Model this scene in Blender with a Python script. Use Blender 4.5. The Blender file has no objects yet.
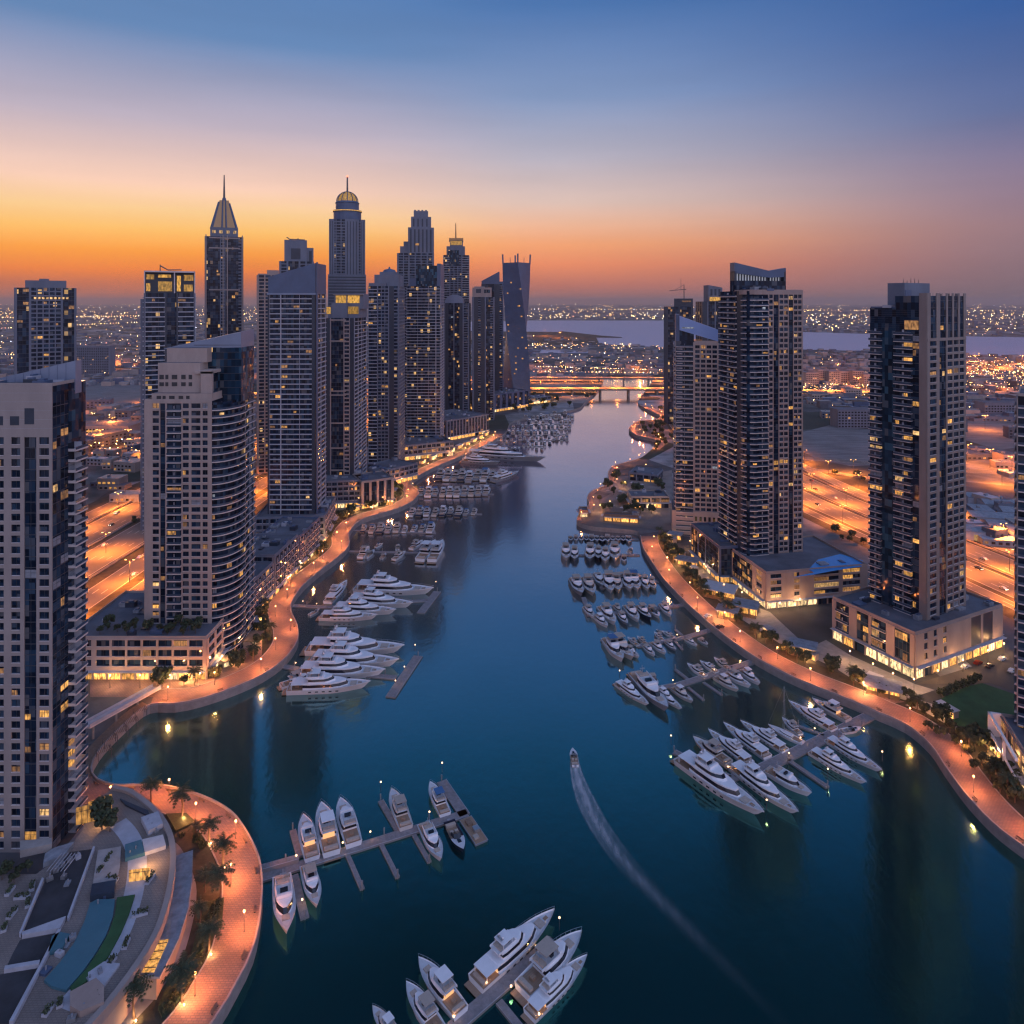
import bpy, math, random
from mathutils import Vector, Matrix, noise as mnoise
from mathutils.geometry import tessellate_polygon
R = random.Random(11)
rad = math.radians
scene = bpy.context.scene
COL = scene.collection

# ------------------------------------------------------------------ camera
F, CX, HY, HC = 700.0, 512.0, 302.0, 160.0     # focal length (px), principal column, horizon row, camera height
cam_d = bpy.data.cameras.new("camera")
cam = bpy.data.objects.new("camera", cam_d); COL.objects.link(cam)
cam.location = (0, 0, HC); cam.rotation_euler = (rad(90), 0, 0)
cam_d.sensor_width = 36; cam_d.lens = F/1024*36
cam_d.shift_y = -(512-HY)/1024
cam_d.clip_start = 1; cam_d.clip_end = 200000
scene.camera = cam

def lin(r, g, b, k=1.0):
    f = lambda c: ((c/255)/12.92 if c/255 <= .04045 else ((c/255+.055)/1.055)**2.4)*k
    return (f(r), f(g), f(b), 1)

# ------------------------------------------------------------------ sky
world = bpy.data.worlds.new("World"); scene.world = world; world.use_nodes = True
wn, wl = world.node_tree.nodes, world.node_tree.links
wn.clear()
def wnode(t, **kw):
    n = wn.new(t)
    for k, v in kw.items(): setattr(n, k, v)
    return n
def wmath(op, a, b=None, c=None):
    n = wnode('ShaderNodeMath', operation=op)
    for i, s in enumerate((a, b, c)):
        if s is None: continue
        if isinstance(s, (int, float)): n.inputs[i].default_value = s
        else: wl.new(s, n.inputs[i])
    return n.outputs[0]
tc = wnode('ShaderNodeTexCoord')
sep = wnode('ShaderNodeSeparateXYZ'); wl.new(tc.outputs['Generated'], sep.inputs[0])
sx, sy, sz = sep.outputs
hl = wmath('SQRT', wmath('ADD', wmath('MULTIPLY', sx, sx), wmath('MULTIPLY', sy, sy)))
hl = wmath('MAXIMUM', hl, 1e-4)
SUNX, SUNY = -.50, .866
az = wmath('DIVIDE', wmath('ADD', wmath('MULTIPLY', sx, SUNX), wmath('MULTIPLY', sy, SUNY)), hl)
def ramp(stops):
    n = wnode('ShaderNodeValToRGB'); n.color_ramp.interpolation = 'EASE' if False else 'LINEAR'
    el = n.color_ramp.elements
    for i, (p, c) in enumerate(stops):
        e = el[i] if i < 2 else el.new(p)
        e.position = p; e.color = c
    wl.new(sz, n.inputs[0]); return n.outputs[0]
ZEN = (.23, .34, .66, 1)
sky_l = ramp([(0, lin(168, 108, 96)), (.025, lin(200, 110, 78)), (.04, lin(238, 128, 62)), (.065, lin(255, 160, 66)), (.092, lin(255, 194, 108)), (.117, lin(255, 210, 150)), (.15, lin(252, 210, 188)), (.227, lin(190, 178, 194)), (.33, lin(100, 137, 185)), (.54, lin(66, 112, 176)), (.67, lin(14, 44, 64)), (.8, lin(22, 54, 92)), (1, ZEN)])
sky_m = ramp([(0, lin(158, 114, 112)), (.024, lin(200, 120, 102)), (.053, lin(240, 142, 100)), (.081, lin(252, 168, 116)), (.109, lin(246, 188, 154)), (.14, lin(226, 196, 184)), (.20, lin(186, 180, 194)), (.28, lin(132, 154, 194)), (.39, lin(76, 118, 176)), (.54, lin(64, 112, 176)), (.67, lin(14, 44, 64)), (.8, lin(22, 54, 92)), (1, ZEN)])
sky_r = ramp([(0, lin(118, 102, 112)), (.03, lin(134, 110, 120)), (.09, lin(152, 122, 132)), (.15, lin(138, 122, 148)), (.22, lin(94, 110, 156)), (.33, lin(54, 94, 158)), (.52, lin(46, 90, 152)), (.65, lin(12, 40, 60)), (.8, lin(22, 54, 92)), (1, ZEN)])
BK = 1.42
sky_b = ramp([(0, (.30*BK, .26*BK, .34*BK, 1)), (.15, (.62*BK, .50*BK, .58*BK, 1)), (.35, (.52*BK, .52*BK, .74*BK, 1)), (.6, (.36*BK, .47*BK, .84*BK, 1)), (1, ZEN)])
def wmap(a, lo, hi):
    n = wnode('ShaderNodeMapRange', interpolation_type='SMOOTHSTEP')
    wl.new(a, n.inputs[0]); n.inputs[1].default_value = lo; n.inputs[2].default_value = hi
    return n.outputs[0]
def wmix(f, a, b):
    n = wnode('ShaderNodeMix', data_type='RGBA')
    wl.new(f, n.inputs[0]); wl.new(a, n.inputs[6]); wl.new(b, n.inputs[7]); return n.outputs[2]
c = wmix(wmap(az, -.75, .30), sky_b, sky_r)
c = wmix(wmap(az, .36, .88), c, sky_m)
c = wmix(wmap(az, .84, .99), c, sky_l)
# faint streaks of high cloud low in the west
nz = wnode('ShaderNodeTexNoise'); nz.inputs['Scale'].default_value = 3; nz.inputs['Detail'].default_value = 3
mp = wnode('ShaderNodeMapping'); mp.inputs['Scale'].default_value = (1, 1, 9)
wl.new(tc.outputs['Generated'], mp.inputs[0]); wl.new(mp.outputs[0], nz.inputs[0])
cm = wnode('ShaderNodeMapRange'); wl.new(nz.outputs[0], cm.inputs[0]); cm.inputs[1].default_value = .3; cm.inputs[2].default_value = .7
cm.inputs[3].default_value = .965; cm.inputs[4].default_value = 1.035
mm = wnode('ShaderNodeMix', data_type='RGBA', blend_type='MULTIPLY'); mm.inputs[0].default_value = 1
wl.new(c, mm.inputs[6]); wl.new(cm.outputs[0], mm.inputs[7])
skt = wnode('ShaderNodeTexSky'); skt.sky_type = 'NISHITA'; skt.sun_disc = False
skt.sun_elevation = rad(1.0); skt.sun_rotation = math.atan2(SUNX, SUNY)
addn = wnode('ShaderNodeMix', data_type='RGBA', blend_type='ADD'); addn.inputs[0].default_value = .004
wl.new(mm.outputs[2], addn.inputs[6]); wl.new(skt.outputs[0], addn.inputs[7])
bg = wnode('ShaderNodeBackground'); bg.inputs[1].default_value = 1.0
wl.new(addn.outputs[2], bg.inputs[0])
wo = wnode('ShaderNodeOutputWorld'); wl.new(bg.outputs[0], wo.inputs[0])
world.cycles.sampling_method = 'MANUAL'; world.cycles.sample_map_resolution = 512

# last glow of the sun, just at the horizon behind the towers
sd = bpy.data.lights.new("sun", 'SUN'); sd.energy = .35; sd.angle = rad(12); sd.color = (1, .55, .3)
so = bpy.data.objects.new("sun", sd); COL.objects.link(so)
so.rotation_euler = Vector((-SUNX, -SUNY, -math.tan(rad(3)))).to_track_quat('-Z', 'Y').to_euler()

scene.view_settings.view_transform = 'Standard'; scene.view_settings.look = 'None'
scene.view_settings.exposure = 0; scene.view_settings.gamma = 1
cy = scene.cycles
cy.max_bounces = 5; cy.diffuse_bounces = 2; cy.glossy_bounces = 3; cy.transmission_bounces = 2; cy.transparent_max_bounces = 6; cy.volume_bounces = 0
cy.sample_clamp_indirect = 2.5; cy.sample_clamp_direct = 0
cy.use_denoising = True; cy.caustics_reflective = False; cy.caustics_refractive = False
cy.light_sampling_threshold = .02
cy.filter_width = 1.3; cy.use_adaptive_sampling = True; cy.adaptive_threshold = .02

# ------------------------------------------------------------------ projection of the survey points onto level planes
def G(px, py, z=0.0):
    Y = F*(HC-z)/(py-HY)
    return Vector(((px-CX)*Y/F, Y, z))
def XA(px, Y): return (px-CX)*Y/F
def ZA(py, Y): return HC-(py-HY)*Y/F

# ------------------------------------------------------------------ materials
MATS = {}
def mat(name, color, rough=.7, metal=0., spec=.5, var=0., vscale=.3, bump=0., bscale=1., emit=None, estr=0., sample=False, build=None, stretch=None):
    m = bpy.data.materials.new(name); m.use_nodes = True
    nt = m.node_tree; b = nt.nodes['Principled BSDF']
    col = color if len(color) == 4 else (*color, 1)
    b.inputs['Base Color'].default_value = col
    b.inputs['Roughness'].default_value = rough; b.inputs['Metallic'].default_value = metal
    b.inputs['Specular IOR Level'].default_value = spec
    tcn = nt.nodes.new('ShaderNodeTexCoord')
    co = tcn.outputs['Object']
    if stretch:
        mpn = nt.nodes.new('ShaderNodeMapping'); mpn.inputs['Scale'].default_value = stretch
        nt.links.new(co, mpn.inputs[0]); co = mpn.outputs[0]
    if var:
        n = nt.nodes.new('ShaderNodeTexNoise'); n.inputs['Scale'].default_value = vscale; n.inputs['Detail'].default_value = 5
        n.inputs['Roughness'].default_value = .65
        nt.links.new(co, n.inputs[0])
        r = nt.nodes.new('ShaderNodeMapRange'); r.inputs[1].default_value = .3; r.inputs[2].default_value = .7
        r.inputs[3].default_value = 1-var; r.inputs[4].default_value = 1+var
        nt.links.new(n.outputs[0], r.inputs[0])
        x = nt.nodes.new('ShaderNodeMix'); x.data_type = 'RGBA'; x.blend_type = 'MULTIPLY'; x.inputs[0].default_value = 1
        x.inputs[6].default_value = col; nt.links.new(r.outputs[0], x.inputs[7])
        nt.links.new(x.outputs[2], b.inputs['Base Color'])
    if bump:
        n2 = nt.nodes.new('ShaderNodeTexNoise'); n2.inputs['Scale'].default_value = bscale; n2.inputs['Detail'].default_value = 4
        nt.links.new(co, n2.inputs[0])
        bp = nt.nodes.new('ShaderNodeBump'); bp.inputs['Strength'].default_value = bump; bp.inputs['Distance'].default_value = .3
        nt.links.new(n2.outputs[0], bp.inputs['Height']); nt.links.new(bp.outputs[0], b.inputs['Normal'])
    if emit:
        b.inputs['Emission Color'].default_value = (*emit[:3], 1); b.inputs['Emission Strength'].default_value = estr
    if not sample: m.cycles.emission_sampling = 'NONE'
    if build: build(nt, b, co)
    MATS[name] = m
    return m

def nd(nt, t, **kw):
    n = nt.nodes.new(t)
    for k, v in kw.items(): setattr(n, k, v)
    return n
def nmath(nt, op, a, b=None):
    n = nd(nt, 'ShaderNodeMath', operation=op)
    for i, s in enumerate((a, b)):
        if s is None: continue
        if isinstance(s, (int, float)): n.inputs[i].default_value = s
        else: nt.links.new(s, n.inputs[i])
    return n.outputs[0]

def glass_build(tint, lit=0.0, cw=1.7, ch=3.2, estr=1.2, spread=1.0):
    """curtain-wall glass: each pane its own depth of tone (blinds, rooms), a few of them lit from inside"""
    def f(nt, b, co):
        s = nd(nt, 'ShaderNodeSeparateXYZ'); nt.links.new(co, s.inputs[0])
        cx = nmath(nt, 'FLOOR', nmath(nt, 'DIVIDE', nmath(nt, 'ADD', s.outputs[0], s.outputs[1]), cw))
        cz = nmath(nt, 'FLOOR', nmath(nt, 'DIVIDE', s.outputs[2], ch))
        cb = nd(nt, 'ShaderNodeCombineXYZ'); nt.links.new(cx, cb.inputs[0]); nt.links.new(cz, cb.inputs[2])
        oi = nd(nt, 'ShaderNodeObjectInfo')
        nt.links.new(nmath(nt, 'MULTIPLY', oi.outputs['Random'], 91.7), cb.inputs[1])
        w = nd(nt, 'ShaderNodeTexWhiteNoise'); nt.links.new(cb.outputs[0], w.inputs[0])
        r = nd(nt, 'ShaderNodeValToRGB'); e = r.color_ramp.elements
        e[0].position = 0; e[0].color = (tint[0]*.25, tint[1]*.3, tint[2]*.35, 1)
        e[1].position = .68; e[1].color = (tint[0]*1.1, tint[1]*1.2, tint[2]*1.3, 1)
        k = e.new(.86); k.color = (tint[0]*3, tint[1]*2.8, tint[2]*2.4, 1)
        k = e.new(1); k.color = (.11*spread, .11*spread, .12*spread, 1)
        nt.links.new(w.outputs[0], r.inputs[0]); nt.links.new(r.outputs[0], b.inputs['Base Color'])
        # slight waviness pane to pane
        g = nd(nt, 'ShaderNodeNewGeometry')
        off = nd(nt, 'ShaderNodeVectorMath', operation='SUBTRACT'); nt.links.new(w.outputs[1], off.inputs[0]); off.inputs[1].default_value = (.5, .5, .5)
        sc = nd(nt, 'ShaderNodeVectorMath', operation='SCALE'); nt.links.new(off.outputs[0], sc.inputs[0]); sc.inputs[3].default_value = .035
        ad = nd(nt, 'ShaderNodeVectorMath', operation='ADD'); nt.links.new(g.outputs['Normal'], ad.inputs[0]); nt.links.new(sc.outputs[0], ad.inputs[1])
        no = nd(nt, 'ShaderNodeVectorMath', operation='NORMALIZE'); nt.links.new(ad.outputs[0], no.inputs[0])
        nt.links.new(no.outputs[0], b.inputs['Normal'])
        if lit:
            th = nd(nt, 'ShaderNodeSeparateXYZ'); nt.links.new(w.outputs[1], th.inputs[0])
            on = nmath(nt, 'GREATER_THAN', th.outputs[1], 1-lit)
            st = nmath(nt, 'MULTIPLY', on, nmath(nt, 'MULTIPLY', nmath(nt, 'POWER', th.outputs[2], 1.5), estr))
            b.inputs['Emission Color'].default_value = (1, .58, .2, 1)
            nt.links.new(st, b.inputs['Emission Strength'])
    return f

mat('beige_render', (.42, .335, .30), .85, var=.16, vscale=.12, stretch=(1, 1, .35), bump=.05, bscale=2)
mat('pale_render', (.33, .28, .265), .8, var=.13, vscale=.12, stretch=(1, 1, .35))
mat('taupe_render', (.26, .215, .20), .8, var=.16, vscale=.12, stretch=(1, 1, .35))
mat('pink_render', (.36, .275, .245), .85, var=.16, vscale=.12, stretch=(1, 1, .35))
mat('grey_render', (.15, .175, .23), .8, var=.16, vscale=.12, stretch=(1, 1, .35))
mat('slate_panel', (.075, .115, .20), .45, var=.14, vscale=.1)
mat('dark_panel', (.026, .042, .068), .4, var=.2, vscale=.2)
mat('crown_blue', (.26, .38, .66), .3, metal=.1)  # lit look of the slanted panel is put into this bright blue albedo
mat('steel_panel', (.21, .26, .36), .38, metal=.2, var=.1, vscale=.1)
mat('slab_edge', (.62, .55, .54), .7, var=.14, vscale=.4)
mat('slab_grey', (.41, .42, .48), .7, var=.14, vscale=.4)
mat('mullion', (.05, .055, .07), .5)
mat('rail_glass', (.045, .075, .12), .1)
mat('navy_glass', (.02, .035, .06), .07, spec=.24, build=glass_build((.009, .023, .047), .0))
mat('navy_glass_lit', (.02, .035, .06), .1, spec=.24, build=glass_build((.022, .036, .062), .035, estr=1.4))
mat('blue_glass', (.02, .05, .09), .08, spec=.24, build=glass_build((.012, .038, .068), .008))
mat('far_glass', (.03, .04, .07), .15, spec=.28, build=glass_build((.011, .025, .050), .035, cw=2.4, estr=1.2))
def lit_build(colr, k):
    def f(nt, b, co):
        n = nd(nt, 'ShaderNodeTexNoise'); n.inputs['Scale'].default_value = 1.3; n.inputs['Detail'].default_value = 2
        mpn = nd(nt, 'ShaderNodeMapping'); mpn.inputs['Scale'].default_value = (1, 1, .35); nt.links.new(co, mpn.inputs[0]); co = mpn.outputs[0]
        oi = nd(nt, 'ShaderNodeObjectInfo')
        ad = nd(nt, 'ShaderNodeVectorMath', operation='ADD'); nt.links.new(co, ad.inputs[0])
        cb = nd(nt, 'ShaderNodeCombineXYZ'); nt.links.new(nmath(nt, 'MULTIPLY', oi.outputs['Random'], 57.), cb.inputs[0]); nt.links.new(nmath(nt, 'MULTIPLY', oi.outputs['Random'], 31.), cb.inputs[2])
        nt.links.new(cb.outputs[0], ad.inputs[1]); nt.links.new(ad.outputs[0], n.inputs[0])
        r = nd(nt, 'ShaderNodeMapRange'); nt.links.new(n.outputs[0], r.inputs[0]); r.inputs[1].default_value = .32; r.inputs[2].default_value = .68
        r.inputs[3].default_value = .18*k; r.inputs[4].default_value = 1.5*k
        rr = nmath(nt, 'MULTIPLY', r.outputs[0], nmath(nt, 'ADD', nmath(nt, 'MULTIPLY', oi.outputs['Random'], .9), .45))
        nt.links.new(rr, b.inputs['Emission Strength'])
        b.inputs['Emission Color'].default_value = (*colr, 1)
    return f
mat('lit_amber', (.1, .07, .04), .3, build=lit_build((1, .47, .11), .85))
mat('lit_warm', (.1, .08, .05), .3, build=lit_build((1, .58, .22), .85))
mat('lit_dim', (.1, .07, .05), .3, build=lit_build((.9, .42, .14), .35))
mat('lit_white', (.1, .1, .1), .3, build=lit_build((.75, .85, 1), .45))
mat('shop_glow', (.1, .07, .04), .3, build=lit_build((1, .46, .11), 1.7), sample=True)
mat('shop_glow_white', (.1, .09, .07), .3, build=lit_build((1, .72, .36), 1.8), sample=True)
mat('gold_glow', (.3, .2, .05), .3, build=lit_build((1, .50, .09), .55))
mat('lamp_globe', (.8, .7, .6), .4, emit=(1, .44, .13), estr=9)
mat('gallery_glow', (.5, .5, .52), .5, emit=(.78, .84, 1), estr=.28)
mat('mast_globe', (.8, .7, .6), .4, emit=(1, .48, .14), estr=9)
mat('pier_globe', (.8, .7, .6), .4, emit=(1, .58, .28), estr=4)
mat('beacon_red', (.3, .05, .03), .4, emit=(1, .15, .08), estr=4)
mat('post_metal', (.12, .12, .13), .5, metal=.5)
mat('gold_metal', (.46, .27, .12), .4, metal=.35)
mat('roof_grey', (.115, .125, .155), .8, var=.35, vscale=.08, bump=.1)
mat('roof_plant', (.24, .26, .30), .6, var=.3, vscale=.5)
mat('roof_teal', (.06, .17, .22), .4, var=.08, vscale=.3)
mat('pool_blue', (.025, .27, .66), .25, var=.12, vscale=.5, bump=.15, bscale=1.2)
mat('concrete', (.30, .28, .27), .85, var=.2, vscale=.3)
mat('parapet_stone', (.36, .32, .31), .8, var=.2, vscale=.4)
mat('timber', (.22, .15, .11), .8, var=.25, vscale=1.2)
mat('pontoon_deck', (.25, .23, .24), .8, var=.25, vscale=1.0)
mat('pile_metal', (.25, .24, .24), .6)
mat('gel_white', (.84, .85, .88), .22, var=.05, vscale=.3)
mat('gel_cream', (.66, .62, .58), .28, var=.06, vscale=.3)
mat('gel_navy', (.03, .045, .09), .2)
mat('gel_grey', (.34, .36, .41), .25)
mat('deck_white', (.60, .61, .64), .55, var=.12, vscale=.8)
mat('deck_teak', (.33, .22, .15), .7, var=.2, vscale=1.5, stretch=(.2, 3, 1))
mat('boat_glass', (.012, .018, .028), .06, spec=.6)
mat('canvas_blue', (.05, .16, .34), .8)
mat('canvas_beige', (.42, .36, .31), .85, var=.1, vscale=.8)
mat('cushion', (.48, .40, .34), .85, var=.15, vscale=1.5)
mat('boat_metal', (.55, .56, .58), .3, metal=.8)
mat('boat_cabin_glow', (.2, .14, .1), .5, emit=(1, .5, .2), estr=1.1)
mat('trunk_bark', (.13, .09, .065), .9, var=.3, vscale=3)
mat('palm_leaf', (.040, .060, .026), .6, var=.3, vscale=1.0)
mat('leaf_dark', (.030, .045, .022), .7, var=.3, vscale=.6)
mat('leaf_mid', (.055, .075, .032), .7, var=.3, vscale=.6)
mat('hedge_leaf', (.035, .055, .026), .8, var=.4, vscale=1.2, bump=.5, bscale=3)
mat('car_white', (.7, .7, .7), .25); mat('car_dark', (.04, .04, .05), .25); mat('car_red', (.3, .03, .02), .25)
mat('tyre', (.02, .02, .02), .8)
mat('head_lamp', (.8, .8, .8), .3, emit=(1, .86, .66), estr=10)
mat('tail_lamp', (.4, .02, .02), .3, emit=(1, .12, .05), estr=5)
mat('awning_white', (.55, .53, .55), .7, var=.1, vscale=.6)
mat('lane_paint', (.7, .68, .62), .7)
mat('sand_pale', (.17, .165, .17), .95, var=.35, vscale=.03, stretch=(1, 4, 1))
mat('asphalt_road', (.15, .135, .12), .85, var=.3, vscale=.03, bump=.05, bscale=3)
mat('asphalt', (.085, .075, .068), .85, var=.25, vscale=.06, bump=.05, bscale=3)
mat('deck_asphalt', (.035, .038, .046), .75, var=.5, vscale=.12, bump=.05, bscale=2)
mat('lawn_green', (.028, .095, .036), .9, var=.25, vscale=.2, bump=.3, bscale=4)
mat('bed_soil', (.055, .050, .036), .95, var=.5, vscale=.25, bump=.3, bscale=2)

def paving_build(nt, b, co, C=None, sc=.45):
    br = nd(nt, 'ShaderNodeTexBrick'); br.inputs['Scale'].default_value = .45
    br.inputs['Color1'].default_value = (.36, .215, .17, 1); br.inputs['Color2'].default_value = (.28, .175, .145, 1); br.inputs['Mortar'].default_value = (.18, .14, .13, 1)
    br.inputs['Mortar Size'].default_value = .03
    if C: br.inputs['Scale'].default_value = sc; br.inputs['Color1'].default_value, br.inputs['Color2'].default_value, br.inputs['Mortar'].default_value = C
    nt.links.new(co, br.inputs[0])
    n = nd(nt, 'ShaderNodeTexNoise'); n.inputs['Scale'].default_value = .09; n.inputs['Detail'].default_value = 6; nt.links.new(co, n.inputs[0])
    r = nd(nt, 'ShaderNodeMapRange'); nt.links.new(n.outputs[0], r.inputs[0]); r.inputs[1].default_value = .3; r.inputs[2].default_value = .7; r.inputs[3].default_value = .72; r.inputs[4].default_value = 1.18
    x = nd(nt, 'ShaderNodeMix', data_type='RGBA', blend_type='MULTIPLY'); x.inputs[0].default_value = 1
    nt.links.new(br.outputs[0], x.inputs[6]); nt.links.new(r.outputs[0], x.inputs[7]); nt.links.new(x.outputs[2], b.inputs['Base Color'])
DECKC = ((.26, .215, .195, 1), (.225, .19, .175, 1), (.17, .145, .135, 1))
mat('podium_deck', (.25, .2, .18), .85, build=lambda nt, b, co: paving_build(nt, b, co, DECKC, .5))
mat('paving', (.35, .25, .2), .8, build=paving_build)

def ground_build(nt, b, co):
    def nz(s, d=5, st=None):
        n = nd(nt, 'ShaderNodeTexNoise'); n.inputs['Scale'].default_value = s; n.inputs['Detail'].default_value = d; n.inputs['Roughness'].default_value = .6
        nt.links.new(co, n.inputs[0]); return n.outputs[0]
    v = nd(nt, 'ShaderNodeTexVoronoi'); v.inputs['Scale'].default_value = .011; nt.links.new(co, v.inputs[0])
    sp = nd(nt, 'ShaderNodeSeparateColor'); nt.links.new(v.outputs['Color'], sp.inputs[0])
    r = nd(nt, 'ShaderNodeValToRGB'); r.color_ramp.interpolation = 'CONSTANT'
    e = r.color_ramp.elements; e[0].position = 0; e[0].color = (.085, .085, .095, 1); e[1].position = .28; e[1].color = (.23, .215, .21, 1)
    for p, cc in ((.5, (.035, .045, .032, 1)), (.7, (.15, .15, .155, 1)), (.86, (.30, .29, .30, 1))):
        k = e.new(p); k.color = cc
    nt.links.new(sp.outputs[0], r.inputs[0])
    m1 = nd(nt, 'ShaderNodeMapRange'); nt.links.new(nz(.05, 8), m1.inputs[0]); m1.inputs[1].default_value = .3; m1.inputs[2].default_value = .7; m1.inputs[3].default_value = .45; m1.inputs[4].default_value = 1.4
    x = nd(nt, 'ShaderNodeMix', data_type='RGBA', blend_type='MULTIPLY'); x.inputs[0].default_value = 1
    nt.links.new(r.outputs[0], x.inputs[6]); nt.links.new(m1.outputs[0], x.inputs[7])
    g = nd(nt, 'ShaderNodeMapRange'); nt.links.new(nz(.0035, 6), g.inputs[0]); g.inputs[1].default_value = .5; g.inputs[2].default_value = .62
    y = nd(nt, 'ShaderNodeMix', data_type='RGBA'); nt.links.new(g.outputs[0], y.inputs[0]); nt.links.new(x.outputs[2], y.inputs[6]); y.inputs[7].default_value = (.03, .038, .03, 1)
    nt.links.new(y.outputs[2], b.inputs['Base Color'])
mat('ground_city', (.1, .1, .1), .9, build=ground_build)

def water_build(nt, b, co):
    pass
    def nz(s, d, st):
        mpn = nd(nt, 'ShaderNodeMapping'); mpn.inputs['Scale'].default_value = st; nt.links.new(co, mpn.inputs[0])
        n = nd(nt, 'ShaderNodeTexNoise'); n.inputs['Scale'].default_value = s; n.inputs['Detail'].default_value = d; nt.links.new(mpn.outputs[0], n.inputs[0]); return n.outputs[0]
    h = nmath(nt, 'ADD', nmath(nt, 'MULTIPLY', nz(.35, 4, (1, .7, 1)), .5), nmath(nt, 'MULTIPLY', nz(.05, 3, (1, .6, 1)), 1.2))
    bp = nd(nt, 'ShaderNodeBump'); bp.inputs['Strength'].default_value = .16; bp.inputs['Distance'].default_value = .5
    nt.links.new(h, bp.inputs['Height']); nt.links.new(bp.outputs[0], b.inputs['Normal'])
    m1 = nd(nt, 'ShaderNodeMapRange'); nt.links.new(nz(.012, 4, (1, .5, 1)), m1.inputs[0]); m1.inputs[1].default_value = .3; m1.inputs[2].default_value = .7; m1.inputs[3].default_value = .09; m1.inputs[4].default_value = .19
    nt.links.new(m1.outputs[0], b.inputs['Roughness'])
    # sea water: a teal body under a mirror that strengthens toward grazing view, as calm harbour water does
    lw = nd(nt, 'ShaderNodeLayerWeight'); nt.links.new(bp.outputs[0], lw.inputs['Normal'])
    rp = nd(nt, 'ShaderNodeValToRGB'); e = rp.color_ramp.elements
    e[0].position = 0; e[0].color = (.02, .10, .10, 1); e[1].position = 1; e[1].color = (1, 1, 1, 1)
    for p, cc in ((.30, (.03, .17, .17, 1)), (.45, (.09, .30, .28, 1)), (.55, (.26, .42, .44, 1)), (.66, (.45, .50, .55, 1)), (.81, (.66, .60, .70, 1))):
        k = e.new(p); k.color = cc
    nt.links.new(lw.outputs['Facing'], rp.inputs[0])
    gl = nd(nt, 'ShaderNodeBsdfGlossy'); nt.links.new(rp.outputs[0], gl.inputs['Color']); nt.links.new(m1.outputs[0], gl.inputs['Roughness']); nt.links.new(bp.outputs[0], gl.inputs['Normal'])
    df = nd(nt, 'ShaderNodeBsdfDiffuse'); df.inputs['Color'].default_value = (.0004, .010, .011, 1)
    ads = nd(nt, 'ShaderNodeAddShader'); nt.links.new(gl.outputs[0], ads.inputs[0]); nt.links.new(df.outputs[0], ads.inputs[1])
    nt.links.new(ads.outputs[0], nt.nodes['Material Output'].inputs['Surface'])
mat('gel_trim', (.2, .2, .22), .4)
mat('marina_water', (.0001, .009, .007), .12, spec=.5, build=water_build)
mat('lake_water', (.50, .44, .52), .55, spec=.5)  # pale lilac diffuse colour stands in for the sky mirrored in the lake
def foam_build(nt, b, co):
    at = nd(nt, 'ShaderNodeAttribute', attribute_name='foam')
    mpn = nd(nt, 'ShaderNodeMapping'); mpn.inputs['Scale'].default_value = (1, .25, 1); nt.links.new(co, mpn.inputs[0])
    n = nd(nt, 'ShaderNodeTexNoise'); n.inputs['Scale'].default_value = .8; n.inputs['Detail'].default_value = 5; nt.links.new(mpn.outputs[0], n.inputs[0])
    r = nd(nt, 'ShaderNodeMapRange'); nt.links.new(n.outputs[0], r.inputs[0]); r.inputs[1].default_value = .3; r.inputs[2].default_value = .7; r.inputs[3].default_value = .35; r.inputs[4].default_value = 1
    nt.links.new(nmath(nt, 'MULTIPLY', at.outputs['Fac'], r.outputs[0]), b.inputs['Alpha'])
mat('foam', (.55, .58, .64), .9, build=foam_build)

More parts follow.
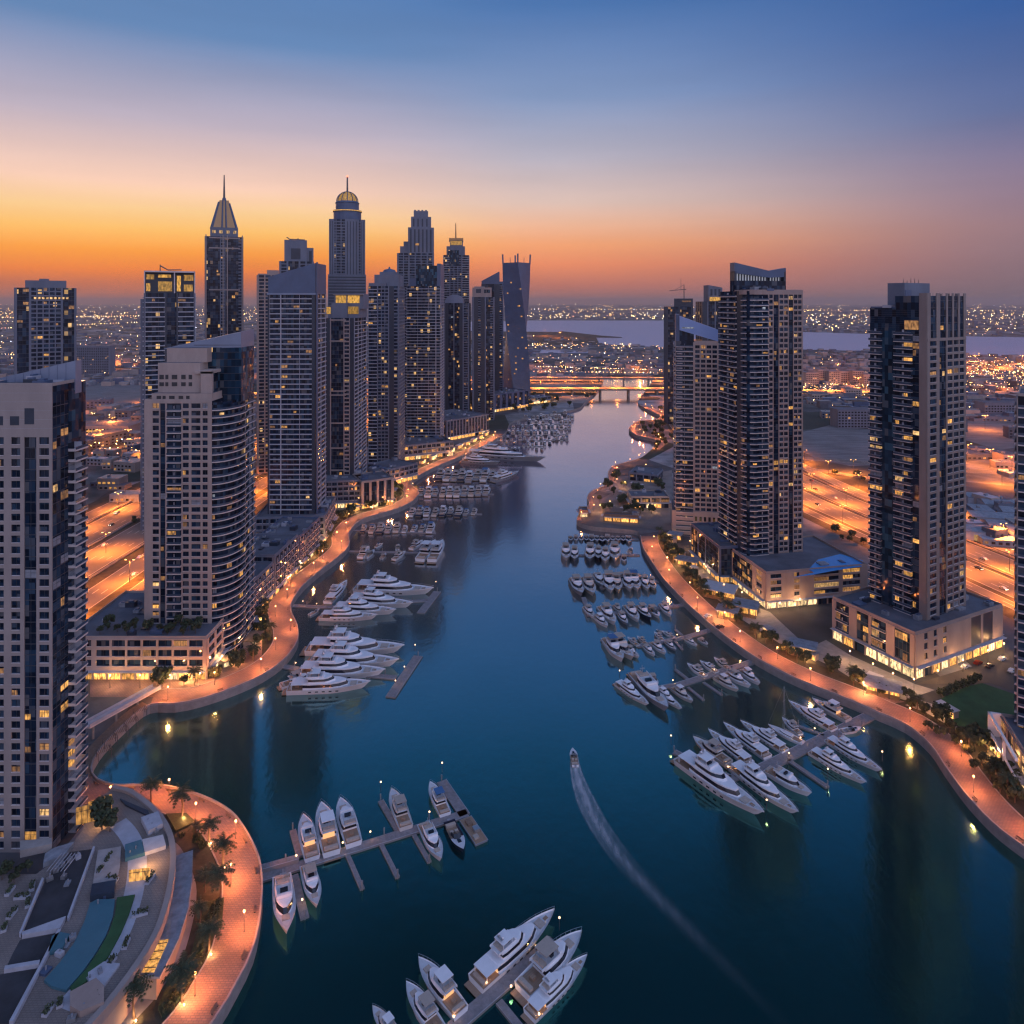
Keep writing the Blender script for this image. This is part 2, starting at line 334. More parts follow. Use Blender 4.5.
# ------------------------------------------------------------------ mesh builder and scene helpers
class MB:
    def __init__(s): s.v = []; s.f = []; s.m = []; s.names = []
    def mi(s, name):
        if name not in s.names: s.names.append(name)
        return s.names.index(name)
    def face(s, pts, m):
        i = len(s.v); s.v += [tuple(p) for p in pts]; s.f.append(tuple(range(i, i+len(pts)))); s.m.append(s.mi(m))
    def hexa(s, p, m, top=None):
        """p: 4 bottom + 4 top corners, counter-clockwise seen from above"""
        i = len(s.v); s.v += [tuple(q) for q in p]
        k = s.mi(m); t = s.mi(top) if top else k
        for fc, mm_ in (((3, 2, 1, 0), k), ((4, 5, 6, 7), t), ((0, 1, 5, 4), k), ((1, 2, 6, 5), k), ((2, 3, 7, 6), k), ((3, 0, 4, 7), k)):
            s.f.append(tuple(i+j for j in fc)); s.m.append(mm_)
    def box(s, x0, x1, y0, y1, z0, z1, m, top=None):
        s.hexa([(x0, y0, z0), (x1, y0, z0), (x1, y1, z0), (x0, y1, z0), (x0, y0, z1), (x1, y0, z1), (x1, y1, z1), (x0, y1, z1)], m, top)
    def prism(s, poly, z0, z1, m, top=None, bottom=True):
        n = len(poly); i = len(s.v); k = s.mi(m); t = s.mi(top) if top else k
        zt = z1 if hasattr(z1, '__len__') else [z1]*n
        s.v += [(p[0], p[1], z0) for p in poly] + [(p[0], p[1], zt[j]) for j, p in enumerate(poly)]
        for j in range(n):
            q = (j+1) % n; s.f.append((i+j, i+q, i+n+q, i+n+j)); s.m.append(k)
        for tri in tessellate_polygon([[Vector((p[0], p[1], 0)) for p in poly]]):
            s.f.append(tuple(i+n+a for a in tri)); s.m.append(t)
            if bottom: s.f.append(tuple(i+a for a in reversed(tri))); s.m.append(k)
    def sheet(s, poly, z, m):
        i = len(s.v); k = s.mi(m)
        s.v += [(p[0], p[1], z) for p in poly]
        for tri in tessellate_polygon([[Vector((p[0], p[1], 0)) for p in poly]]):
            a, b_, c_ = [Vector(poly[t][:2]) for t in tri]
            if (b_-a).cross(c_-a) < 0: tri = tri[::-1]
            s.f.append(tuple(i+t for t in tri)); s.m.append(k)
    def strip(s, A, B, m):
        i = len(s.v); n = len(A); k = s.mi(m)
        s.v += [tuple(p) for p in A]+[tuple(p) for p in B]
        for j in range(n-1): s.f.append((i+j, i+j+1, i+n+j+1, i+n+j)); s.m.append(k)
    def tube(s, p0, p1, r0, r1, m, n=8, cap=True):
        p0, p1 = Vector(p0), Vector(p1); d = (p1-p0).normalized()
        a = d.orthogonal().normalized(); b_ = d.cross(a)
        i = len(s.v); k = s.mi(m)
        for p, r in ((p0, r0), (p1, r1)):
            for j in range(n):
                t = 2*math.pi*j/n; s.v.append(tuple(p+a*r*math.cos(t)+b_*r*math.sin(t)))
        for j in range(n):
            q = (j+1) % n; s.f.append((i+j, i+q, i+n+q, i+n+j)); s.m.append(k)
        if cap: s.f.append(tuple(i+n+j for j in range(n))); s.m.append(k); s.f.append(tuple(i+j for j in reversed(range(n)))); s.m.append(k)
    def lathe(s, prof, m, n=16, c0=(0, 0)):
        i = len(s.v); k = s.mi(m)
        for r, z in prof:
            for j in range(n):
                t = 2*math.pi*j/n; s.v.append((c0[0]+r*math.cos(t), c0[1]+r*math.sin(t), z))
        for a in range(len(prof)-1):
            for j in range(n):
                q = (j+1) % n; s.f.append((i+a*n+j, i+a*n+q, i+(a+1)*n+q, i+(a+1)*n+j)); s.m.append(k)
    def rings(s, rings, m, cap=True, closed=True):
        i = len(s.v); n = len(rings[0]); k = s.mi(m) if isinstance(m, str) else None
        for r in rings: s.v += [tuple(p) for p in r]
        for a in range(len(rings)-1):
            kk = k if k is not None else s.mi(m[a])
            for j in range(n if closed else n-1):
                q = (j+1) % n; s.f.append((i+a*n+j, i+a*n+q, i+(a+1)*n+q, i+(a+1)*n+j)); s.m.append(kk)
        if cap:
            kk = k if k is not None else s.mi(m[-1])
            s.f.append(tuple(i+(len(rings)-1)*n+j for j in range(n))); s.m.append(kk)
    def ball(s, c, r, m, n=8):
        prof = [(max(.001, r*math.sin(math.pi*a/6)), c[2]-r*math.cos(math.pi*a/6)) for a in range(7)]
        s.lathe(prof, m, n, (c[0], c[1]))
    def mesh(s, name, smooth=False):
        me = bpy.data.meshes.new(name); me.from_pydata(s.v, [], s.f)
        for nme in s.names: me.materials.append(MATS[nme])
        me.polygons.foreach_set('material_index', s.m)
        if smooth: me.polygons.foreach_set('use_smooth', [True]*len(s.f))
        me.update(); return me
    def build(s, name, parent=None, smooth=False):
        if not s.f: return None
        return link(name, s.mesh(name, smooth), parent)
def link(name, me, parent=None, loc=(0, 0, 0), rz=0, sc=None):
    o = bpy.data.objects.new(name, me); COL.objects.link(o)
    if parent is not None: o.parent = parent
    o.location = loc; o.rotation_euler = (0, 0, rz)
    if sc: o.scale = (sc, sc, sc) if not hasattr(sc, '__len__') else sc
    return o
def thing(name, label, cat, loc=(0, 0, 0), rz=0, group=None, me=None, sc=None):
    o = link(name, me, None, loc, rz, sc)
    o['label'] = label; o['category'] = cat
    if group: o['group'] = group
    return o
def struct(o, kind='structure'): o['kind'] = kind; return o
def dup(root, loc, rz=0, sc=1, label=None, group=None):
    r = root.copy(); COL.objects.link(r); r.location = loc; r.rotation_euler = (0, 0, rz); r.scale = (sc, sc, sc)
    if label: r['label'] = label
    if group: r['group'] = group
    for ch in list(root.children):
        c_ = ch.copy(); COL.objects.link(c_); c_.parent = r
        for g in ch.children:
            d = g.copy(); COL.objects.link(d); d.parent = c_
    return r
ORD = ['first', 'second', 'third', 'fourth', 'fifth', 'sixth', 'seventh', 'eighth', 'ninth', 'tenth', 'eleventh', 'twelfth', 'thirteenth', 'fourteenth', 'fifteenth', 'sixteenth', 'seventeenth', 'eighteenth', 'nineteenth', 'twentieth']
def ordn(i):
    if i < 20: return ORD[i]
    n = i+1
    return f"{n}{'st' if n%10==1 and n%100!=11 else 'nd' if n%10==2 and n%100!=12 else 'rd' if n%10==3 and n%100!=13 else 'th'}"

def smooth(pts, step=4.0):
    """centripetal Catmull-Rom through the survey points"""
    P = [Vector((p[0], p[1])) for p in pts]; out = []
    for i in range(len(P)-1):
        p0 = P[max(i-1, 0)]; p1 = P[i]; p2 = P[i+1]; p3 = P[min(i+2, len(P)-1)]
        if (p0-p1).length < 1e-6: p0 = p1+(p1-p2)
        if (p3-p2).length < 1e-6: p3 = p2+(p2-p1)
        t0 = 0; t1 = t0+max((p1-p0).length, 1e-3)**.5; t2 = t1+max((p2-p1).length, 1e-3)**.5; t3 = t2+max((p3-p2).length, 1e-3)**.5
        n = max(2, int((p2-p1).length/step))
        for k in range(n):
            t = t1+(t2-t1)*k/n
            A1 = p0*((t1-t)/(t1-t0))+p1*((t-t0)/(t1-t0)); A2 = p1*((t2-t)/(t2-t1))+p2*((t-t1)/(t2-t1)); A3 = p2*((t3-t)/(t3-t2))+p3*((t-t2)/(t3-t2))
            B1 = A1*((t2-t)/(t2-t0))+A2*((t-t0)/(t2-t0)); B2 = A2*((t3-t)/(t3-t1))+A3*((t-t1)/(t3-t1))
            out.append(B1*((t2-t)/(t2-t1))+B2*((t-t1)/(t2-t1)))
    out.append(P[-1]); return out
def offset(pts, d):
    out = []
    for i, p in enumerate(pts):
        a = pts[max(i-1, 0)]; b_ = pts[min(i+1, len(pts)-1)]
        t = (b_-a).normalized(); out.append(p+Vector((-t.y, t.x))*d)
    return out
def along(pts, step, start=0.0):
    """points at even spacing along a polyline, with direction"""
    out = []; acc = -start; nxt = 0.0
    for a, b_ in zip(pts[:-1], pts[1:]):
        L = (b_-a).length
        if L < 1e-6: continue
        while acc+L >= nxt:
            t = (nxt-acc)/L
            if 0 <= t <= 1: out.append((a.lerp(b_, t), (b_-a).normalized()))
            nxt += step
        acc += L
    return out

def pip(x, y, poly):
    ins = False; j = len(poly)-1
    for i in range(len(poly)):
        xi, yi = poly[i][0], poly[i][1]; xj, yj = poly[j][0], poly[j][1]
        if (yi > y) != (yj > y) and x < (xj-xi)*(y-yi)/(yj-yi)+xi: ins = not ins
        j = i
    return ins


# ================================================================== THE SETTING
GZ = 3.0                                             # level of the quays and the city floor above the water
LSH = [G(*p, GZ) for p in [(150,1100),(215,1022),(237,985),(253,952),(261,914),(263,881),(260,860),(248,834),(231,812),(201,796),(168,787),(144,785),(118,786),(98,780),(92,769),(99,753),(122,728),(150,706),(175,705),(200,700),(250,682),(280,664),(297,643),(298,628),(291,607),(300,590),(318,573),(340,556),(349,546),(350,532),(362,520),(400,508),(416,499),(418,491),(411,483),(430,470),(460,457),(490,443),(504,435),(507,430),(512,422),(530,417),(545,415),(578,408),(585,402),(592,396),(598,390),(602,384),(604,377)]]
RSH = [G(*p, GZ) for p in [(1250,1000),(1100,905),(1030,853),(1000,831),(970,801),(945,768),(930,746),(905,725),(880,714),(850,701),(800,681),(760,661),(720,633),(690,607),(664,580),(650,560),(642,546),(640,536),(637,531),(590,526),(577,521),(589,504),(587,498),(591,492),(608,484),(608,473),(614,466),(638,459),(652,449),(658,443),(652,439),(638,436),(629,430),(631,426),(640,421),(655,420),(660,416),(654,413),(641,406),(638,401),(643,394),(650,385),(655,377)]]
LS = [Vector((-70., -250.))]+smooth([(p.x, p.y) for p in LSH], 3.0)
RS = [Vector((230., -250.))]+smooth([(p.x, p.y) for p in RSH], 3.0)
FAR = 45000.
land = LS+RS[::-1]+[Vector((FAR, -250)), Vector((FAR, FAR)), Vector((-FAR, FAR)), Vector((-FAR, -250))]
mb = MB(); mb.prism([(p.x, p.y) for p in land], -3, GZ, 'concrete', 'ground_city', bottom=False)
struct(mb.build('ground'))
mb = MB(); mb.face([(-600, -260, 0), (900, -260, 0), (900, 1600, 0), (-600, 1600, 0)], 'marina_water')
struct(mb.build('water'))
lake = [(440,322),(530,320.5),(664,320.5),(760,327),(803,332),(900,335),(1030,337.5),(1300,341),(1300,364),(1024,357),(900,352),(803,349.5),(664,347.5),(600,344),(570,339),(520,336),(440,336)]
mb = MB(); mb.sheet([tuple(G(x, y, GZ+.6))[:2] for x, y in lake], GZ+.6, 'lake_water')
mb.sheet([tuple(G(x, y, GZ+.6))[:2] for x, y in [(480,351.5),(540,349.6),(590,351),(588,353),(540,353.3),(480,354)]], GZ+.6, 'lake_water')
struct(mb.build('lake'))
mb = MB()
for pl in ([(560,331),(600,335.5),(622,337.2),(622,337.8),(598,337.6),(560,338)], [(470,331),(560,332),(596,337),(600,345),(470,345)]):
    mb.sheet([tuple(G(x, y, GZ+1))[:2] for x, y in pl], GZ+1.1+.4*(pl[0][0]==560), 'bed_soil')
struct(mb.build('headland'))

def ribbon(name, line, d0, d1, z, m, kind='structure'):
    A = [(p.x, p.y, z) for p in offset(line, d0)]; B = [(p.x, p.y, z) for p in offset(line, d1)]
    b_ = MB(); b_.strip(A, B, m); return struct(b_.build(name), kind)
def cut(line, a, b_):
    """part of a shoreline between the points nearest to two survey points"""
    pa, pb = G(*a, GZ).xy, G(*b_, GZ).xy
    i = min(range(len(line)), key=lambda k: (line[k]-pa).length); j = min(range(len(line)), key=lambda k: (line[k]-pb).length)
    return line[min(i, j):max(i, j)+1]
promL1 = cut(LS, (150,1100), (96,777)); promL2 = cut(LS, (150,706), (505,434)); promR = cut(RS, (1100,905), (640,536)); promR2 = cut(RS, (577,521), (638,459)); promR3 = cut(RS, (652,449), (641,406)); promL0 = cut(LS, (96,777), (150,706))
PROMS = ((promL1, 10, 'promenade_by_palms'), (promL2, 11, 'promenade_left'), (promR, -11, 'promenade_right'), (promR2, -4, 'promenade_on_headland'), (promR3, -8, 'promenade_at_bend'), (promL0, 5, 'boardwalk'))
for ln, w, nm in PROMS:
    ribbon(nm, ln, 0.55*(1 if w > 0 else -1), w, GZ+.10, 'paving' if nm != 'boardwalk' else 'timber')
def parapet(label, line, s, h=.75):
    a = offset(line, .02*s); b_ = offset(line, .5*s); m_ = MB()
    r = [[(p.x, p.y, GZ-.2), (p.x, p.y, GZ+h), (q.x, q.y, GZ+h), (q.x, q.y, GZ-.2)] for p, q in zip(a, b_)]
    if s < 0: r = [x[::-1] for x in r]
    m_.rings(r, 'parapet_stone', cap=False)
    o = m_.build('quay_parapet'); o['label'] = label; o['category'] = 'parapet'
parapet('pale low parapet edging the curved promenade with palms', promL1, 1)
parapet('pale parapet beside the sloping boardwalk under the footbridge', promL0, 1)
parapet('long pale parapet winding along the promenade below the cluster of tall towers', promL2, 1)
parapet('long parapet of the orange promenade on the blue roof pool bank', promR, -1)
parapet('parapet round the low headland with flat roofed pavilions', promR2, -1)
parapet('parapet of the lit bend in the bank before the road bridge', promR3, -1)
# curved kerb inside each promenade
for ln, w, nm in PROMS[:3]:
    s = 1 if w > 0 else -1
    a = offset(ln, w); b_ = offset(ln, w+.35*s); m_ = MB()
    r = [[(p.x, p.y, GZ), (p.x, p.y, GZ+.28), (q.x, q.y, GZ+.28), (q.x, q.y, GZ)] for p, q in zip(a, b_)]
    m_.rings(r, 'parapet_stone', cap=False); struct(m_.build('kerb'))
    ribbon('planting_bed', ln, w+.4*s, w+(7.5 if nm != 'promenade_by_palms' else 6.5)*s, GZ+.06, 'bed_soil')
# plazas of pale paving at the feet of the towers
def plaza(name, pts, z, m):
    b_ = MB(); b_.sheet([tuple(G(x, y, z))[:2] for x, y in pts], z, m); return struct(b_.build(name))
plaza('plaza', [(90,697),(160,697),(205,690),(248,672),(262,655),(262,640),(246,640),(225,668),(90,668)], GZ+.14, 'paving')
plaza('plaza', [(800,652),(835,668),(870,690),(905,700),(935,690),(915,684),(850,655),(826,640)], GZ+.14, 'concrete')
plaza('plaza', [(905,702),(880,705),(850,694),(872,690)], GZ+.15, 'paving')
plaza('plaza', [(690,575),(735,615),(790,650),(800,640),(770,612),(738,600),(700,560)], GZ+.14, 'concrete')
plaza('plaza', [(915,684),(1010,655),(1100,665),(1100,690),(1010,690),(990,683)], GZ+.12, 'asphalt')
plaza('plaza', [(640,476),(672,470),(672,530),(640,528),(600,522),(600,500)], GZ+.12, 'podium_deck')
plaza('lawn', [(938,700),(958,726),(985,729),(1020,716),(1080,700),(1020,696),(982,683),(965,687)], GZ+.2, 'lawn_green')
plaza('path', [(905,705),(925,712),(960,732),(985,735),(1000,745),(1015,742),(1000,728),(985,731),(958,727.5),(936,705),(920,700)], GZ+.17, 'concrete')
for pl in ([(803,432),(830,425),(875,430),(880,465),(850,466),(820,460),(803,452)], [(62,408),(100,372),(150,372),(150,416),(90,418)], [(960,395),(1010,390),(1060,400),(1060,440),(1000,450),(965,440)]):
    plaza('sand_lot', pl, GZ+.08, 'sand_pale')

# ------------------------------------------------------------------ roads
def road(name, pts, w, z=GZ+.12, lanes=3, thick=0):
    ln = smooth(pts, 12)
    if thick:
        a = offset(ln, w/2); b_ = offset(ln, -w/2); m_ = MB()
        m_.rings([[(q.x, q.y, z-thick), (q.x, q.y, z), (p.x, p.y, z), (p.x, p.y, z-thick)] for p, q in zip(a, b_)], 'asphalt', cap=False)
        o = m_.build(name)
    else:
        o = ribbon(name, ln, w/2, -w/2, z, 'asphalt_road' if w > 8 else 'asphalt')
    m_ = MB()
    for k in range(lanes+1):
        d = -w/2+.6+(w-1.2)*k/lanes
        solid = k in (0, lanes)
        L2 = offset(ln, d+.14); L1 = offset(ln, d-.14)
        if solid: m_.strip([(p.x, p.y, z+.02) for p in L2], [(p.x, p.y, z+.02) for p in L1], 'lane_paint')
        else:
            for j in range(0, len(ln)-1, 2):
                m_.face([(L2[j].x, L2[j].y, z+.02), (L1[j].x, L1[j].y, z+.02), (L1[j].lerp(L1[j+1], .5).x, L1[j].lerp(L1[j+1], .5).y, z+.02), (L2[j].lerp(L2[j+1], .5).x, L2[j].lerp(L2[j+1], .5).y, z+.02)], 'lane_paint')
    mk = m_.build('road_markings'); struct(mk); struct(o); return ln
HWL = []
for x, w, n in ((-312, 14, 2), (-287, 26, 5), (-254, 26, 5), (-222, 16, 3), (-203, 9, 2)):
    HWL.append(road('road', [(x-10, 60), (x-2, 350), (x+4, 560), (x+22, 800), (x+20, 1040), (x-60, 1300), (x-240, 1700)], w, lanes=n))
HWR = []
for dx, w, n in ((-22, 9, 2), (-2, 22, 4), (27, 22, 4), (52, 12, 2)):
    HWR.append(road('road', [(352+dx, 40), (322+dx, 180), (268+dx, 420), (232+dx, 590), (222+dx*1.1, 800), (260+dx*1.2, 1050), (360+dx*1.2, 1320), (520+dx, 1700)], w, lanes=n))
ribbon('verge', smooth([(-262, 60), (-256, 350), (-250, 560), (-232, 800), (-234, 1040)], 12), 78, -78, GZ+.05, 'bed_soil')
ribbon('verge', smooth([(362, 40), (332, 180), (281, 420), (247, 590), (236, 800), (274, 1050)], 12), 48, -58, GZ+.05, 'bed_soil')
for off, ln in ((15.2, HWL[1]), (-15.2, HWL[1]), (-15.2, HWL[2]), (-12.6, HWR[1]), (-13.4, HWR[2])):
    m_ = MB(); a = offset(ln, off); b_ = offset(ln, off-.5)
    m_.rings([[(q.x, q.y, GZ), (q.x, q.y, GZ+1.0), (p.x, p.y, GZ+1.0), (p.x, p.y, GZ)] for p, q in zip(a, b_)], 'parapet_stone', cap=False); o = m_.build('crash_barrier'); o['category'] = 'barrier'
    o['label'] = f'low concrete crash barrier along the {"straight" if ln in (HWL[1], HWL[2]) else "curving"} highway, {"inland side" if off > 0 else "water side" if ln in (HWL[2], HWR[2]) else "beside the middle lanes"}'
road('road', [(246, 690), (300, 640), (345, 590), (352, 545), (322, 520), (290, 548), (272, 600)], 9, GZ+.2, 2)      # loop of the interchange
road('road', [(225, 720), (330, 690), (430, 650), (560, 640), (800, 700)], 16, GZ+.16, 4)
RIM = ZA(389, 1190)
BR1 = road('road_deck', [(-560, 1090), (-230, 1165), (30, 1190), (255, 1192), (420, 1180), (640, 1130)], 26, RIM, 6, thick=1.5)
BR2 = road('road_deck', [(-500, 1400), (20, 1385), (270, 1375), (700, 1360)], 14, ZA(377.5, 1385), 4, thick=1.3)

# ------------------------------------------------------------------ lamps
def light(name, parent, z, power, colr, r=.35, spot=0):
    key = (name, power, r, spot, colr)
    if key not in LDATA:
        d = bpy.data.lights.new(name, 'SPOT' if spot else 'POINT'); d.energy = power;
        if spot: d.spot_size = rad(spot); d.spot_blend = .6
        d.color = colr; d.shadow_soft_size = r; LDATA[key] = d
    o = bpy.data.objects.new(name, LDATA[key]); COL.objects.link(o); o.parent = parent; o.location = (0, 0, z); return o
LDATA = {}
CHW = [(p.x, p.y) for p in LS+RS[::-1]]
m_ = MB(); m_.tube((0, 0, 0), (0, 0, 5.0), .10, .06, 'post_metal', 6); m_.tube((0, 0, 0), (0, 0, .5), .2, .14, 'post_metal', 6); LP_POST = m_.mesh('lamp_post')
m_ = MB(); m_.ball((0, 0, 5.25), .30, 'lamp_globe'); LP_HEAD = m_.mesh('lamp_head')
m_ = MB(); m_.tube((0, 0, 0), (0, 0, 12.6), .18, .10, 'post_metal', 6)
for s in (-1, 1): m_.tube((0, 0, 12.4), (s*2.2, 0, 12.9), .07, .05, 'post_metal', 5)
MP_POST = m_.mesh('mast')
m_ = MB()
for s in (-1, 1): m_.box(s*2.2-.45, s*2.2+.45, -.22, .22, 12.72, 12.86, 'mast_globe')
MP_HEAD = m_.mesh('mast_head')
ORANGE = (1, .24, .028); PEACH = (1, .285, .075); WARM = (1, .50, .18)
def prom_lamp(p, label, group, power=1500, sc=1, name='promenade_lamp', colr=PEACH):
    o = thing(name, label, 'lamp post', (p[0], p[1], p[2] if len(p) > 2 else GZ), 0, group)
    link('post', LP_POST, o); link('lamp_globe', LP_HEAD, o)
    light('bulb', o, 4.75, power, colr, .3); return o
def mast_lamp(p, rz, label, group, power=105000, z=GZ):
    o = thing('road_lamp', label, 'street lamp', (p[0], p[1], z), rz, group)
    link('mast', MP_POST, o); link('lamp_head', MP_HEAD, o)
    light('bulb', o, 12.2, power, ORANGE, .8, 162); return o
PL = 5200
for ln, w, where, st, step in ((promL1, 1, 'on the curved promenade with palms', 3, 17), (promL2, 1, 'on the winding promenade below the tower cluster', 6, 19), (promR, -1, 'on the long promenade across the channel', 4, 19), (promR3, -1, 'on the lit bend just before the road bridge', 5, 18), (promR2, -1, 'round the low headland', 4, 21)):
    for i, (p, t) in enumerate(along(offset(ln, 3.2*w), step, st)):
        q = p+Vector((-t.y, t.x))*w*(4.8 if i % 2 else .2)
        if q.y < 150 or pip(q.x, q.y, CHW): continue
        prom_lamp((q.x, q.y), f'promenade lamp {where}, {ordn(i)} from the camera end', 'promenade lamps', PL*R.uniform(.7, 1.25)*(.4 if ln is promR2 else 1))
for hi, (ln, where) in enumerate(((HWL[2], 'down the middle of the straight highway'), (HWR[2], 'down the middle of the curving highway'), (HWL[1], 'beside the far lanes of the straight highway'), (HWL[3], 'beside the near lanes of the straight highway'), (HWR[1], 'on the curving highway behind the blue roof pool'), (HWR[3], 'along the outer lanes of the curving highway'))):
    for i, (p, t) in enumerate(along(offset(ln, (0, 8, 14, -9, 13.5, -8)[hi]), 46, 10)):
        if 215 < p.y < 1150: mast_lamp((p.x, p.y), math.atan2(t.y, t.x)+math.pi/2, f'road lamp {where}, {ordn(i)} along', 'highway lamps')
for i, (x, y) in enumerate(((-380, 560), (-420, 640), (-455, 720), (-400, 770), (-480, 610), (-530, 790), (-360, 690), (-560, 700))):  # masts added to brighten the dark ground inland
    mast_lamp((x, y), 0, f'added lamp mast over the dark lots inland of the straight highway, {ordn(i)} from the camera', 'added inland lamps', 60000)
for i, (x, y) in enumerate(((300, 560), (335, 600), (312, 640), (390, 660), (480, 640), (560, 650), (640, 660), (420, 600), (520, 610))):
    mast_lamp((x, y), 0, f'road lamp at the junction behind the lone dark tower, {ordn(i)} from the loop', 'junction lamps', 110000)
for k, (BR, z, n) in enumerate(((BR1, RIM, 'the low wide road bridge across the channel'), (BR2, ZA(377.5, 1385), 'the thin second bridge behind the wide one'))):
    for i, (p, t) in enumerate(along(offset(BR, 6), 44, 4)):
        mast_lamp((p.x, p.y), math.atan2(t.y, t.x)+math.pi/2, f'bridge lamp on {n}, {ordn(i)} from the twisted tower', 'bridge lamps', 330000, z)
for i, (x, y) in enumerate(((850,663),(873,676),(893,686),(914,692),(938,683),(963,672),(988,662),(1004,655),(742,602),(760,613),(780,613),(800,609),(822,604),(724,594),(704,573),(690,549),(681,535),(110,688),(140,688),(170,688),(200,686),(222,668),(240,648),(655,512),(640,514),(300,570),(325,548),(372,509),(392,508),(520,408),(538,404),(555,401),(572,398.5),(585,396.5),(530,399),(548,396),(515,402),(646,470),(625,488),(610,508),(600,512))):  # lamps added to spread a warm shop glow round the podium feet
    p = G(x, y, GZ); prom_lamp((p.x, p.y), f'added warm lamp washing the foot of a {"podium under the lone dark tower" if i < 8 else "podium with the blue pool" if i < 15 else "podium below the arched window tower" if i < 17 else "arcaded beige podium" if i < 23 else "headland restaurant" if i < 25 else "block below the tower cluster" if i < 29 else "twisted tower point" if i < 37 else "headland pavilion"}, {ordn(i)}', 'lamps at the podium feet', 2300, .9, 'plaza_lamp', WARM)
# bridge piers and rails
for BR, z, lab, th in ((BR1, RIM, 'low wide concrete road bridge glowing orange across the channel', 1.5), (BR2, ZA(377.5, 1385), 'thin second road bridge seen just above the wide one', 1.3)):
    o = thing('road_bridge', lab, 'bridge', (130, BR[0].y, GZ))
    for side in (1, -1):
        a = offset(BR, side*(13.3 if th > 1.4 else 7.3)); b_ = offset(BR, side*(12.9 if th > 1.4 else 6.9)); m_ = MB()
        r = [[(p.x-130, p.y-BR[0].y, z-GZ-.4), (p.x-130, p.y-BR[0].y, z-GZ+1.1), (q.x-130, q.y-BR[0].y, z-GZ+1.1), (q.x-130, q.y-BR[0].y, z-GZ-.4)] for p, q in zip(a, b_)]
        if side < 0: r = [x[::-1] for x in r]
        m_.rings(r, 'parapet_stone', cap=False); m_.build('side_rail', o)
    for i, (p, t) in enumerate(along(BR, 48, 0)):
        m_ = MB(); nx = Vector((-t.y, t.x))*(9 if th > 1.4 else 5); q = p-Vector((130, BR[0].y)); tt = t*1.2
        m_.hexa([(*(q-nx-tt), -6), (*(q+(-nx)+tt), -6), (*(q+nx+tt), -6), (*(q+nx-tt), -6), (*(q-nx-tt), z-GZ-th+.02), (*(q-nx+tt), z-GZ-th+.02), (*(q+nx+tt), z-GZ-th+.02), (*(q+nx-tt), z-GZ-th+.02)], 'concrete')
        m_.build('pier', o)

# ================================================================== TOWERS
WMESH = {}
def win_mesh(w, h, m):
    k = (round(w, 1), round(h, 1), m)
    if k not in WMESH:
        b_ = MB(); w, h = k[0], k[1]
        b_.box(0, w, -.07, -.02, 0, h, m)
        b_.box(w/2-.05, w/2+.05, -.11, -.071, 0, h, 'mullion')
        if h > 1.6: b_.box(0, w, -.11, -.071, h*.62-.04, h*.62+.04, 'mullion')
        WMESH[k] = b_.mesh('window')
    return WMESH[k]
BMESH = {}
def balc_mesh(w, dep, style):
    k = (round(w, 1), round(dep, 1), style)
    if k not in BMESH:
        b_ = MB(); w, dep = k[0], k[1]
        e = 'slab_grey' if style == 'grey' else 'slab_edge'
        b_.box(0, w, -dep, .1, -.28, 0, e)
        if style in ('solid', 'grey'):
            b_.box(0, w, -dep, -dep+.14, 0, .16, e); b_.box(0, .14, -dep+.14, 0, 0, .5, e); b_.box(w-.14, w, -dep+.14, 0, 0, .5, e); b_.box(.05, w-.05, -dep+.04, -dep+.09, .16, 1.0, 'rail_glass')
        else:
            b_.box(0.05, w-.05, -dep+.06, -dep+.10, 0, .95, 'rail_glass'); b_.box(0, w, -dep+.03, -dep+.13, .95, 1.02, 'slab_grey')
            b_.box(0.05, .09, -dep+.1, 0, 0, .95, 'rail_glass'); b_.box(w-.09, w-.05, -dep+.1, 0, 0, .95, 'rail_glass')
        # a little furniture and a partition
        b_.box(w*.5-.06, w*.5+.06, -dep+.2, 0, 0, 2.1, 'slab_grey')
        BMESH[k] = b_.mesh('balcony')
    return BMESH[k]

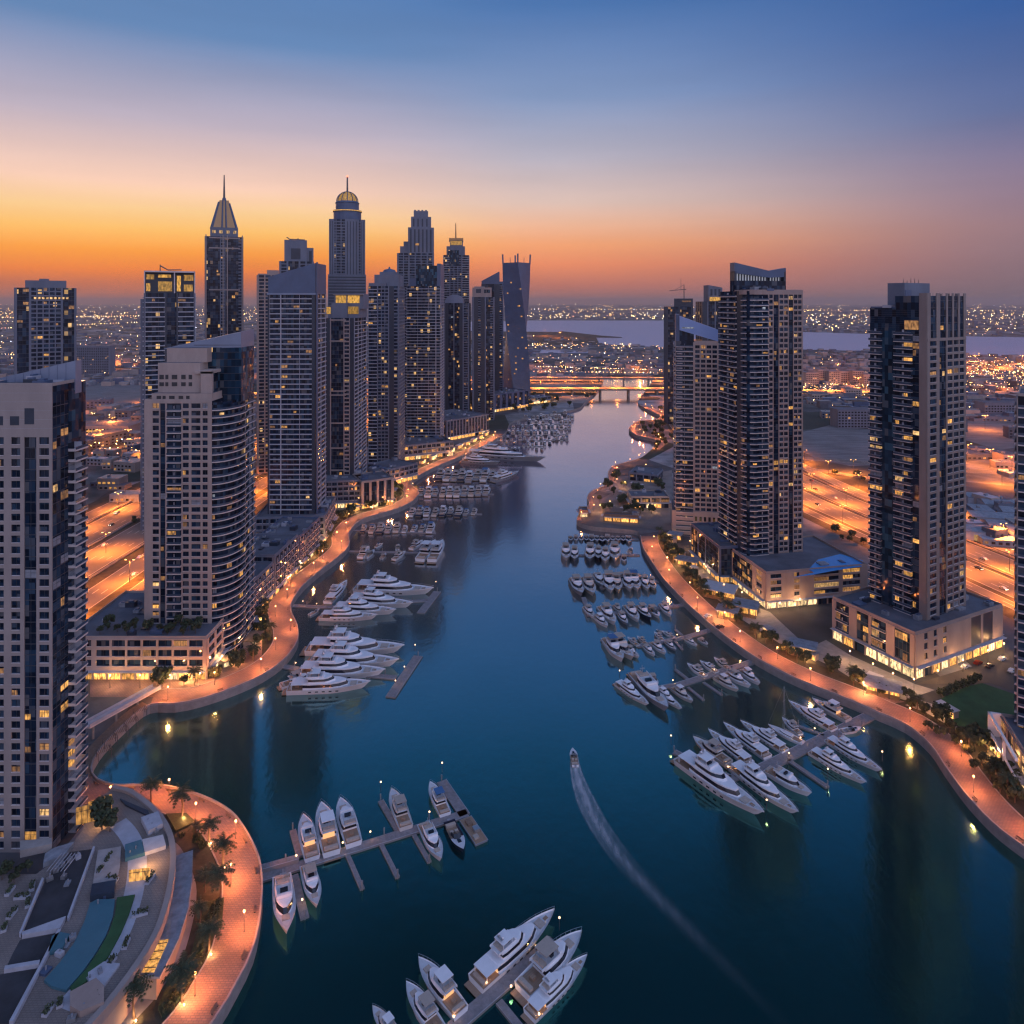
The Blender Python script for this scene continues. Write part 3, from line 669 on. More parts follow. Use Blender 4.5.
class Tower:
    def __init__(s, label, X, Y, rz=0, z=GZ, name='skyscraper', cat='skyscraper', group=None):
        s.root = thing(name, label, cat, (X, Y, z), rz, group); s.X, s.Y, s.z0 = X, Y, z
        s.p = {}; s.cells = []; s.balc = []; s.turn = False; s.units = []; s.dY = 0
    def mb(s, n): return s.p.setdefault(n, MB())
    def lx(s, px, Y=None):
        k = (px-CX)/F; a = s.root.rotation_euler.z if s.turn else 0
        return (k*(Y or s.Y)-s.X)/(math.cos(a)-k*math.sin(a))
    def lz(s, py, Y=None): return ZA(py, (Y or s.Y)+s.dY)-s.z0
    def fbox(s, part, o, th, u0, u1, z0, z1, d0, d1, m):
        c_, n_ = math.cos(th), math.sin(th)
        P = lambda u, d, z: (o[0]+u*c_+d*n_, o[1]+u*n_-d*c_, z)
        s.mb(part).hexa([P(u0, d1, z0), P(u1, d1, z0), P(u1, d0, z0), P(u0, d0, z0), P(u0, d1, z1), P(u1, d1, z1), P(u1, d0, z1), P(u0, d0, z1)], m)
    def facade(s, o, th, W, z0, z1, fh, cols, wall='beige_render', vis=True, dw=.35, bstyle='solid', bdep=1.5, slab='slab_edge', fine=True):
        if any(t == 'W' for t, _ in cols): cols = [(t, w*.72 if t == 'P' and w < 3.2 else w) for t, w in cols]
        k = W/sum(w for _, w in cols); u = 0.; n = max(1, round((z1-z0)/fh)); fh = (z1-z0)/n
        c_, n_ = math.cos(th), math.sin(th)
        at = lambda uu, d, z: (o[0]+uu*c_+d*n_, o[1]+uu*n_-d*c_, z)
        for t, w in cols:
            w *= k; a, b_ = u, u+w; u = b_
            if t == 'P': s.fbox('wall', o, th, a, b_, z0, z1, 0, dw, wall)
            elif t == 'K': s.fbox('dark_cladding', o, th, a, b_, z0, z1, 0, dw*.8, 'dark_panel')
            elif t == 'p': s.fbox('wall', o, th, a, b_, z0, z1, 0, .9, slab)
            elif t == 'W':
                for i in range(n):
                    z = z0+i*fh; s.fbox('wall', o, th, a, b_, z, z+fh*.31, 0, dw, wall)
                    if fine:
                        s.fbox('window_frames', o, th, (a+b_)/2-.05, (a+b_)/2+.05, z+fh*.31, z+fh, 0, .1, 'mullion')
                        s.fbox('window_frames', o, th, a, b_, z+fh*.31, z+fh*.31+.1, .0, dw+.08, slab)
                    if vis: s.cells.append((at(a+.03, 0, z+fh*.31), th, w-.06, fh*.69-.04))
            elif t == 'G':
                for i in range(n):
                    z = z0+i*fh; s.fbox('window_frames', o, th, a, b_, z, z+.22, 0, .08, 'mullion')
                    if vis:
                        nn = max(1, int(w/2.6))
                        for j in range(nn): s.cells.append((at(a+w*j/nn+.1, 0, z+.3), th, w/nn-.2, fh-.8))
                nm = max(1, int(w/1.7))
                for j in range(1, nm): s.fbox('window_frames', o, th, a+w*j/nm-.04, a+w*j/nm+.04, z0, z1, 0, .06, 'mullion')
            elif t == 'B':
                for i in range(n):
                    z = z0+i*fh; s.balc.append((balc_mesh(w, bdep, bstyle), at(a, 0, z+.02), th))
                    if vis:
                        nn = max(1, int(w/3.2))
                        for j in range(nn): s.cells.append((at(a+w*j/nn+.1, 0, z+.1), th, w/nn-.2, fh-.6))
            elif t == 'S':
                for i in range(n):
                    z = z0+i*fh; s.fbox('floor_bands', o, th, a, b_, z-.12, z+fh*.15, 0, .9, slab)
                    if i == 0:
                        q = max(1, int(w/3.6))
                        for j in range(q+1): s.fbox('window_frames', o, th, max(a, a+w*j/q-.09), min(b_, a+w*j/q+.09), z0, z1, 0, .5 if j % 3 == 0 else .12, slab if j % 3 == 0 else 'mullion')
                    if vis:
                        nn = max(1, int(w/3.4))
                        for j in range(nn): s.cells.append((at(a+w*j/nn+.1, 0, z+fh*.3), th, w/nn-.2, fh*.55))
    def bay(s, cx, cy_, rx, ry, a0, a1, z0, z1, fh, glass='navy_glass', dep=1.4, n=14, style='slab_edge', part='bay_glazing'):
        arc = [(cx+rx*math.cos(rad(a0+(a1-a0)*i/n)), cy_+ry*math.sin(rad(a0+(a1-a0)*i/n))) for i in range(n+1)]
        s.mb(part).prism(arc+[(cx, cy_)], z0, z1, glass)
        out = [(cx+(rx+dep)*math.cos(rad(a0+(a1-a0)*i/n)), cy_+(ry+dep)*math.sin(rad(a0+(a1-a0)*i/n))) for i in range(n+1)]
        inn = [(cx+(rx+dep-.15)*math.cos(rad(a0+(a1-a0)*i/n)), cy_+(ry+dep-.15)*math.sin(rad(a0+(a1-a0)*i/n))) for i in range(n+1)]
        gl = [(cx+(rx-.2)*math.cos(rad(a0+(a1-a0)*i/n)), cy_+(ry-.2)*math.sin(rad(a0+(a1-a0)*i/n))) for i in range(n+1)]
        b_ = MB()
        b_.rings([[(*o, -.3), (*o, .1), (*i_, .1), (*i_, 0), (*g, 0), (*g, -.3)] for o, i_, g in zip(out, inn, gl)], style, cap=False)
        md = [((o[0]+i_[0])/2, (o[1]+i_[1])/2) for o, i_ in zip(out, inn)]; b_.rings([[(*o, .101), (*o, 1.0), (*i_, 1.0), (*i_, .101)] for o, i_ in zip([(a_[0]*.6+c2[0]*.4, a_[1]*.6+c2[1]*.4) for a_, c2 in zip(out, inn)], md)], 'rail_glass', cap=False)
        b_.face([(*out[0], -.3), (*gl[0], -.3), (*gl[0], 0), (*out[0], 0)], style); b_.face([(*out[-1], -.3), (*out[-1], 0), (*gl[-1], 0), (*gl[-1], -.3)], style)
        me = b_.mesh('balcony'); nf = round((z1-z0)/fh); fh = (z1-z0)/nf
        for i in range(nf):
            s.balc.append((me, (0, 0, z0+i*fh+.02), 0.))
            for j in range(0, n, 3):
                p, q = Vector(arc[j]), Vector(arc[min(j+2, n)]); d = (q-p)
                nrm = Vector((d.y, -d.x)).normalized()*.9
                s.cells.append(((p.x+nrm.x*.5, p.y+nrm.y*.5, z0+i*fh+.1), math.atan2(d.y, d.x), d.length, fh-.7))
    def done(s, lit=.05, cap=40, blinds=0, mats=(('lit_amber', 5), ('lit_warm', 1.2), ('lit_dim', 6), ('lit_white', .12))):
        ob = {n: b_.build(n, s.root) for n, b_ in s.p.items()}
        for n, up in (('window_frames', 'glazing'), ('roof_plant', 'roof'), ('parapet', 'roof'), ('canopy', 'wall')):
            if ob.get(n) and ob.get(up): ob[n].parent = ob[up]
        gz = ob.get('glazing') or s.root
        for me, loc in s.units: link('roof_unit', me, ob.get('roof') or s.root, loc)
        bl = sorted(s.balc, key=lambda x: -x[1][2])
        if len(bl) > 100:                       # the hundred highest stay single; the rest are one body
            rest = bl[100:]; bl = bl[:100]; m_ = MB()
            for me, loc, th in rest:
                i = len(m_.v); M = Matrix.Translation(loc) @ Matrix.Rotation(th, 4, 'Z')
                m_.v += [tuple(M @ v.co) for v in me.vertices]
                for pl in me.polygons:
                    m_.f.append(tuple(i+k for k in pl.vertices)); m_.m.append(m_.mi(me.materials[pl.material_index].name))
            o = m_.build('balcony', s.root); o['kind'] = 'stuff'
        for me, loc, th in bl: link('balcony', me, s.root, loc, th)
        R.shuffle(s.cells)
        k = min(int(cap*1.5), 100, int(len(s.cells)*lit*1.7)); ms = [m for m, w in mats]; ws = [w for m, w in mats]
        for i, (loc, th, w, h) in enumerate(s.cells[:k+blinds]):
            if i < k:
                w2 = w*R.choice([.45, .6, 1, 1]); h2 = h*R.choice([.7, .85, 1])
                o = link('window', win_mesh(w2, h2, R.choices(ms, ws)[0]), gz, loc, th); o['label'] = 'lit window'
            else: link('window', win_mesh(w, h, 'rail_glass' if R.random() < .5 else 'roof_plant'), gz, loc, th)
        return s.root
    def roof(s, poly, z, parapet=1.1, m='roof_grey', wall='beige_render', clutter=6):
        n = len(poly); b_ = s.mb('roof'); b_.sheet(poly, z+.06, m)
        c0 = Vector((sum(p[0] for p in poly)/n, sum(p[1] for p in poly)/n))
        inn = [tuple(c0+(Vector(p)-c0)*(1-.45/max(4, (Vector(p)-c0).length))) for p in poly]
        pb = s.mb('parapet')
        for j in range(n):
            q = (j+1) % n; pb.hexa([(*poly[j], z), (*poly[q], z), (*inn[q], z), (*inn[j], z), (*poly[j], z+parapet), (*poly[q], z+parapet), (*inn[q], z+parapet), (*inn[j], z+parapet)], wall)
        for _ in range(clutter):
            e = R.randrange(n); p = c0+(Vector(poly[e]).lerp(Vector(poly[(e+1) % n]), R.random())-c0)*(.9*R.random()**.5)
            a, b2, h = R.uniform(.6, 2.8), R.uniform(.6, 2.4), R.uniform(.5, 2.4); u = MB()
            u.box(-a, a, -b2, b2, 0, h, R.choice(['roof_plant', 'slab_grey', 'roof_plant', 'slate_panel', 'dark_panel']))
            if h > 1.2: u.box(-a*.5, a*.5, -b2*.5, b2*.5, h, h+.5, 'slate_panel')
            s.units.append((u.mesh('roof_unit'), (p.x, p.y, z+.07)))

H90 = math.pi/2
def rect(x0, y0, x1, y1): return [(x0, y0), (x1, y0), (x1, y1), (x0, y1)]
def shell(t, W, D, z1, front, side, sideR=True, fh=3.2, z0=0, glass='navy_glass', back=True, litm=None, **kw):
    """rectangular tower body: glazed core with facades on the front and both sides"""
    t.mb('glazing').box(0, W, 0, D, z0, z1, glass)
    t.facade((0, 0), 0, W, z0, z1, fh, front, **kw)
    t.facade((W, 0), H90, D, z0, z1, fh, side, vis=sideR, **kw)
    t.facade((0, D), -H90, D, z0, z1, fh, side[::-1], vis=not sideR, **kw)
    if back: t.facade((W, D), math.pi, W, z0, z1, fh*2, [('P', 1), ('G', 2)]*4+[('P', 1)], **dict(kw, vis=False))

# ---- T1: pale tower cut by the frame
t = Tower('pale stone tower cut off by the frame edge, dark side of stacked balconies', XA(-72, 200), 200)
W, D, zt = XA(52.6, 200)-t.X, 13, t.lz(384); zf = t.lz(437)
t.mb('glazing').box(0, W, 0, D, 0, zt-.6, 'navy_glass')
fc = [('P', 2.2), ('W', 2.4), ('P', 1.2), ('G', 3.1), ('P', 1.2), ('W', 2.4), ('P', 2.6), ('W', 2.4), ('P', 2.4), ('W', 2.3), ('P', 2.6), ('W', 2.3), ('P', 1.4), ('G', 3.1), ('P', 1.), ('W', 2.5), ('P', 1.)]
t.facade((0, 0), 0, W, 0, zf, 3.1, fc, wall='pale_render')
t.fbox('wall', (0, 0), 0, 0, W, zf, zt, 0, .36, 'pale_render')
for px0, px1, py0, py1 in ((25.5, 35, 408, 424), (11, 20, 416, 425), (-3, 4, 416, 425), (-28, -19, 416, 425)):
    t.fbox('window_frames', (0, 0), 0, t.lx(px0), t.lx(px1), t.lz(py1), t.lz(py0), .36, .42, 'dark_panel')
for i in range(1, 6): t.fbox('wall', (0, 0), 0, 0, W, zf+(zt-zf)*i/6-.02, zf+(zt-zf)*i/6+.02, .36, .375, 'slab_grey')
t.facade((W, 0), H90, 7, 0, zt-3.5, 3.1, [('G', 7)], wall='pale_render')
t.facade((W, 7), H90, 6, 0, t.lz(440, 207), 3.1, [('B', 6)], wall='pale_render', bdep=2.3)
t.mb('glazing').box(0, W-7, D, 27, 0, zt-2, 'navy_glass')
t.fbox('dark_cladding', (W, 7), H90, 0, 6, t.lz(440, 207), zt-3, 0, .2, 'blue_glass')
t.facade((0, D), math.pi/-2, D, 0, zt, 3.1, [('P', 2), ('W', 2)]*6, vis=False, wall='pale_render', fine=False)
cr = t.mb('crown'); zl, zr = t.lz(381, 212), t.lz(360, 212)
zl2 = zl-(zr-zl)*.35
cr.hexa([(-1, 10, zt-4), (W+.3, 10, zt-4), (W+.3, 12, zt-4), (-1, 12, zt-4), (-1, 10, zl2), (W+.3, 10, zr), (W+.3, 12, zr), (-1, 12, zl2)], 'steel_panel')
cr.hexa([(W-.3, 12, zt-4), (W+.3, 12, zt-4), (W+.3, 13, zt-4), (W-.3, 13, zt-4), (W-.3, 12, zr), (W+.3, 12, zr), (W+.3, 13, zr), (W-.3, 13, zr)], 'steel_panel')
for i in range(1, 14): cr.box(W*i/14-.04, W*i/14+.04, 9.94, 9.999, zt-3, zl2+(zr-zl2)*i/14-.05, 'slate_panel')
t.roof(rect(0, 0, W, D), zt-.6, .9, wall='pale_render'); t.done(.045, 60, 25)

# ---- T2: beige tower with the rounded flank
t = Tower('beige tower with rounded flank of curved balconies and stepped top, above arcaded podium', XA(145, 305), 305)
W, D = XA(212, 305)-t.X, 26; zt = t.lz(401)
t.mb('glazing').box(0, W, 0, D, 0, zt, 'navy_glass')
fc = [('P', 31), ('W', 25), ('P', 5), ('G', 20), ('P', 6), ('B', 57), ('P', 5), ('W', 24), ('P', 10), ('W', 36), ('P', 8), ('W', 20), ('P', 16)]
t.facade((0, 0), 0, W, 0, zt-1, 3.25, fc, bdep=.8)
t.fbox('wall', (0, 0), 0, 0, W, zt-1, zt+.4, 0, .37, 'beige_render')
t.facade((0, D), -H90, D, 0, zt, 3.25, [('P', 3), ('W', 2.4), ('P', 2), ('W', 2.4), ('P', 2), ('W', 2.4), ('P', 3)], vis=False)
t.bay(W-.4, 14.6, 7.6, 13.4, -89, 40, 0, t.lz(403), 3.25, n=20)
t.mb('glazing').box(W-6, W+7, 19, 30, 0, t.lz(396, 325), 'blue_glass')
t.facade((W+7, 19), H90, 11, 0, t.lz(396, 325), 3.25, [('P', .5), ('B', 8), ('P', .5)], bstyle='grey', bdep=1.2)
b_ = t.mb('upper_storeys')
def blk(px0, px1, ptop, y0, y1, pbot, m='beige_render', top=None):
    b_.box(t.lx(px0), t.lx(px1), y0, y1, t.lz(pbot), t.lz(ptop), m, top or 'roof_grey')
blk(151, 211.5, 393.5, .6, 20, 401.2); blk(154.5, 197, 363.5, 3, 18, 393.5); blk(160, 201, 349, 6, 20, 363.5)
blk(199, 210.5, 372, 1.4, 3, 393.5); 
b_.box(t.lx(193), t.lx(210.5), 1.4, 14, t.lz(374), t.lz(371), 'beige_render')
t.mb('glazing').box(t.lx(197), t.lx(208.5), 3.2, 16, t.lz(393.5), t.lz(374.2), 'navy_glass')
for r, (py0, py1) in enumerate(((380, 375.5), (387, 383), (399.5, 396))):
    for px0, px1 in ((156, 160.5), (162, 165), (168.5, 174), (178, 182.5), (185.5, 189)):
        yy = 3 if r < 2 else .6
        t.mb('window_frames').box(t.lx(px0), t.lx(px1), yy-.1, yy-.02, t.lz(py0), t.lz(py1), 'boat_glass')
g_ = t.mb('glazing')
xa, xb = t.lx(194, 316), t.lx(241, 316)
g_.box(xa, xb, 11, 27, t.lz(402, 316), t.lz(347.5, 316), 'blue_glass')
cr = t.mb('crown'); xl = t.lx(164, 316)
cr.hexa([(xl, 11.3, t.lz(349, 316)), (xb, 10.9, t.lz(347.4, 316)), (xb, 27, t.lz(347.4, 316)), (xl, 27, t.lz(349, 316)), (xl, 11.3, t.lz(348.4, 316)), (xb, 10.9, t.lz(332, 316)), (xb, 27, t.lz(330, 316)), (xl, 27, t.lz(348.4, 316))], 'steel_panel')
for i in range(9): t.fbox('window_frames', (xa, 11), 0, 0, xb-xa, t.lz(402, 316)+3.2*i, t.lz(402, 316)+3.2*i+.2, 0, .1, 'mullion')
t.roof(rect(0, 0, W, D), zt, .8, clutter=3); t.done(.05, 70, 20)

# ---- T3: navy tower with slanted crown
t = Tower('navy glass tower ringed with pale floor bands under a blank slanted crown', XA(268, 462), 462)
W = XA(315, 462)-t.X; D = 26; zt = t.lz(294)
shell(t, W, D, zt, [('K', 1.2), ('S', 7), ('p', .5), ('S', 20), ('K', 2)], [('K', 2), ('S', 11), ('K', 1), ('S', 11), ('K', 1)], fh=3.3, slab='slab_grey', glass='navy_glass')
cr = t.mb('crown')
cr.hexa([(0.2, -.3, zt), (W+.4, -.3, zt), (W+.4, D, zt), (.2, D, zt), (.2, -.3, t.lz(277)), (W+.4, -.3, t.lz(263)), (W+.4, D, t.lz(263)), (.2, D, t.lz(277))], 'slate_panel')
cr.box(W+.9, W+1.5, -.3, 2, 0, t.lz(262), 'slate_panel')
cr.box(-.5, W+1, -1.0, -.3, zt-.5, zt+.6, 'steel_panel')
t.done(.035, 45)

# ---- T4: tower with gold-lit penthouse
t = Tower('dark tower with white ladder frames on its front and gold lit penthouse', XA(326, 555), 555)
W = XA(354, 555)-t.X; D = 46; zt = t.lz(318)
shell(t, W, D, zt, [('K', 4), ('P', 1.3), ('G', 12), ('P', 1.3), ('W', 4.5), ('P', 1), ('K', 4)], [('S', 12), ('K', 1), ('S', 14), ('K', 1), ('S', 12)], fh=3.2, wall='pale_render', slab='slab_grey')
for py in (320, 341, 391, 395, 423, 448, 470):
    t.fbox('wall', (0, 0), 0, W*.14, W*.72, t.lz(py)-.5, t.lz(py)+.5, .37, .6, 'pale_render')
t.mb('penthouse').box(1, W+4, 2, 30, zt, t.lz(309), 'grey_render'); t.mb('penthouse').box(t.lx(331), t.lx(347), 1, 14, zt, t.lz(303), 'grey_render'); t.mb('penthouse').box(t.lx(333), t.lx(362), 4, 26, t.lz(309), t.lz(294), 'grey_render')
gl = MB()
for px0, px1, py0, py1, yy in ((334.5, 345, 303, 295.5, 3.9), (346.5, 358.5, 303, 295.5, 3.9), (347.5, 358, 314, 306.5, 1.9), (325.8, 330, 314, 307, 1.9)):
    gl = MB(); gl.box(t.lx(px0), t.lx(px1), yy-.1, yy-.02, t.lz(py0), t.lz(py1), 'gold_glow'); gl.build('lit_panel', t.root)
t.mb('penthouse').box(t.lx(332), t.lx(363), 2.5, 3.8, t.lz(294.8), t.lz(294), 'pale_render')
t.done(.035, 45)

def gen(label, l, r, Y, top, front, side, dep=34, fh=3.3, glass='far_glass', lit=.02, cap=25, crown=None, face=0, right=True, base=3, **kw):
    t = Tower(label, XA(l, Y), Y, -face*math.atan2(XA((l+r)/2, Y), Y)); t.turn = True; W = t.lx(r); zt = t.lz(top)
    shell(t, W, dep, zt, front, side, sideR=right, fh=fh, glass=glass, fine=False, **kw)
    if crown: crown(t, W, dep, zt)
    else: t.roof(rect(0, 0, W, dep), zt, 1.5, wall=kw.get('wall', 'beige_render'))
    t.done(lit, cap); return t
def tiers(t, lst, m, dep, part='crown', y0=0, glass=None):
    for px0, px1, ptop, pbot, ins in lst: t.mb(part).box(t.lx(px0), t.lx(px1), y0+ins, y0+dep-ins, t.lz(pbot), t.lz(ptop), m)

# ---- T5: domed tower
def cr_dome(t, W, D, zt):
    cx_, cy_ = W/2, D/2
    d = t.mb('crown'); t.dY = 20
    d.lathe([(t.lx(361.6)-cx_, zt), (t.lx(361.6)-cx_, t.lz(212)), (t.lx(362.3)-cx_, t.lz(212)), (t.lx(362.3)-cx_, t.lz(210.4)), (t.lx(359.3)-cx_, t.lz(210.2)), (t.lx(359.3)-cx_, t.lz(203.5)), (t.lx(360)-cx_, t.lz(203)), (t.lx(358.5)-cx_, t.lz(201.4)), (.1, t.lz(201.4))], 'slate_panel', 24, (cx_, cy_))
    gb = MB(); gb.lathe([(t.lx(362.6)-cx_, t.lz(211.6)), (t.lx(362.6)-cx_, t.lz(210.8))], 'gold_glow', 24, (cx_, cy_)); gb.build('lit_ring', t.root)
    rr, z0_, z1_ = t.lx(358)-cx_, t.lz(201.3), t.lz(191.6)
    g = MB(); g.lathe([(max(.05, rr*math.cos(rad(a))), z0_+(z1_-z0_)*math.sin(rad(a))) for a in range(0, 91, 10)], 'gold_glow', 24, (cx_, cy_)); g.build('dome', t.root, True)
    rb = MB()
    for k in range(12):
        a = 2*math.pi*k/12
        pts = [(cx_+(rr+.4)*math.cos(rad(e))*math.cos(a), cy_+(rr+.4)*math.cos(rad(e))*math.sin(a), z0_+(z1_-z0_+.4)*math.sin(rad(e))) for e in range(0, 91, 15)]
        for p, q in zip(pts[:-1], pts[1:]): rb.tube(p, q, .5, .5, 'slate_panel', 5)
    rb.build('dome_ribs', t.root)
    sp = MB(); sp.tube((cx_, cy_, z1_-1), (cx_, cy_, t.lz(176.5)), 1.1, .8, 'post_metal', 8); sp.build('mast', t.root)
    rl = MB(); rl.ball((cx_, cy_, t.lz(175.6)), 1.2, 'beacon_red'); rl.build('beacon', t.root)
    for px0, px1 in ((329, 334.5), (345, 358), (360.5, 365.2)): t.mb('crown').box(t.lx(px0), t.lx(px1), -1.2, 8, 0, t.lz(221 if px0 != 345 else 220.5), 'grey_render')
    for px0, px1 in ((330.3, 330.8), (332.3, 332.9), (347, 347.8), (350, 350.8), (353, 353.8), (356, 356.8), (361.5, 362), (363.4, 364)): t.mb('window_frames').box(t.lx(px0), t.lx(px1), -1.3, -1.2, 30, t.lz(223), 'dark_panel')
    t.mb('wall').box(t.lx(328), t.lx(366), -2, D, 0, t.lz(275), 'grey_render')
    for i in range(22): t.mb('window_frames').box(t.lx(328.6), t.lx(365.4), -2.1, -2, t.lz(275)-4-i*3.4, t.lz(275)-2.6-i*3.4, 'dark_panel')
gen('tall tower with a glowing gold dome and short mast', 330, 364.5, 800, 219, [('P', 1.2), ('W', 2.4), ('P', .8), ('W', 2.4), ('P', .8), ('W', 3), ('P', .8), ('W', 3), ('P', 1.2), ('W', 2.4), ('P', .8), ('W', 2.4), ('P', 1.2)], [('P', 2), ('W', 2)]*5, 40, face=1, wall='grey_render', crown=cr_dome, lit=.004)
# ---- T6
def cr6(t, W, D, zt):
    tiers(t, [(368.5, 386, 283, 286, 1), (373.5, 398, 274.5, 286, 4), (378, 394, 271.5, 274.5, 8)], 'grey_render', D)
    g = MB(); g.lathe([(t.lx(393)-t.lx(386), t.lz(271.5)), ((t.lx(393)-t.lx(386))*.8, t.lz(269)), (1, t.lz(267.8)), (.6, t.lz(266)), (.1, t.lz(265.6))], 'slate_panel', 16, (t.lx(386), D/2)); g.build('dome', t.root)
gen('beige ribbed tower with a small dark dome on a stepped top', 368.5, 399, 654, 286, [('S', 7), ('P', 1.2), ('W', 2.4), ('P', .7), ('W', 2.4), ('P', .7), ('W', 2.4), ('P', 1.2), ('K', 4), ('W', 3), ('P', 1.5)], [('P', 1), ('W', 2)]*6, 36, wall='grey_render', crown=cr6, lit=.022, slab='slab_grey')
# ---- T7 stepped tall
def cr7(t, W, D, zt):
    tiers(t, [(408, 434, 227, 253.5, 1), (411, 431.2, 216, 227, 3), (413.7, 428.2, 210, 216, 5)], 'grey_render', 38)
    for k in range(4): t.mb('crown').box(t.lx(414+k*3.7), t.lx(416+k*3.7), 5, 9, t.lz(210), t.lz(209), 'grey_render')
    for i in range(6): t.mb('window_frames').box(t.lx(410+i*4), t.lx(411.6+i*4), .9, .98, t.lz(252), t.lz(229), 'dark_panel')
    for i in range(4): t.mb('window_frames').box(t.lx(413+i*4.4), t.lx(414.4+i*4.4), 2.9, 2.98, t.lz(226), t.lz(218), 'dark_panel')
    t.mb('crown').box(t.lx(400), t.lx(408), 3, 24, zt, t.lz(246), 'grey_render'); t.mb('crown').box(t.lx(403.5), t.lx(408), 5, 22, t.lz(246), t.lz(241), 'grey_render')
    g = MB(); g.box(t.lx(415.5), t.lx(419), .8, .88, t.lz(245), t.lz(243), 'lit_amber'); g.build('lit_panel', t.root)
gen('tallest ribbed tower with shoulders stepping up to a crenellated block', 397.3, 433.8, 850, 253, [('P', 1), ('W', 2), ('P', .6), ('W', 2), ('P', 1), ('W', 2.4), ('P', .6), ('W', 2.4), ('P', .6), ('W', 2.4), ('P', 1), ('W', 2), ('P', 1)], [('P', 1), ('W', 2)]*6, 44, wall='grey_render', face=1, crown=cr7, lit=.004)
# ---- T8
def cr8(t, W, D, zt):
    t.mb('crown').box(t.lx(416), t.lx(437), 1, D-4, zt, t.lz(265.5), 'blue_glass'); t.mb('crown').box(t.lx(437), t.lx(440.5), .4, D, zt-20, t.lz(263.5), 'slate_panel')
    t.mb('crown').box(t.lx(409), t.lx(416), 4, D-4, zt, t.lz(278), 'slate_panel')
gen('broad dark tower wrapped in close horizontal bands with a plain glass top', 407, 440, 740, 286, [('S', 30), ('p', .6), ('S', 4)], [('S', 8), ('P', 1), ('S', 8), ('P', 1)], 40, slab='slab_grey', crown=cr8, lit=.045, cap=40, wall='slate_panel', fh=3.2)
# ---- T9 antenna
def cr9(t, W, D, zt):
    tiers(t, [(446.5, 465, 246, 255.5, 3), (449.8, 463, 240, 246, 7)], 'grey_render', 40)
    g = MB(); g.box(t.lx(449), t.lx(463.4), 6.5, 33, t.lz(240), t.lz(237.5), 'gold_metal'); g.box(t.lx(450.4), t.lx(462), 6.6, 6.9, t.lz(244.6), t.lz(240.4), 'gold_glow'); g.build('lit_crown', t.root)
    t.mb('window_frames').box(t.lx(448), t.lx(459), -.5, -.4, t.lz(266), t.lz(250), 'blue_glass')
    sp = MB(); sp.tube((t.lx(455.7), 20, t.lz(237.5)), (t.lx(455.7), 20, t.lz(221.5)), 1.3, .6, 'gold_metal', 6); sp.build('mast', t.root)
gen('slim tower topped by a flared gold lit crown with a thin antenna', 443.5, 469, 1000, 255, [('S', 3), ('P', .6), ('W', 1.6), ('P', .5), ('W', 1.6), ('P', .5), ('W', 1.6), ('P', .6), ('S', 3.4)], [('S', 4), ('P', 1)]*3, 44, face=1, wall='grey_render', slab='slab_grey', crown=cr9, lit=.006)
# ---- T10
def cr10(t, W, D, zt):
    g = t.mb('crown'); arc = [(t.lx(454)+(t.lx(463.5)-t.lx(454))*math.cos(rad(a)), t.lz(303)+(t.lz(294.5)-t.lz(303))*math.sin(rad(a))) for a in range(0, 181, 20)]
    g.rings([[(x, yy, z) for x, z in arc] for yy in (1, 24)], 'steel_panel', closed=False, cap=False); g.face([(x, 1, z) for x, z in arc], 'steel_panel')
gen('pale shouldered tower with a rounded grey cap, in front of the antenna tower', 444, 469, 930, 303, [('P', 1), ('K', 2), ('G', 3), ('P', .8), ('G', 3), ('K', 2), ('P', 1), ('W', 2.4), ('P', 1)], [('P', 1), ('W', 2)]*4, 36, wall='grey_render', crown=cr10, lit=.05)
# ---- T11
def cr11(t, W, D, zt):
    tiers(t, [(472.3, 491, 287.5, 297, 1), (474, 484, 286.4, 287.5, 6)], 'pale_render', 30)
    t.mb('window_frames').box(t.lx(476), t.lx(481), .9, .98, t.lz(293), t.lz(289), 'dark_panel'); t.mb('window_frames').box(t.lx(484), t.lx(490), .9, .98, t.lz(293), t.lz(289.5), 'blue_glass')
gen('pale tower with dark vertical strips and an open frame top, beside the slant topped tower', 472.3, 494, 930, 297, [('P', 1.6), ('K', 3), ('W', 1.6), ('K', 3), ('P', 1.2), ('G', 3), ('W', 2), ('P', .8)], [('P', 1), ('W', 2)]*4, 34, wall='grey_render', crown=cr11, lit=.025)
# ---- T12
def cr12(t, W, D, zt):
    t.mb('crown').hexa([(0, -.4, zt), (W*.82, -.4, zt), (W*.82, D, zt), (0, D, zt), (0, -.4, t.lz(281)), (W*.82, -.4, t.lz(271.5)), (W*.82, D, t.lz(271.5)), (0, D, t.lz(281))], 'slate_panel')
    t.mb('crown').box(W*.82, W, 0, D, zt, t.lz(281.5), 'slate_panel')
gen('plain dark tower with a slant cut top beside the twisted tower', 481.5, 503, 1050, 284, [('K', 3), ('G', 6), ('K', 4), ('W', 2), ('P', .5)], [('P', 1), ('W', 2)]*4, 36, wall='slate_panel', crown=cr12, lit=.05)
# ---- T13 twisted
t = Tower('twisted grey tower turning as it rises to an open framed top', XA(516.5, 1150), 1165)
hw, zt = 16.5, t.lz(263); nfl = 64; rg = []; b_ = t.mb('facade')
for i in range(nfl+1):
    a = rad(38-78*i/nfl); ring = []
    for k in range(4):
        for s_ in range(5):
            u = -1+2*s_/5; p = {0: (u, -1), 1: (1, u), 2: (-u, 1), 3: (-1, -u)}[k]
            ring.append((hw*(p[0]*math.cos(a)-p[1]*math.sin(a)), hw*(p[0]*math.sin(a)+p[1]*math.cos(a)), zt*i/nfl))
    rg.append(ring)
b_.rings(rg, 'twist_panel' if 'twist_panel' in MATS else 'slate_panel')
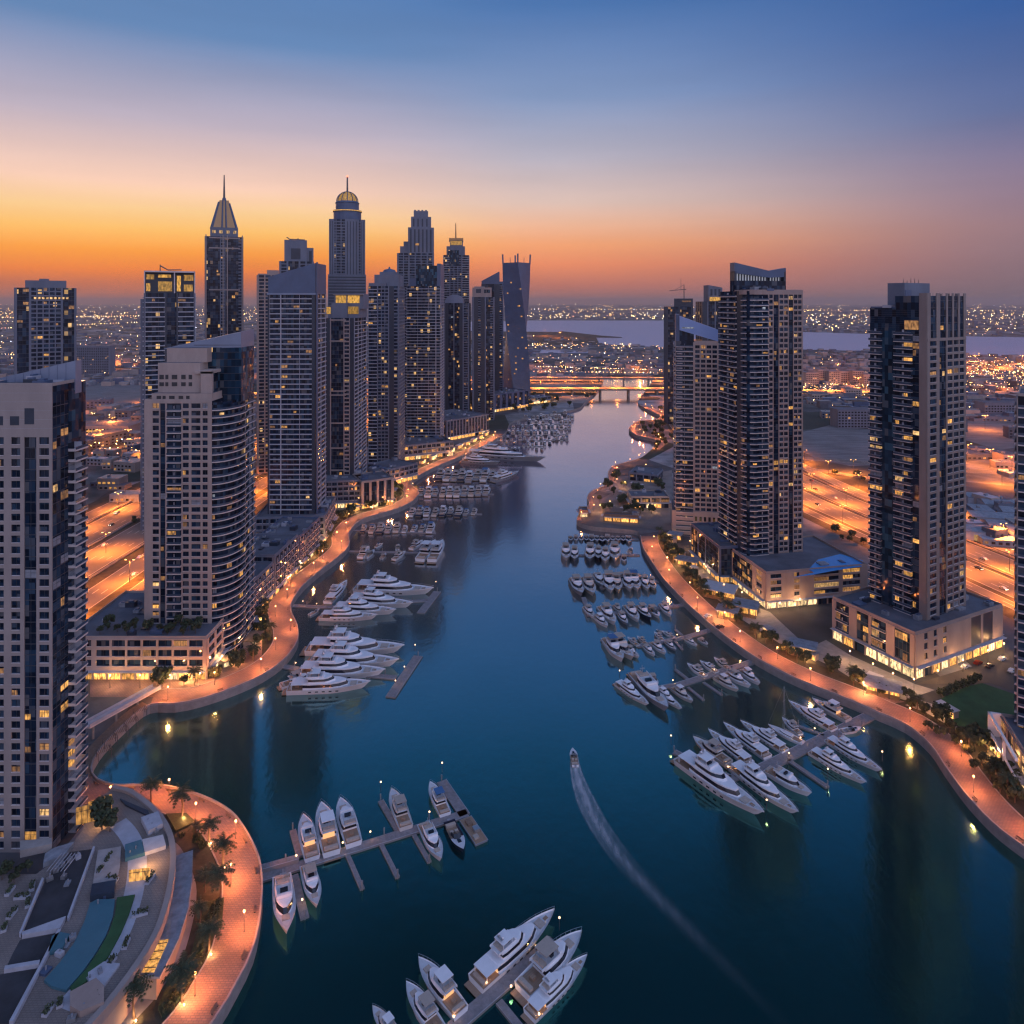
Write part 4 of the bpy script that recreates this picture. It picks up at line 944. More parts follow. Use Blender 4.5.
# floor ribs: thin slabs turned floor by floor
rb = t.mb('floor_bands')
for i in range(1, nfl, 1):
    a = rad(38-78*i/nfl); q = [(x*1.012, y*1.012) for x, y, z in rg[i]][::5]
    rb.prism(q, zt*i/nfl-.25, zt*i/nfl+.25, 'slate_panel')
a = rad(-40); ca, sa = math.cos(a), math.sin(a)
fr = t.mb('crown')
for x, y in ((-1, -1), (1, -1), (1, 1), (-1, 1), (0, -1), (1, 0)):
    h = t.lz(254.5) if x*y else t.lz(258)
    fr.tube((hw*(x*ca-y*sa)*.96, hw*(x*sa+y*ca)*.96, zt-2), (hw*(x*ca-y*sa)*.99, hw*(x*sa+y*ca)*.99, h), 1.4 if x*y else .5, 1.4 if x*y else .4, 'slate_panel', 6)
for k in range(26):
    i = R.randrange(4, nfl-6); a = rad(38-78*(i+.5)/nfl); u = R.uniform(-.85, .85); 
    if R.random() < .5: p = Vector((u*hw, -hw)); th = 0
    else: p = Vector((-hw, u*hw)); th = -H90
    pr = Vector((p.x*math.cos(a)-p.y*math.sin(a), p.x*math.sin(a)+p.y*math.cos(a)))
    o = link('window', win_mesh(2.4, 2.0, 'lit_amber'), t.root, (pr.x*1.012, pr.y*1.012, zt*i/nfl+.7), th+a); o['label'] = 'lit window'
t.done(0)
# ---- T14 / T15 stepped beige pair behind the navy tower
def crA(t, W, D, zt): tiers(t, [(267, 279, 269.8, 275, 3), (258, 276, 273.5, 275, 2)], 'pink_render', 36)
gen('narrow beige tower half hidden by the navy slant crown tower', 257, 279, 640, 275, [('P', 1), ('W', 2), ('P', .7), ('W', 2), ('P', .7), ('W', 2), ('P', 1)], [('P', 1), ('W', 2)]*5, 36, wall='pink_render', face=1, crown=crA, lit=.01)
def crB(t, W, D, zt):
    tiers(t, [(284.3, 307, 239.5, 262, 1), (307, 313.6, 247, 262, 3)], 'grey_render', 40)
    t.mb('window_frames').box(t.lx(291), t.lx(300.5), .9, .98, t.lz(259), t.lz(248), 'dark_panel'); t.mb('window_frames').box(t.lx(309), t.lx(312), 2.9, 2.98, t.lz(261), t.lz(250), 'dark_panel')
    sp = MB(); sp.tube((t.lx(286.5), 10, t.lz(236)), (t.lx(291), 10, t.lz(239)), .5, .5, 'post_metal', 5); sp.tube((t.lx(289), 10, t.lz(238)), (t.lx(305), 10, t.lz(238.4)), .5, .5, 'post_metal', 5); sp.tube((t.lx(298), 10, t.lz(240)), (t.lx(298), 10, t.lz(237)), .6, .6, 'post_metal', 5); sp.build('roof_crane', t.root)
gen('blocky grey beige tower with a crane on its roof, behind the navy slant crown tower', 279.5, 313.6, 690, 261, [('P', 1), ('W', 2), ('P', 1), ('G', 4), ('P', 1), ('W', 2), ('P', .7), ('W', 2), ('P', 1)], [('P', 1), ('W', 2)]*5, 40, wall='grey_render', face=1, crown=crB, lit=.012)
# ---- T16 wide tower far to the side
def cr16(t, W, D, zt):
    tiers(t, [(25, 66.5, 280, 288, 2), (39, 49, 278, 280, 8)], 'grey_render', 30)
    gl = MB()
    for k in range(9): gl.box(t.lx(34+k*4), t.lx(36.4+k*4), -.55, -.45, t.lz(299), t.lz(297), 'lit_warm')
    gl.build('lit_row', t.root)
gen('broad grey tower with a gridded centre rising behind the frame edge tower', 14.5, 76, 520, 287.5, [('P', 2), ('G', 7), ('P', 1), ('P', 1), ('W', 3), ('P', 1), ('W', 3), ('P', 1), ('W', 3), ('P', 1), ('W', 3), ('P', 1), ('W', 3), ('P', 2), ('G', 7), ('P', 1.5)], [('P', 1), ('W', 2)]*5, 30, face=1, wall='grey_render', crown=cr16, lit=.035, cap=30)
# ---- T17 tower with lit crown and crane
def cr17(t, W, D, zt):
    c_ = t.mb('crown')
    for px in (144, 174, 194.2): c_.box(t.lx(px), t.lx(px+1), -.6, .6, zt, t.lz(270.5), 'slab_edge')
    c_.box(t.lx(144), t.lx(195), -.6, .4, t.lz(272), t.lz(270.5), 'slab_edge'); c_.box(t.lx(144), t.lx(195), 0, D, t.lz(271.6), t.lz(270.8), 'roof_grey'); c_.box(t.lx(144.6), t.lx(194.5), 6, D-1, zt, t.lz(271.7), 'dark_panel')
    for k, (a, b2, u, v) in enumerate(((146, 154, 279, 274), (158, 172, 291, 281), (146, 150, 291, 283), (177, 181, 291, 275), (184, 193.6, 280, 274), (184, 193, 291, 284), (158, 171, 277, 274))):
        g = MB(); g.box(t.lx(a), t.lx(b2), 5.8, 5.95, t.lz(u), t.lz(v), 'gold_glow'); g.build('lit_panel', t.root)
    sp = MB(); sp.tube((t.lx(160), 12, t.lz(270.6)), (t.lx(160), 12, t.lz(263.5)), .4, .3, 'post_metal', 5); sp.tube((t.lx(160), 12, t.lz(264.5)), (t.lx(168), 12, t.lz(268.8)), .45, .4, 'post_metal', 5); sp.tube((t.lx(168), 12, t.lz(268.8)), (t.lx(182), 12, t.lz(268.4)), .45, .35, 'post_metal', 5); sp.build('roof_crane', t.root)
    t.mb('wall').box(t.lx(140.3), t.lx(144), 2, D-3, 0, t.lz(299), 'grey_render')
gen('dark banded tower with gold lit glass top, behind the rounded beige tower', 144, 195, 480, 293, [('P', .8), ('S', 12), ('K', 1), ('G', 6), ('K', 1), ('S', 10), ('P', .8)], [('S', 8), ('P', 1)]*3, 32, slab='slab_grey', face=1, wall='grey_render', crown=cr17, lit=.02)
# ---- T18 pyramid spire tower
def cr18(t, W, D, zt):
    cx_, cy_ = W/2, D/2; b2 = t.mb('crown'); t.dY = 18
    hw = W*.37
    b2.box(cx_-hw, cx_+hw, cy_-hw, cy_+hw, zt, t.lz(228), 'grey_render')
    for k in range(4): t.mb('window_frames').box(cx_-hw+2+k*hw*.5, cx_-hw+5+k*hw*.5, cy_-hw-.1, cy_-hw-.02, t.lz(234), t.lz(231), 'lit_warm')
    gl = MB(); zb, zp = t.lz(228), t.lz(200)
    base = [(cx_-hw*.92, cy_-hw*.92), (cx_+hw*.92, cy_-hw*.92), (cx_+hw*.92, cy_+hw*.92), (cx_-hw*.92, cy_+hw*.92)]
    gl.rings([[(*p, zb) for p in base], [((p[0]-cx_)*.36+cx_, (p[1]-cy_)*.36+cy_, zp) for p in base]], 'gold_metal'); gl.build('pyramid', t.root)
    fn = MB()
    for p, zz in zip(base, (202, 203, 203, 202)):
        q = ((p[0]-cx_)*.42+cx_, (p[1]-cy_)*.42+cy_); fn.tube((*p, zb-2), (*q, t.lz(zz)), 1.5, .9, 'slate_panel', 5)
    for s_ in (-1, 1): fn.tube((cx_+s_*2, cy_-hw*.95, zb), (cx_+s_*1.2, cy_-hw*.3, t.lz(198)), .8, .6, 'slate_panel', 5)
    fn.build('fins', t.root)
    sp = MB(); sp.tube((cx_, cy_, zp-4), (cx_, cy_, t.lz(197)), 3.0, 1.6, 'slate_panel', 8); sp.tube((cx_, cy_, t.lz(197)), (cx_, cy_, t.lz(174)), 1.1, .5, 'post_metal', 8); sp.build('spire', t.root)
    for px in (205.5, 222.6, 226.8, 241.8): t.mb('wall').box(t.lx(px), t.lx(px+1.0), -1, 3, 40, t.lz(236), 'pale_render')
    for py in (239, 249, 290): t.mb('wall').box(t.lx(209), t.lx(240), -.9, -.3, t.lz(py+.6), t.lz(py-.6), 'pale_render')
gen('slender tower ending in a golden pyramid with fins and a tall spire', 205, 243, 700, 236, [('P', 1), ('G', 6), ('P', .6), ('W', 1.6), ('P', .6), ('G', 6), ('W', 1.4), ('P', 1)], [('P', 1), ('W', 2)]*4, 38, face=1, wall='grey_render', crown=cr18, lit=.03, cap=25)

# ================================================================== right bank
# ---- R1
def crR1(t, W, D, zt):
    t.mb('crown').box(t.lx(674), t.lx(693), 4, D-2, zt, t.lz(298.5), 'dark_panel')
    gl = MB(); gl.box(t.lx(682), t.lx(691), 3.9, 3.97, t.lz(302), t.lz(300.5), 'lit_dim'); gl.build('lit_panel', t.root)
gen('dark tower with a tower crane on its roof, behind the slanted blue top', 664, 693, 900, 306.5, [('K', 2), ('G', 5), ('K', 1), ('G', 5), ('K', 1)], [('K', 1), ('G', 4)]*3, 36, wall='dark_panel', face=1, right=False, crown=crR1, lit=.03)
cr_o = thing('tower_crane', 'thin tower crane standing on the dark tower behind the blue slanted top', 'crane', (XA(684, 915), 915, ZA(298.4, 915)))
b_ = MB(); b_.tube((0, 0, 0), (0, 0, 18), .8, .6, 'post_metal', 4); b_.build('mast', cr_o)
b_ = MB(); b_.tube((3, 0, 12), (-19, 0, 10), .7, .5, 'post_metal', 4); b_.tube((0, 0, 18), (-12, 0, 10.8), .25, .25, 'post_metal', 4); b_.build('jib', cr_o)
b_ = MB(); b_.tube((-4, 0, 12), (-4, 0, 27), .35, .2, 'post_metal', 4); b_.build('aerial', cr_o)
# ---- R2
t = Tower('beige tower with arched window grid and a bright blue slanted top', XA(676, 472), 472, -.20); t.turn = True
W = t.lx(718); D = 26; zt = t.lz(341)
t.mb('glazing').box(0, W, 0, D, 0, zt, 'navy_glass')
t.mb('glazing').box(0, t.lx(694), 1, D, zt, t.lz(330), 'navy_glass')
t.facade((0, 0), 0, t.lx(694.4), 0, t.lz(342), 3.2, [('B', 11), ('P', .8)], bdep=1.3)
t.facade((t.lx(694.4), 0), 0, W-t.lx(694.4), 0, t.lz(345), 3.2, [('P', .6), ('W', 2.6), ('P', 1), ('W', 2.6), ('P', 1.), ('W', 2.6), ('P', 1.), ('W', 2.6), ('P', .8)])
t.fbox('wall', (t.lx(694.4), 0), 0, 0, W-t.lx(694.4), t.lz(345), zt+.4, 0, .36, 'beige_render')
t.facade((0, D), -H90, D, 0, zt, 3.2, [('B', 8), ('P', 1), ('B', 8), ('P', .5)], bdep=1.3, bstyle='grey'); t.facade((W, 0), H90, D, 0, zt, 3.2, [('P', 1), ('W', 2)]*6, vis=False, fine=False)
t.bay(4, 4, 4.2, 4.2, 180, 272, 0, t.lz(344), 3.2, n=6, dep=1.2)
cr = t.mb('crown'); xa, xb = t.lx(679.5), W
cr.hexa([(xa, -.5, t.lz(330)), (xb, -.5, t.lz(341)), (xb, D, t.lz(341)), (xa, D, t.lz(330)), (xa, -.5, t.lz(316)), (xb, -.5, t.lz(329.5)), (xb, D, t.lz(329.5)), (xa, D, t.lz(316))], 'crown_blue' if 'crown_blue' in MATS else 'steel_panel')
cr.box(t.lx(676), xa, .5, D, t.lz(345), t.lz(314.5), 'slate_panel')
gl = MB(); gl.box(t.lx(682), t.lx(694), -.62, -.52, t.lz(328.4), t.lz(327), 'lit_white'); gl.build('lit_strip', t.root)
t.mb('plinth').box(-2.5, W+.6, -1.2, D, 0, 17, 'beige_render', 'roof_grey')
for i in range(6): t.mb('window_frames').box(W*.45+i*2.9, W*.45+1.5+i*2.9, -1.3, -1.21, 10.5, 13.5, 'boat_glass')
t.done(.05, 55)
# ---- R2b
def crR2b(t, W, D, zt):
    t.mb('crown').hexa([(t.lx(709), 2, zt), (W, 2, zt), (W, 20, zt), (t.lx(709), 20, zt), (t.lx(709), 2, t.lz(285)), (W, 2, t.lz(287.5)), (W, 20, t.lz(287.5)), (t.lx(709), 20, t.lz(285))], 'grey_render')
    for k in range(3): t.mb('window_frames').box(t.lx(711+k*4), t.lx(713+k*4), 1.9, 1.97, t.lz(295.5), t.lz(289), 'dark_panel')
    gl = MB(); gl.box(t.lx(709.5), t.lx(722), -.6, -.5, t.lz(301), t.lz(297), 'gold_glow'); gl.build('lit_band', t.root)
gen('slim tower with a gold lit belt, half hidden beside the black slab tower', 702.5, 723, 700, 301.5, [('K', 3), ('P', .6), ('G', 4), ('P', .6), ('G', 4), ('P', .6)], [('K', 1), ('G', 3)]*3, 26, right=False, crown=crR2b, lit=.02, wall='grey_render')
# ---- R3
A12 = rad(12)
t = Tower('tower with black glass slab behind a curved balcony grid, above blue roof pool', 129, 383, A12)
W, D = 33.5, 30; zt = ZA(291, 388)-GZ; zg = ZA(264, 395)-GZ
t.mb('glazing').box(0, W, 0, D, 0, zt, 'navy_glass')
t.facade((5, 0), 0, W-5, 0, zt-2, 3.05, [('B', 8), ('P', 1), ('W', 2.4), ('P', .8), ('G', 3.4), ('P', .8), ('W', 2.6), ('P', .8), ('W', 2.6), ('P', .8), ('G', 3), ('P', .8), ('W', 2.4), ('P', .7), ('W', 2.4), ('P', 1)], bdep=.9, wall='pink_render')
t.fbox('wall', (5, 0), 0, 0, W-5, zt-2, zt+.5, 0, .36, 'pink_render')
t.facade((0, D), -H90, D-5, 0, zt, 3.05, [('B', 16), ('K', 5)], bdep=1.3, wall='pink_render')
t.facade((W, 0), H90, D, 0, zt, 3.05, [('P', 1), ('W', 2)]*7, vis=False, fine=False, wall='pink_render')
t.bay(5, 5, 5.2, 5.2, 178, 272, 0, zt-2, 3.05, n=8, dep=1.1)
t.mb('wall').lathe([(6.4, zt-2), (6.4, zt+.5), (0.1, zt+.5)], 'pink_render', 20, (5, 5.0))
g_ = t.mb('dark_slab'); ZB = zg-8
ZB = zg-5.4; g_.box(0, W-1, 14, 19, zt-3, ZB-4, 'navy_glass')
for x0, x1 in ((0, 1.2), (W-2.2, W-1)): g_.box(x0, x1, 14, 19, ZB-4, zg-4, 'dark_panel')
g_.hexa([(0, 14, zg-5), (W*.66, 14, zg-7.5), (W*.66, 19, zg-7.5), (0, 19, zg-5), (0, 14, zg+1), (W*.66, 14, zg-3.6), (W*.66, 19, zg-3.6), (0, 19, zg+1)], 'slate_panel')
g_.hexa([(W*.66, 14, zg-7.5), (W-1, 14, zg-7), (W-1, 19, zg-7), (W*.66, 19, zg-7.5), (W*.66, 14, zg-3.6), (W-1, 14, zg-1.8), (W-1, 19, zg-1.8), (W*.66, 19, zg-3.6)], 'slate_panel')
g_.box(1.2, W-2.2, 17, 18.8, ZB-4, zg-5.2, 'blue_glass')
gl = MB(); gl.box(2, W*.64, 16, 16.2, ZB-3.8, ZB+.2, 'gallery_glow'); gl.box(W*.70, W-3, 16, 16.2, ZB-3.8, ZB+.2, 'gallery_glow'); gl.build('lit_gallery', t.root)
for i in range(18): t.mb('window_frames').box(1.5+i*1.75, 2.1+i*1.75, 15.2, 16, ZB-3.9, ZB+.2, 'dark_panel')
t.mb('roof_plant').box(6, 14, 3, 8, zt+.3, zt+2.4, 'roof_plant')
t.roof(rect(0, 0, W, 14), zt, .7, wall='pink_render', clutter=5); t.done(.08, 100, 0)
# ---- R4
A30 = rad(30)
t = Tower('lone dark tower with pale ribbed corner and bright thin balcony edges, on its own podium', 180, 304, A30)
W, D = 31, 26; zc = ZA(293, 304)-GZ; zd = ZA(308, 315)-GZ
t.mb('glazing').box(0, W, 0, 14, 0, zc-1.2, 'navy_glass'); t.mb('glazing').box(-.01, W-4, 14, D, 0, zd, 'navy_glass')
fc = [('P', 2), ('W', 3.4), ('P', 2.2), ('G', 3.6), ('P', 1), ('W', 2.7), ('P', 1), ('W', 2.6), ('P', 1), ('W', 2.4), ('P', 1.4)]
zm = ZA(340, 304)-GZ
t.facade((0, 0), 0, W, 0, zm-.6, 3.2, fc, wall='taupe_render')
t.fbox('wall', (0, 0), 0, 0, W, zm-.6, zm+.6, 0, .5, 'taupe_render')
t.facade((0, 0), 0, W, zm+.6, zc, 3.2, [('G' if c_ == 'W' else c_, w) for c_, w in fc], wall='taupe_render')
t.facade((W, 0), H90, 14, 0, zc, 3.2, [('P', 1), ('W', 2)]*4, vis=False, wall='taupe_render', fine=False)
t.facade((0, D), -H90, 23, 0, ZA(327, 315)-GZ, 3.2, [('B', 6), ('G', 6), ('B', 8), ('G', 3)], bstyle='rail', bdep=1.5)
t.fbox('wall', (0, D), -H90, 23, D, 0, zc, 0, .35, 'taupe_render')
t.fbox('window_frames', (0, D), -H90, 6, 12, 20, ZA(328, 315)-GZ, .0, .12, 'blue_glass')
for i in range(12): t.fbox('window_frames', (0, D), -H90, 0, 23, zd-12+i*1.0, zd-12+i*1.0+.06, 0, .06, 'mullion')
t.mb('crown').box(4, 24, 12, 20, zd-2, ZA(283, 320)-GZ, 'grey_render', 'roof_grey'); t.mb('crown').box(4.5, 9, 11.8, 12, ZA(300, 320)-GZ, ZA(290, 320)-GZ, 'slate_panel')
for k in range(5): t.mb('roof_plant').tube((8+k*3, 15, ZA(283, 320)-GZ), (8+k*3, 15, ZA(283, 320)-GZ+R.uniform(1, 2.6)), .15, .1, 'post_metal', 5)
gl = MB(); gl.box(-.2, -.1, 3.4, 9.6, zd-9.5, zd-5.5, 'lit_dim'); gl.build('lit_panel', t.root)
t.roof(rect(.5, 14.2, W-4, D), zd, .6, wall='slate_panel', clutter=3); t.done(.07, 100, 20)
# ---- R5
t = Tower('tower at the frame edge showing only the tips of its stacked balconies', XA(1018, 240), 240, rad(-37))
t.mb('glazing').box(0, 30, 0, 26, 0, ZA(396, 240)-GZ, 'navy_glass')
t.facade((0, 26), -H90, 26, 0, ZA(398, 240)-GZ, 3.2, [('B', 9), ('P', .6), ('B', 9), ('P', .4)], bdep=1.1); t.facade((0, 0), 0, 30, 0, ZA(398, 240)-GZ, 3.2, [('B', 9), ('P', 1), ('B', 9), ('P', 1)], bdep=1.2)
t.roof(rect(0, 0, 30, 26), ZA(396, 240)-GZ, 1); t.done(.05, 40)

# ================================================================== podiums and low buildings
SHOPM = {}
def shop_mesh(w, h, m):
    k = (round(w, 1), round(h, 1), m)
    if k not in SHOPM:
        b_ = MB(); w, h = k[0], k[1]
        b_.box(0, w, -.10, -.03, 0, h, m)
        for j in range(1, max(2, int(w/1.4))): x = w*j/max(2, int(w/1.4)); b_.box(x-.05, x+.05, -.16, -.101, 0, h, 'mullion')
        b_.box(0, w, -.16, -.101, h*.72, h*.72+.1, 'mullion')
        SHOPM[k] = b_.mesh('shop_window')
    return SHOPM[k]
def block(label, p0, p1, dep, h, cols, side=None, fh=3.7, shop=(1, 1, 1), wall='beige_render', glass='navy_glass', lit=.1, cap=30, cat='building', name='podium_building', ptop=1.1, canopy=True, clutter=14, z=GZ, bstyle='rail', sh=4.4, shopm=('shop_glow', 'shop_glow', 'shop_glow_white')):
    d = Vector(p1[:2])-Vector(p0[:2]); W = d.length; th = math.atan2(d.y, d.x)
    t = Tower(label, p0[0], p0[1], th, z, name, cat)
    t.mb('glazing').box(0, W, 0, dep, 0, h-.5, glass)
    side = side or cols
    z0 = sh if any(shop) else 0
    for i, (o, a, w, c_, on) in enumerate((((0, 0), 0, W, cols, shop[0]), ((W, 0), H90, dep, side, shop[1]), ((0, dep), -H90, dep, side[::-1], shop[2]))):
        t.facade(o, a, w, z0, h-.4, fh, c_, wall=wall, dw=.4, bstyle=bstyle, bdep=.9)
        t.fbox('wall', o, a, 0, w, h-.4, h, 0, .42, wall)
        if z0:
            t.fbox('wall', o, a, 0, w, z0-.7, z0, 0, .46, wall)
            n = max(1, int(w/5.5))
            for j in range(n+1): t.fbox('wall', o, a, max(0, w*j/n-.35), min(w, w*j/n+.35), 0, z0-.7, 0, .42, wall)
            if on:
                for j in range(n):
                    if R.random() < .14: continue
                    u = w*j/n+.45; c2, s2 = math.cos(a), math.sin(a)
                    link('shop_window', shop_mesh(w/n-.9, z0-1.2, R.choice(shopm)), t.root, (o[0]+u*c2, o[1]+u*s2, .2), a)
                if canopy: t.fbox('canopy', o, a, .2, w-.2, z0-.55, z0-.35, .46, 2.2, 'slab_grey')
    t.facade((W, dep), math.pi, W, 0, h, 4, [('P', 2), ('W', 2)]*5, vis=False, wall=wall, fine=False)
    t.roof(rect(0, 0, W, dep), h, ptop, wall=wall, clutter=clutter)
    t.done(lit, cap); return t
GR = [('P', 1.2), ('W', 3.2), ('P', .8), ('W', 3.2)]
arc6 = ([('P', 1.4), ('W', 5)]*9)+[('P', 1.4)]
block('arcaded beige podium with a row of glowing shops under the rounded beige tower', (-186, 291), (-127, 291), 46, 17, [('P', 3), ('W', 3), ('P', 4), ('W', 2), ('P', 1.5)]+[('P', 1.2), ('W', 5.5)]*7+[('P', 2)], [('P', 1.5), ('W', 4)]*6+[('P', 1)], fh=4.1, lit=.02, wall='beige_render', clutter=26)
for i, (ya, yb, h, lab, m) in enumerate(((343, 372, 18, 'brown grey arcaded block beside the kerb bend, next to the rounded beige tower', 'grey_render'), (374, 408, 21, 'middle arcaded block of the row below the navy slant crown tower', 'grey_render'), (410, 446, 19, 'arcaded block at the foot of the navy slant crown tower', 'slate_panel'))):
    block(lab, (-129+i*2.2, ya), (-127+i*2.2, yb), 24, h, [('P', 1), ('B', 4)]*6+[('P', 1)], GR*2, wall=m, lit=.10, clutter=12)
block('podium with dark roof under the navy slant crown tower', (-166, 452), (-122, 456), 44, 17, GR*5+[('P', 1)], GR*4, wall='grey_render', lit=.06)
block('podium of the ladder framed tower with gold penthouse', (-150, 530), (-116, 536), 50, 20, GR*4+[('P', 1)], GR*4, wall='grey_render', lit=.10)
block('pale colonnaded pavilion with tall columns beside the promenade bend', (-114, 531), (-92, 543), 26, 20, [('P', 1.5), ('G', 3.5)]*4+[('P', 1.5)], [('P', 1.5), ('G', 3.5)]*4+[('P', 1.5)], fh=9, wall='pale_render', lit=.05, clutter=5)
block('low terrace building behind the colonnaded pavilion', (-112, 590), (-84, 622), 30, 13, GR*4, wall='grey_render', lit=.2)
block('podium with lit shops under the broad banded tower', (-112, 690), (-60, 716), 50, 14, GR*6, wall='grey_render', lit=.25)
block('long ribbed podium below the pale twin strip towers', (-74, 790), (-28, 838), 60, 22, [('P', 1), ('G', 2)]*14, wall='grey_render', lit=.08)
block('grey podium block at the foot of the twisted tower', (-26, 996), (24, 1050), 60, 24, [('P', 2), ('G', 3)]*6, wall='slate_panel', lit=.08)
block('low lit terminal building behind the twisted tower podium', (28, 1075), (60, 1095), 24, 9, GR*3, wall='grey_render', lit=.3)
# right bank
block('dark glass podium with slanting glazed wall below the arched window tower', (110.5, 432), (116, 391), 30, 19.5, [('P', .8), ('G', 8), ('P', .8), ('G', 8), ('P', .8), ('G', 14), ('P', .8)], wall='slate_panel', lit=.10, clutter=10)
t3 = block('stone podium carrying a bright blue roof pool, warm shops along its base', (130, 358), (187, 369), 46, 18, [('P', 3), ('W', 6), ('P', 7), ('W', 3), ('P', 8), ('W', 14), ('P', 3), ('W', 10), ('P', 4)], [('P', 2), ('W', 2), ('P', 2), ('G', 8), ('P', 2), ('W', 3)], fh=3.4, wall='pink_render', lit=.4, cap=40, clutter=5, shopm=('shop_glow_white', 'shop_glow', 'shop_glow_white'))
b_ = MB()
pl = [(793,577),(814,572.5),(808,569.5),(818,559.5),(840,554),(863,560.5),(861.5,566.5),(835,570.5),(812,575)]
b_.sheet([(p.x, p.y) for p in (G(x, y, 21.35) for x, y in pl)], 21.35, 'pool_blue')
o = b_.build('roof_pool'); o['label'] = 'bright blue swimming pool with curved edges on the stone podium roof'; o['category'] = 'pool'
block('pale podium with glazed flank and glowing shopfronts under the lone dark tower', (167.5, 291), (223, 318.5), 40, 18.6, [('P', 7), ('W', 3), ('P', 5), ('W', 3), ('P', 5), ('W', 3), ('P', 22), ('K', 9), ('P', 3), ('K', 9), ('P', 10)], [('P', 2), ('G', 7), ('P', 4), ('B', 7), ('P', 1.5), ('G', 6), ('P', 4), ('B', 7), ('P', 2)], fh=4.6, wall='pink_render', lit=.3, cap=26, clutter=22, sh=5.6)
t = block('white portal framed building with warm interior at the frame edge', (172, 246), (163.5, 221), 30, 11.5, [('G', 6), ('P', .5)]*4, wall='pale_render', lit=.5, cap=24, clutter=6)
t.root  # frame added as its own part
b_ = MB(); W = 26.4
b_.box(-.6, 0, -4, 0, 0, 12.2, 'gel_white'); b_.box(-.6, W, -4, -3.2, 11.2, 12.2, 'gel_white'); b_.box(W*.55, W*.55+.6, -4, -3.2, 0, 11.2, 'gel_white'); b_.box(-.6, W, -4, -3.4, 5.4, 6, 'gel_white'); b_.build('portal_frame', t.root)
block('flat roofed restaurant with glowing front on the headland', G(631,508,3), G(669,508,3), 18, 8, [('P', 1), ('G', 5)]*4, wall='beige_render', lit=.5, cap=12, clutter=4)
block('long low hall with pale blue grey roof on the headland', G(629,480,3), G(657,483,3), 24, 6, [('P', 1), ('G', 5)]*4, wall='grey_render', lit=.2, cap=8, clutter=3, shop=(0, 0, 0))
block('narrow waterside restaurant glowing yellow along the headland quay', G(604,521,3), G(638,523,3), 6, 4.2, [('P', 1), ('G', 4)]*5, wall='timber', lit=.1, cap=4, clutter=2, sh=3.8)
block('small lit deck house on the tip of the headland', G(580,517,3), G(588,517,3), 9, 4, [('P', 1), ('G', 3)]*2, wall='timber', lit=.1, cap=2, clutter=1, sh=3.6)
for i, (x, y, w, d, h, lab) in enumerate(((704, 597, 15, 11, 4.6, 'wide pavilion with bright white roof beside the dark glass podium'), (733, 615, 11, 9, 5, 'square kiosk with overhanging grey roof near the stone podium corner'), (717, 618, 9, 7, 4, 'grey roofed kiosk at the edge of the promenade opposite the boats'), (676, 566, 12, 7, 4, 'low kiosk under trees below the arched window tower'), (790, 655, 10, 7, 4.4, 'grey kiosk between trees beside the pale podium'), (668, 540, 8, 6, 4, 'tiny kiosk at the start of the orange promenade'), (866, 694, 12, 8, 3.6, 'cafe terrace with a bright low fence beside the promenade junction'))):
    p = G(x, y, GZ); W2 = w
    t = Tower(lab, p.x, p.y, rad(-28), GZ, 'kiosk', 'kiosk')
    t.mb('roof').box(-.9, w+.9, -.9, d+.9, h, h+.35, 'awning_white' if i in (0,) else 'roof_plant')
    t.mb('frame').box(.1, w-.1, .1, d-.1, 0, .35, 'timber')
    for x0 in (0, w/3, 2*w/3, w-.3): t.mb('frame').box(x0, x0+.3, 0, .3, 0, h, 'post_metal'); t.mb('frame').box(x0, x0+.3, d-.3, d, 0, h, 'post_metal')
    t.mb('counter').box(w*.15, w*.85, d*.45, d*.75, .35, 2.6, 'beige_render')
    for k in range(3): link('shop_window', shop_mesh(w/3-.7, h-1.2, 'shop_glow'), t.root, (w*k/3+.45, d*.4, .5))
    light('bulb', t.root, h-.6, 2600, WARM, .5); t.done(0)
# the lit canopies and small bright kiosks among the planting below the tower cluster
for i, (p, tg) in enumerate(along(offset(promL2, 18.5), 19, 8)):
    if p.y > 830: break
    lab = f'small glowing kiosk below the tower cluster, {ordn(i)} from the camera end'
    t = Tower(lab, p.x, p.y, math.atan2(tg.y, tg.x), GZ, 'kiosk', 'kiosk', 'kiosks under the tower cluster')
    w, d, h = R.uniform(6, 10), R.uniform(3.5, 5), R.uniform(3, 4)
    t.mb('roof').box(-.6, w+.6, -1.6, d, h, h+.3, R.choice(['roof_plant', 'awning_white', 'timber'])); t.mb('frame').box(0, w, .3, d-.2, 0, h, 'beige_render')
    for k in range(2): link('shop_window', shop_mesh(w/2-.6, h-.8, R.choice(['shop_glow', 'shop_glow', 'shop_glow_white'])), t.root, (w*k/2+.3, .3, .2))
    lo = light('bulb', t.root, 3.2, 3600, WARM, .5); lo.location = (w/2, -2.6, 3.0)
    t.done(0)
for i, (p, tg) in enumerate(along(offset(promR, -20), 26, 30)):
    if p.y < 235 or p.y > 500: continue
    lab = f'small glowing stall behind the long promenade, {ordn(i)} from the camera end'
    t = Tower(lab, p.x, p.y, math.atan2(-tg.y, -tg.x), GZ, 'stall', 'stall', 'stalls behind the opposite promenade')
    w, d, h = R.uniform(4, 7), 3, 3
    t.mb('roof').box(-.5, w+.5, -1.2, d, h, h+.25, R.choice(['roof_plant', 'awning_white'])); t.mb('frame').box(0, w, .3, d-.2, 0, h, 'beige_render')
    link('shop_window', shop_mesh(w-.6, h-.8, 'shop_glow'), t.root, (.3, .3, .2))
    lo = light('bulb', t.root, 3.2, 2200, WARM, .5); lo.location = (w/2, -2.2, 2.6); t.done(0)

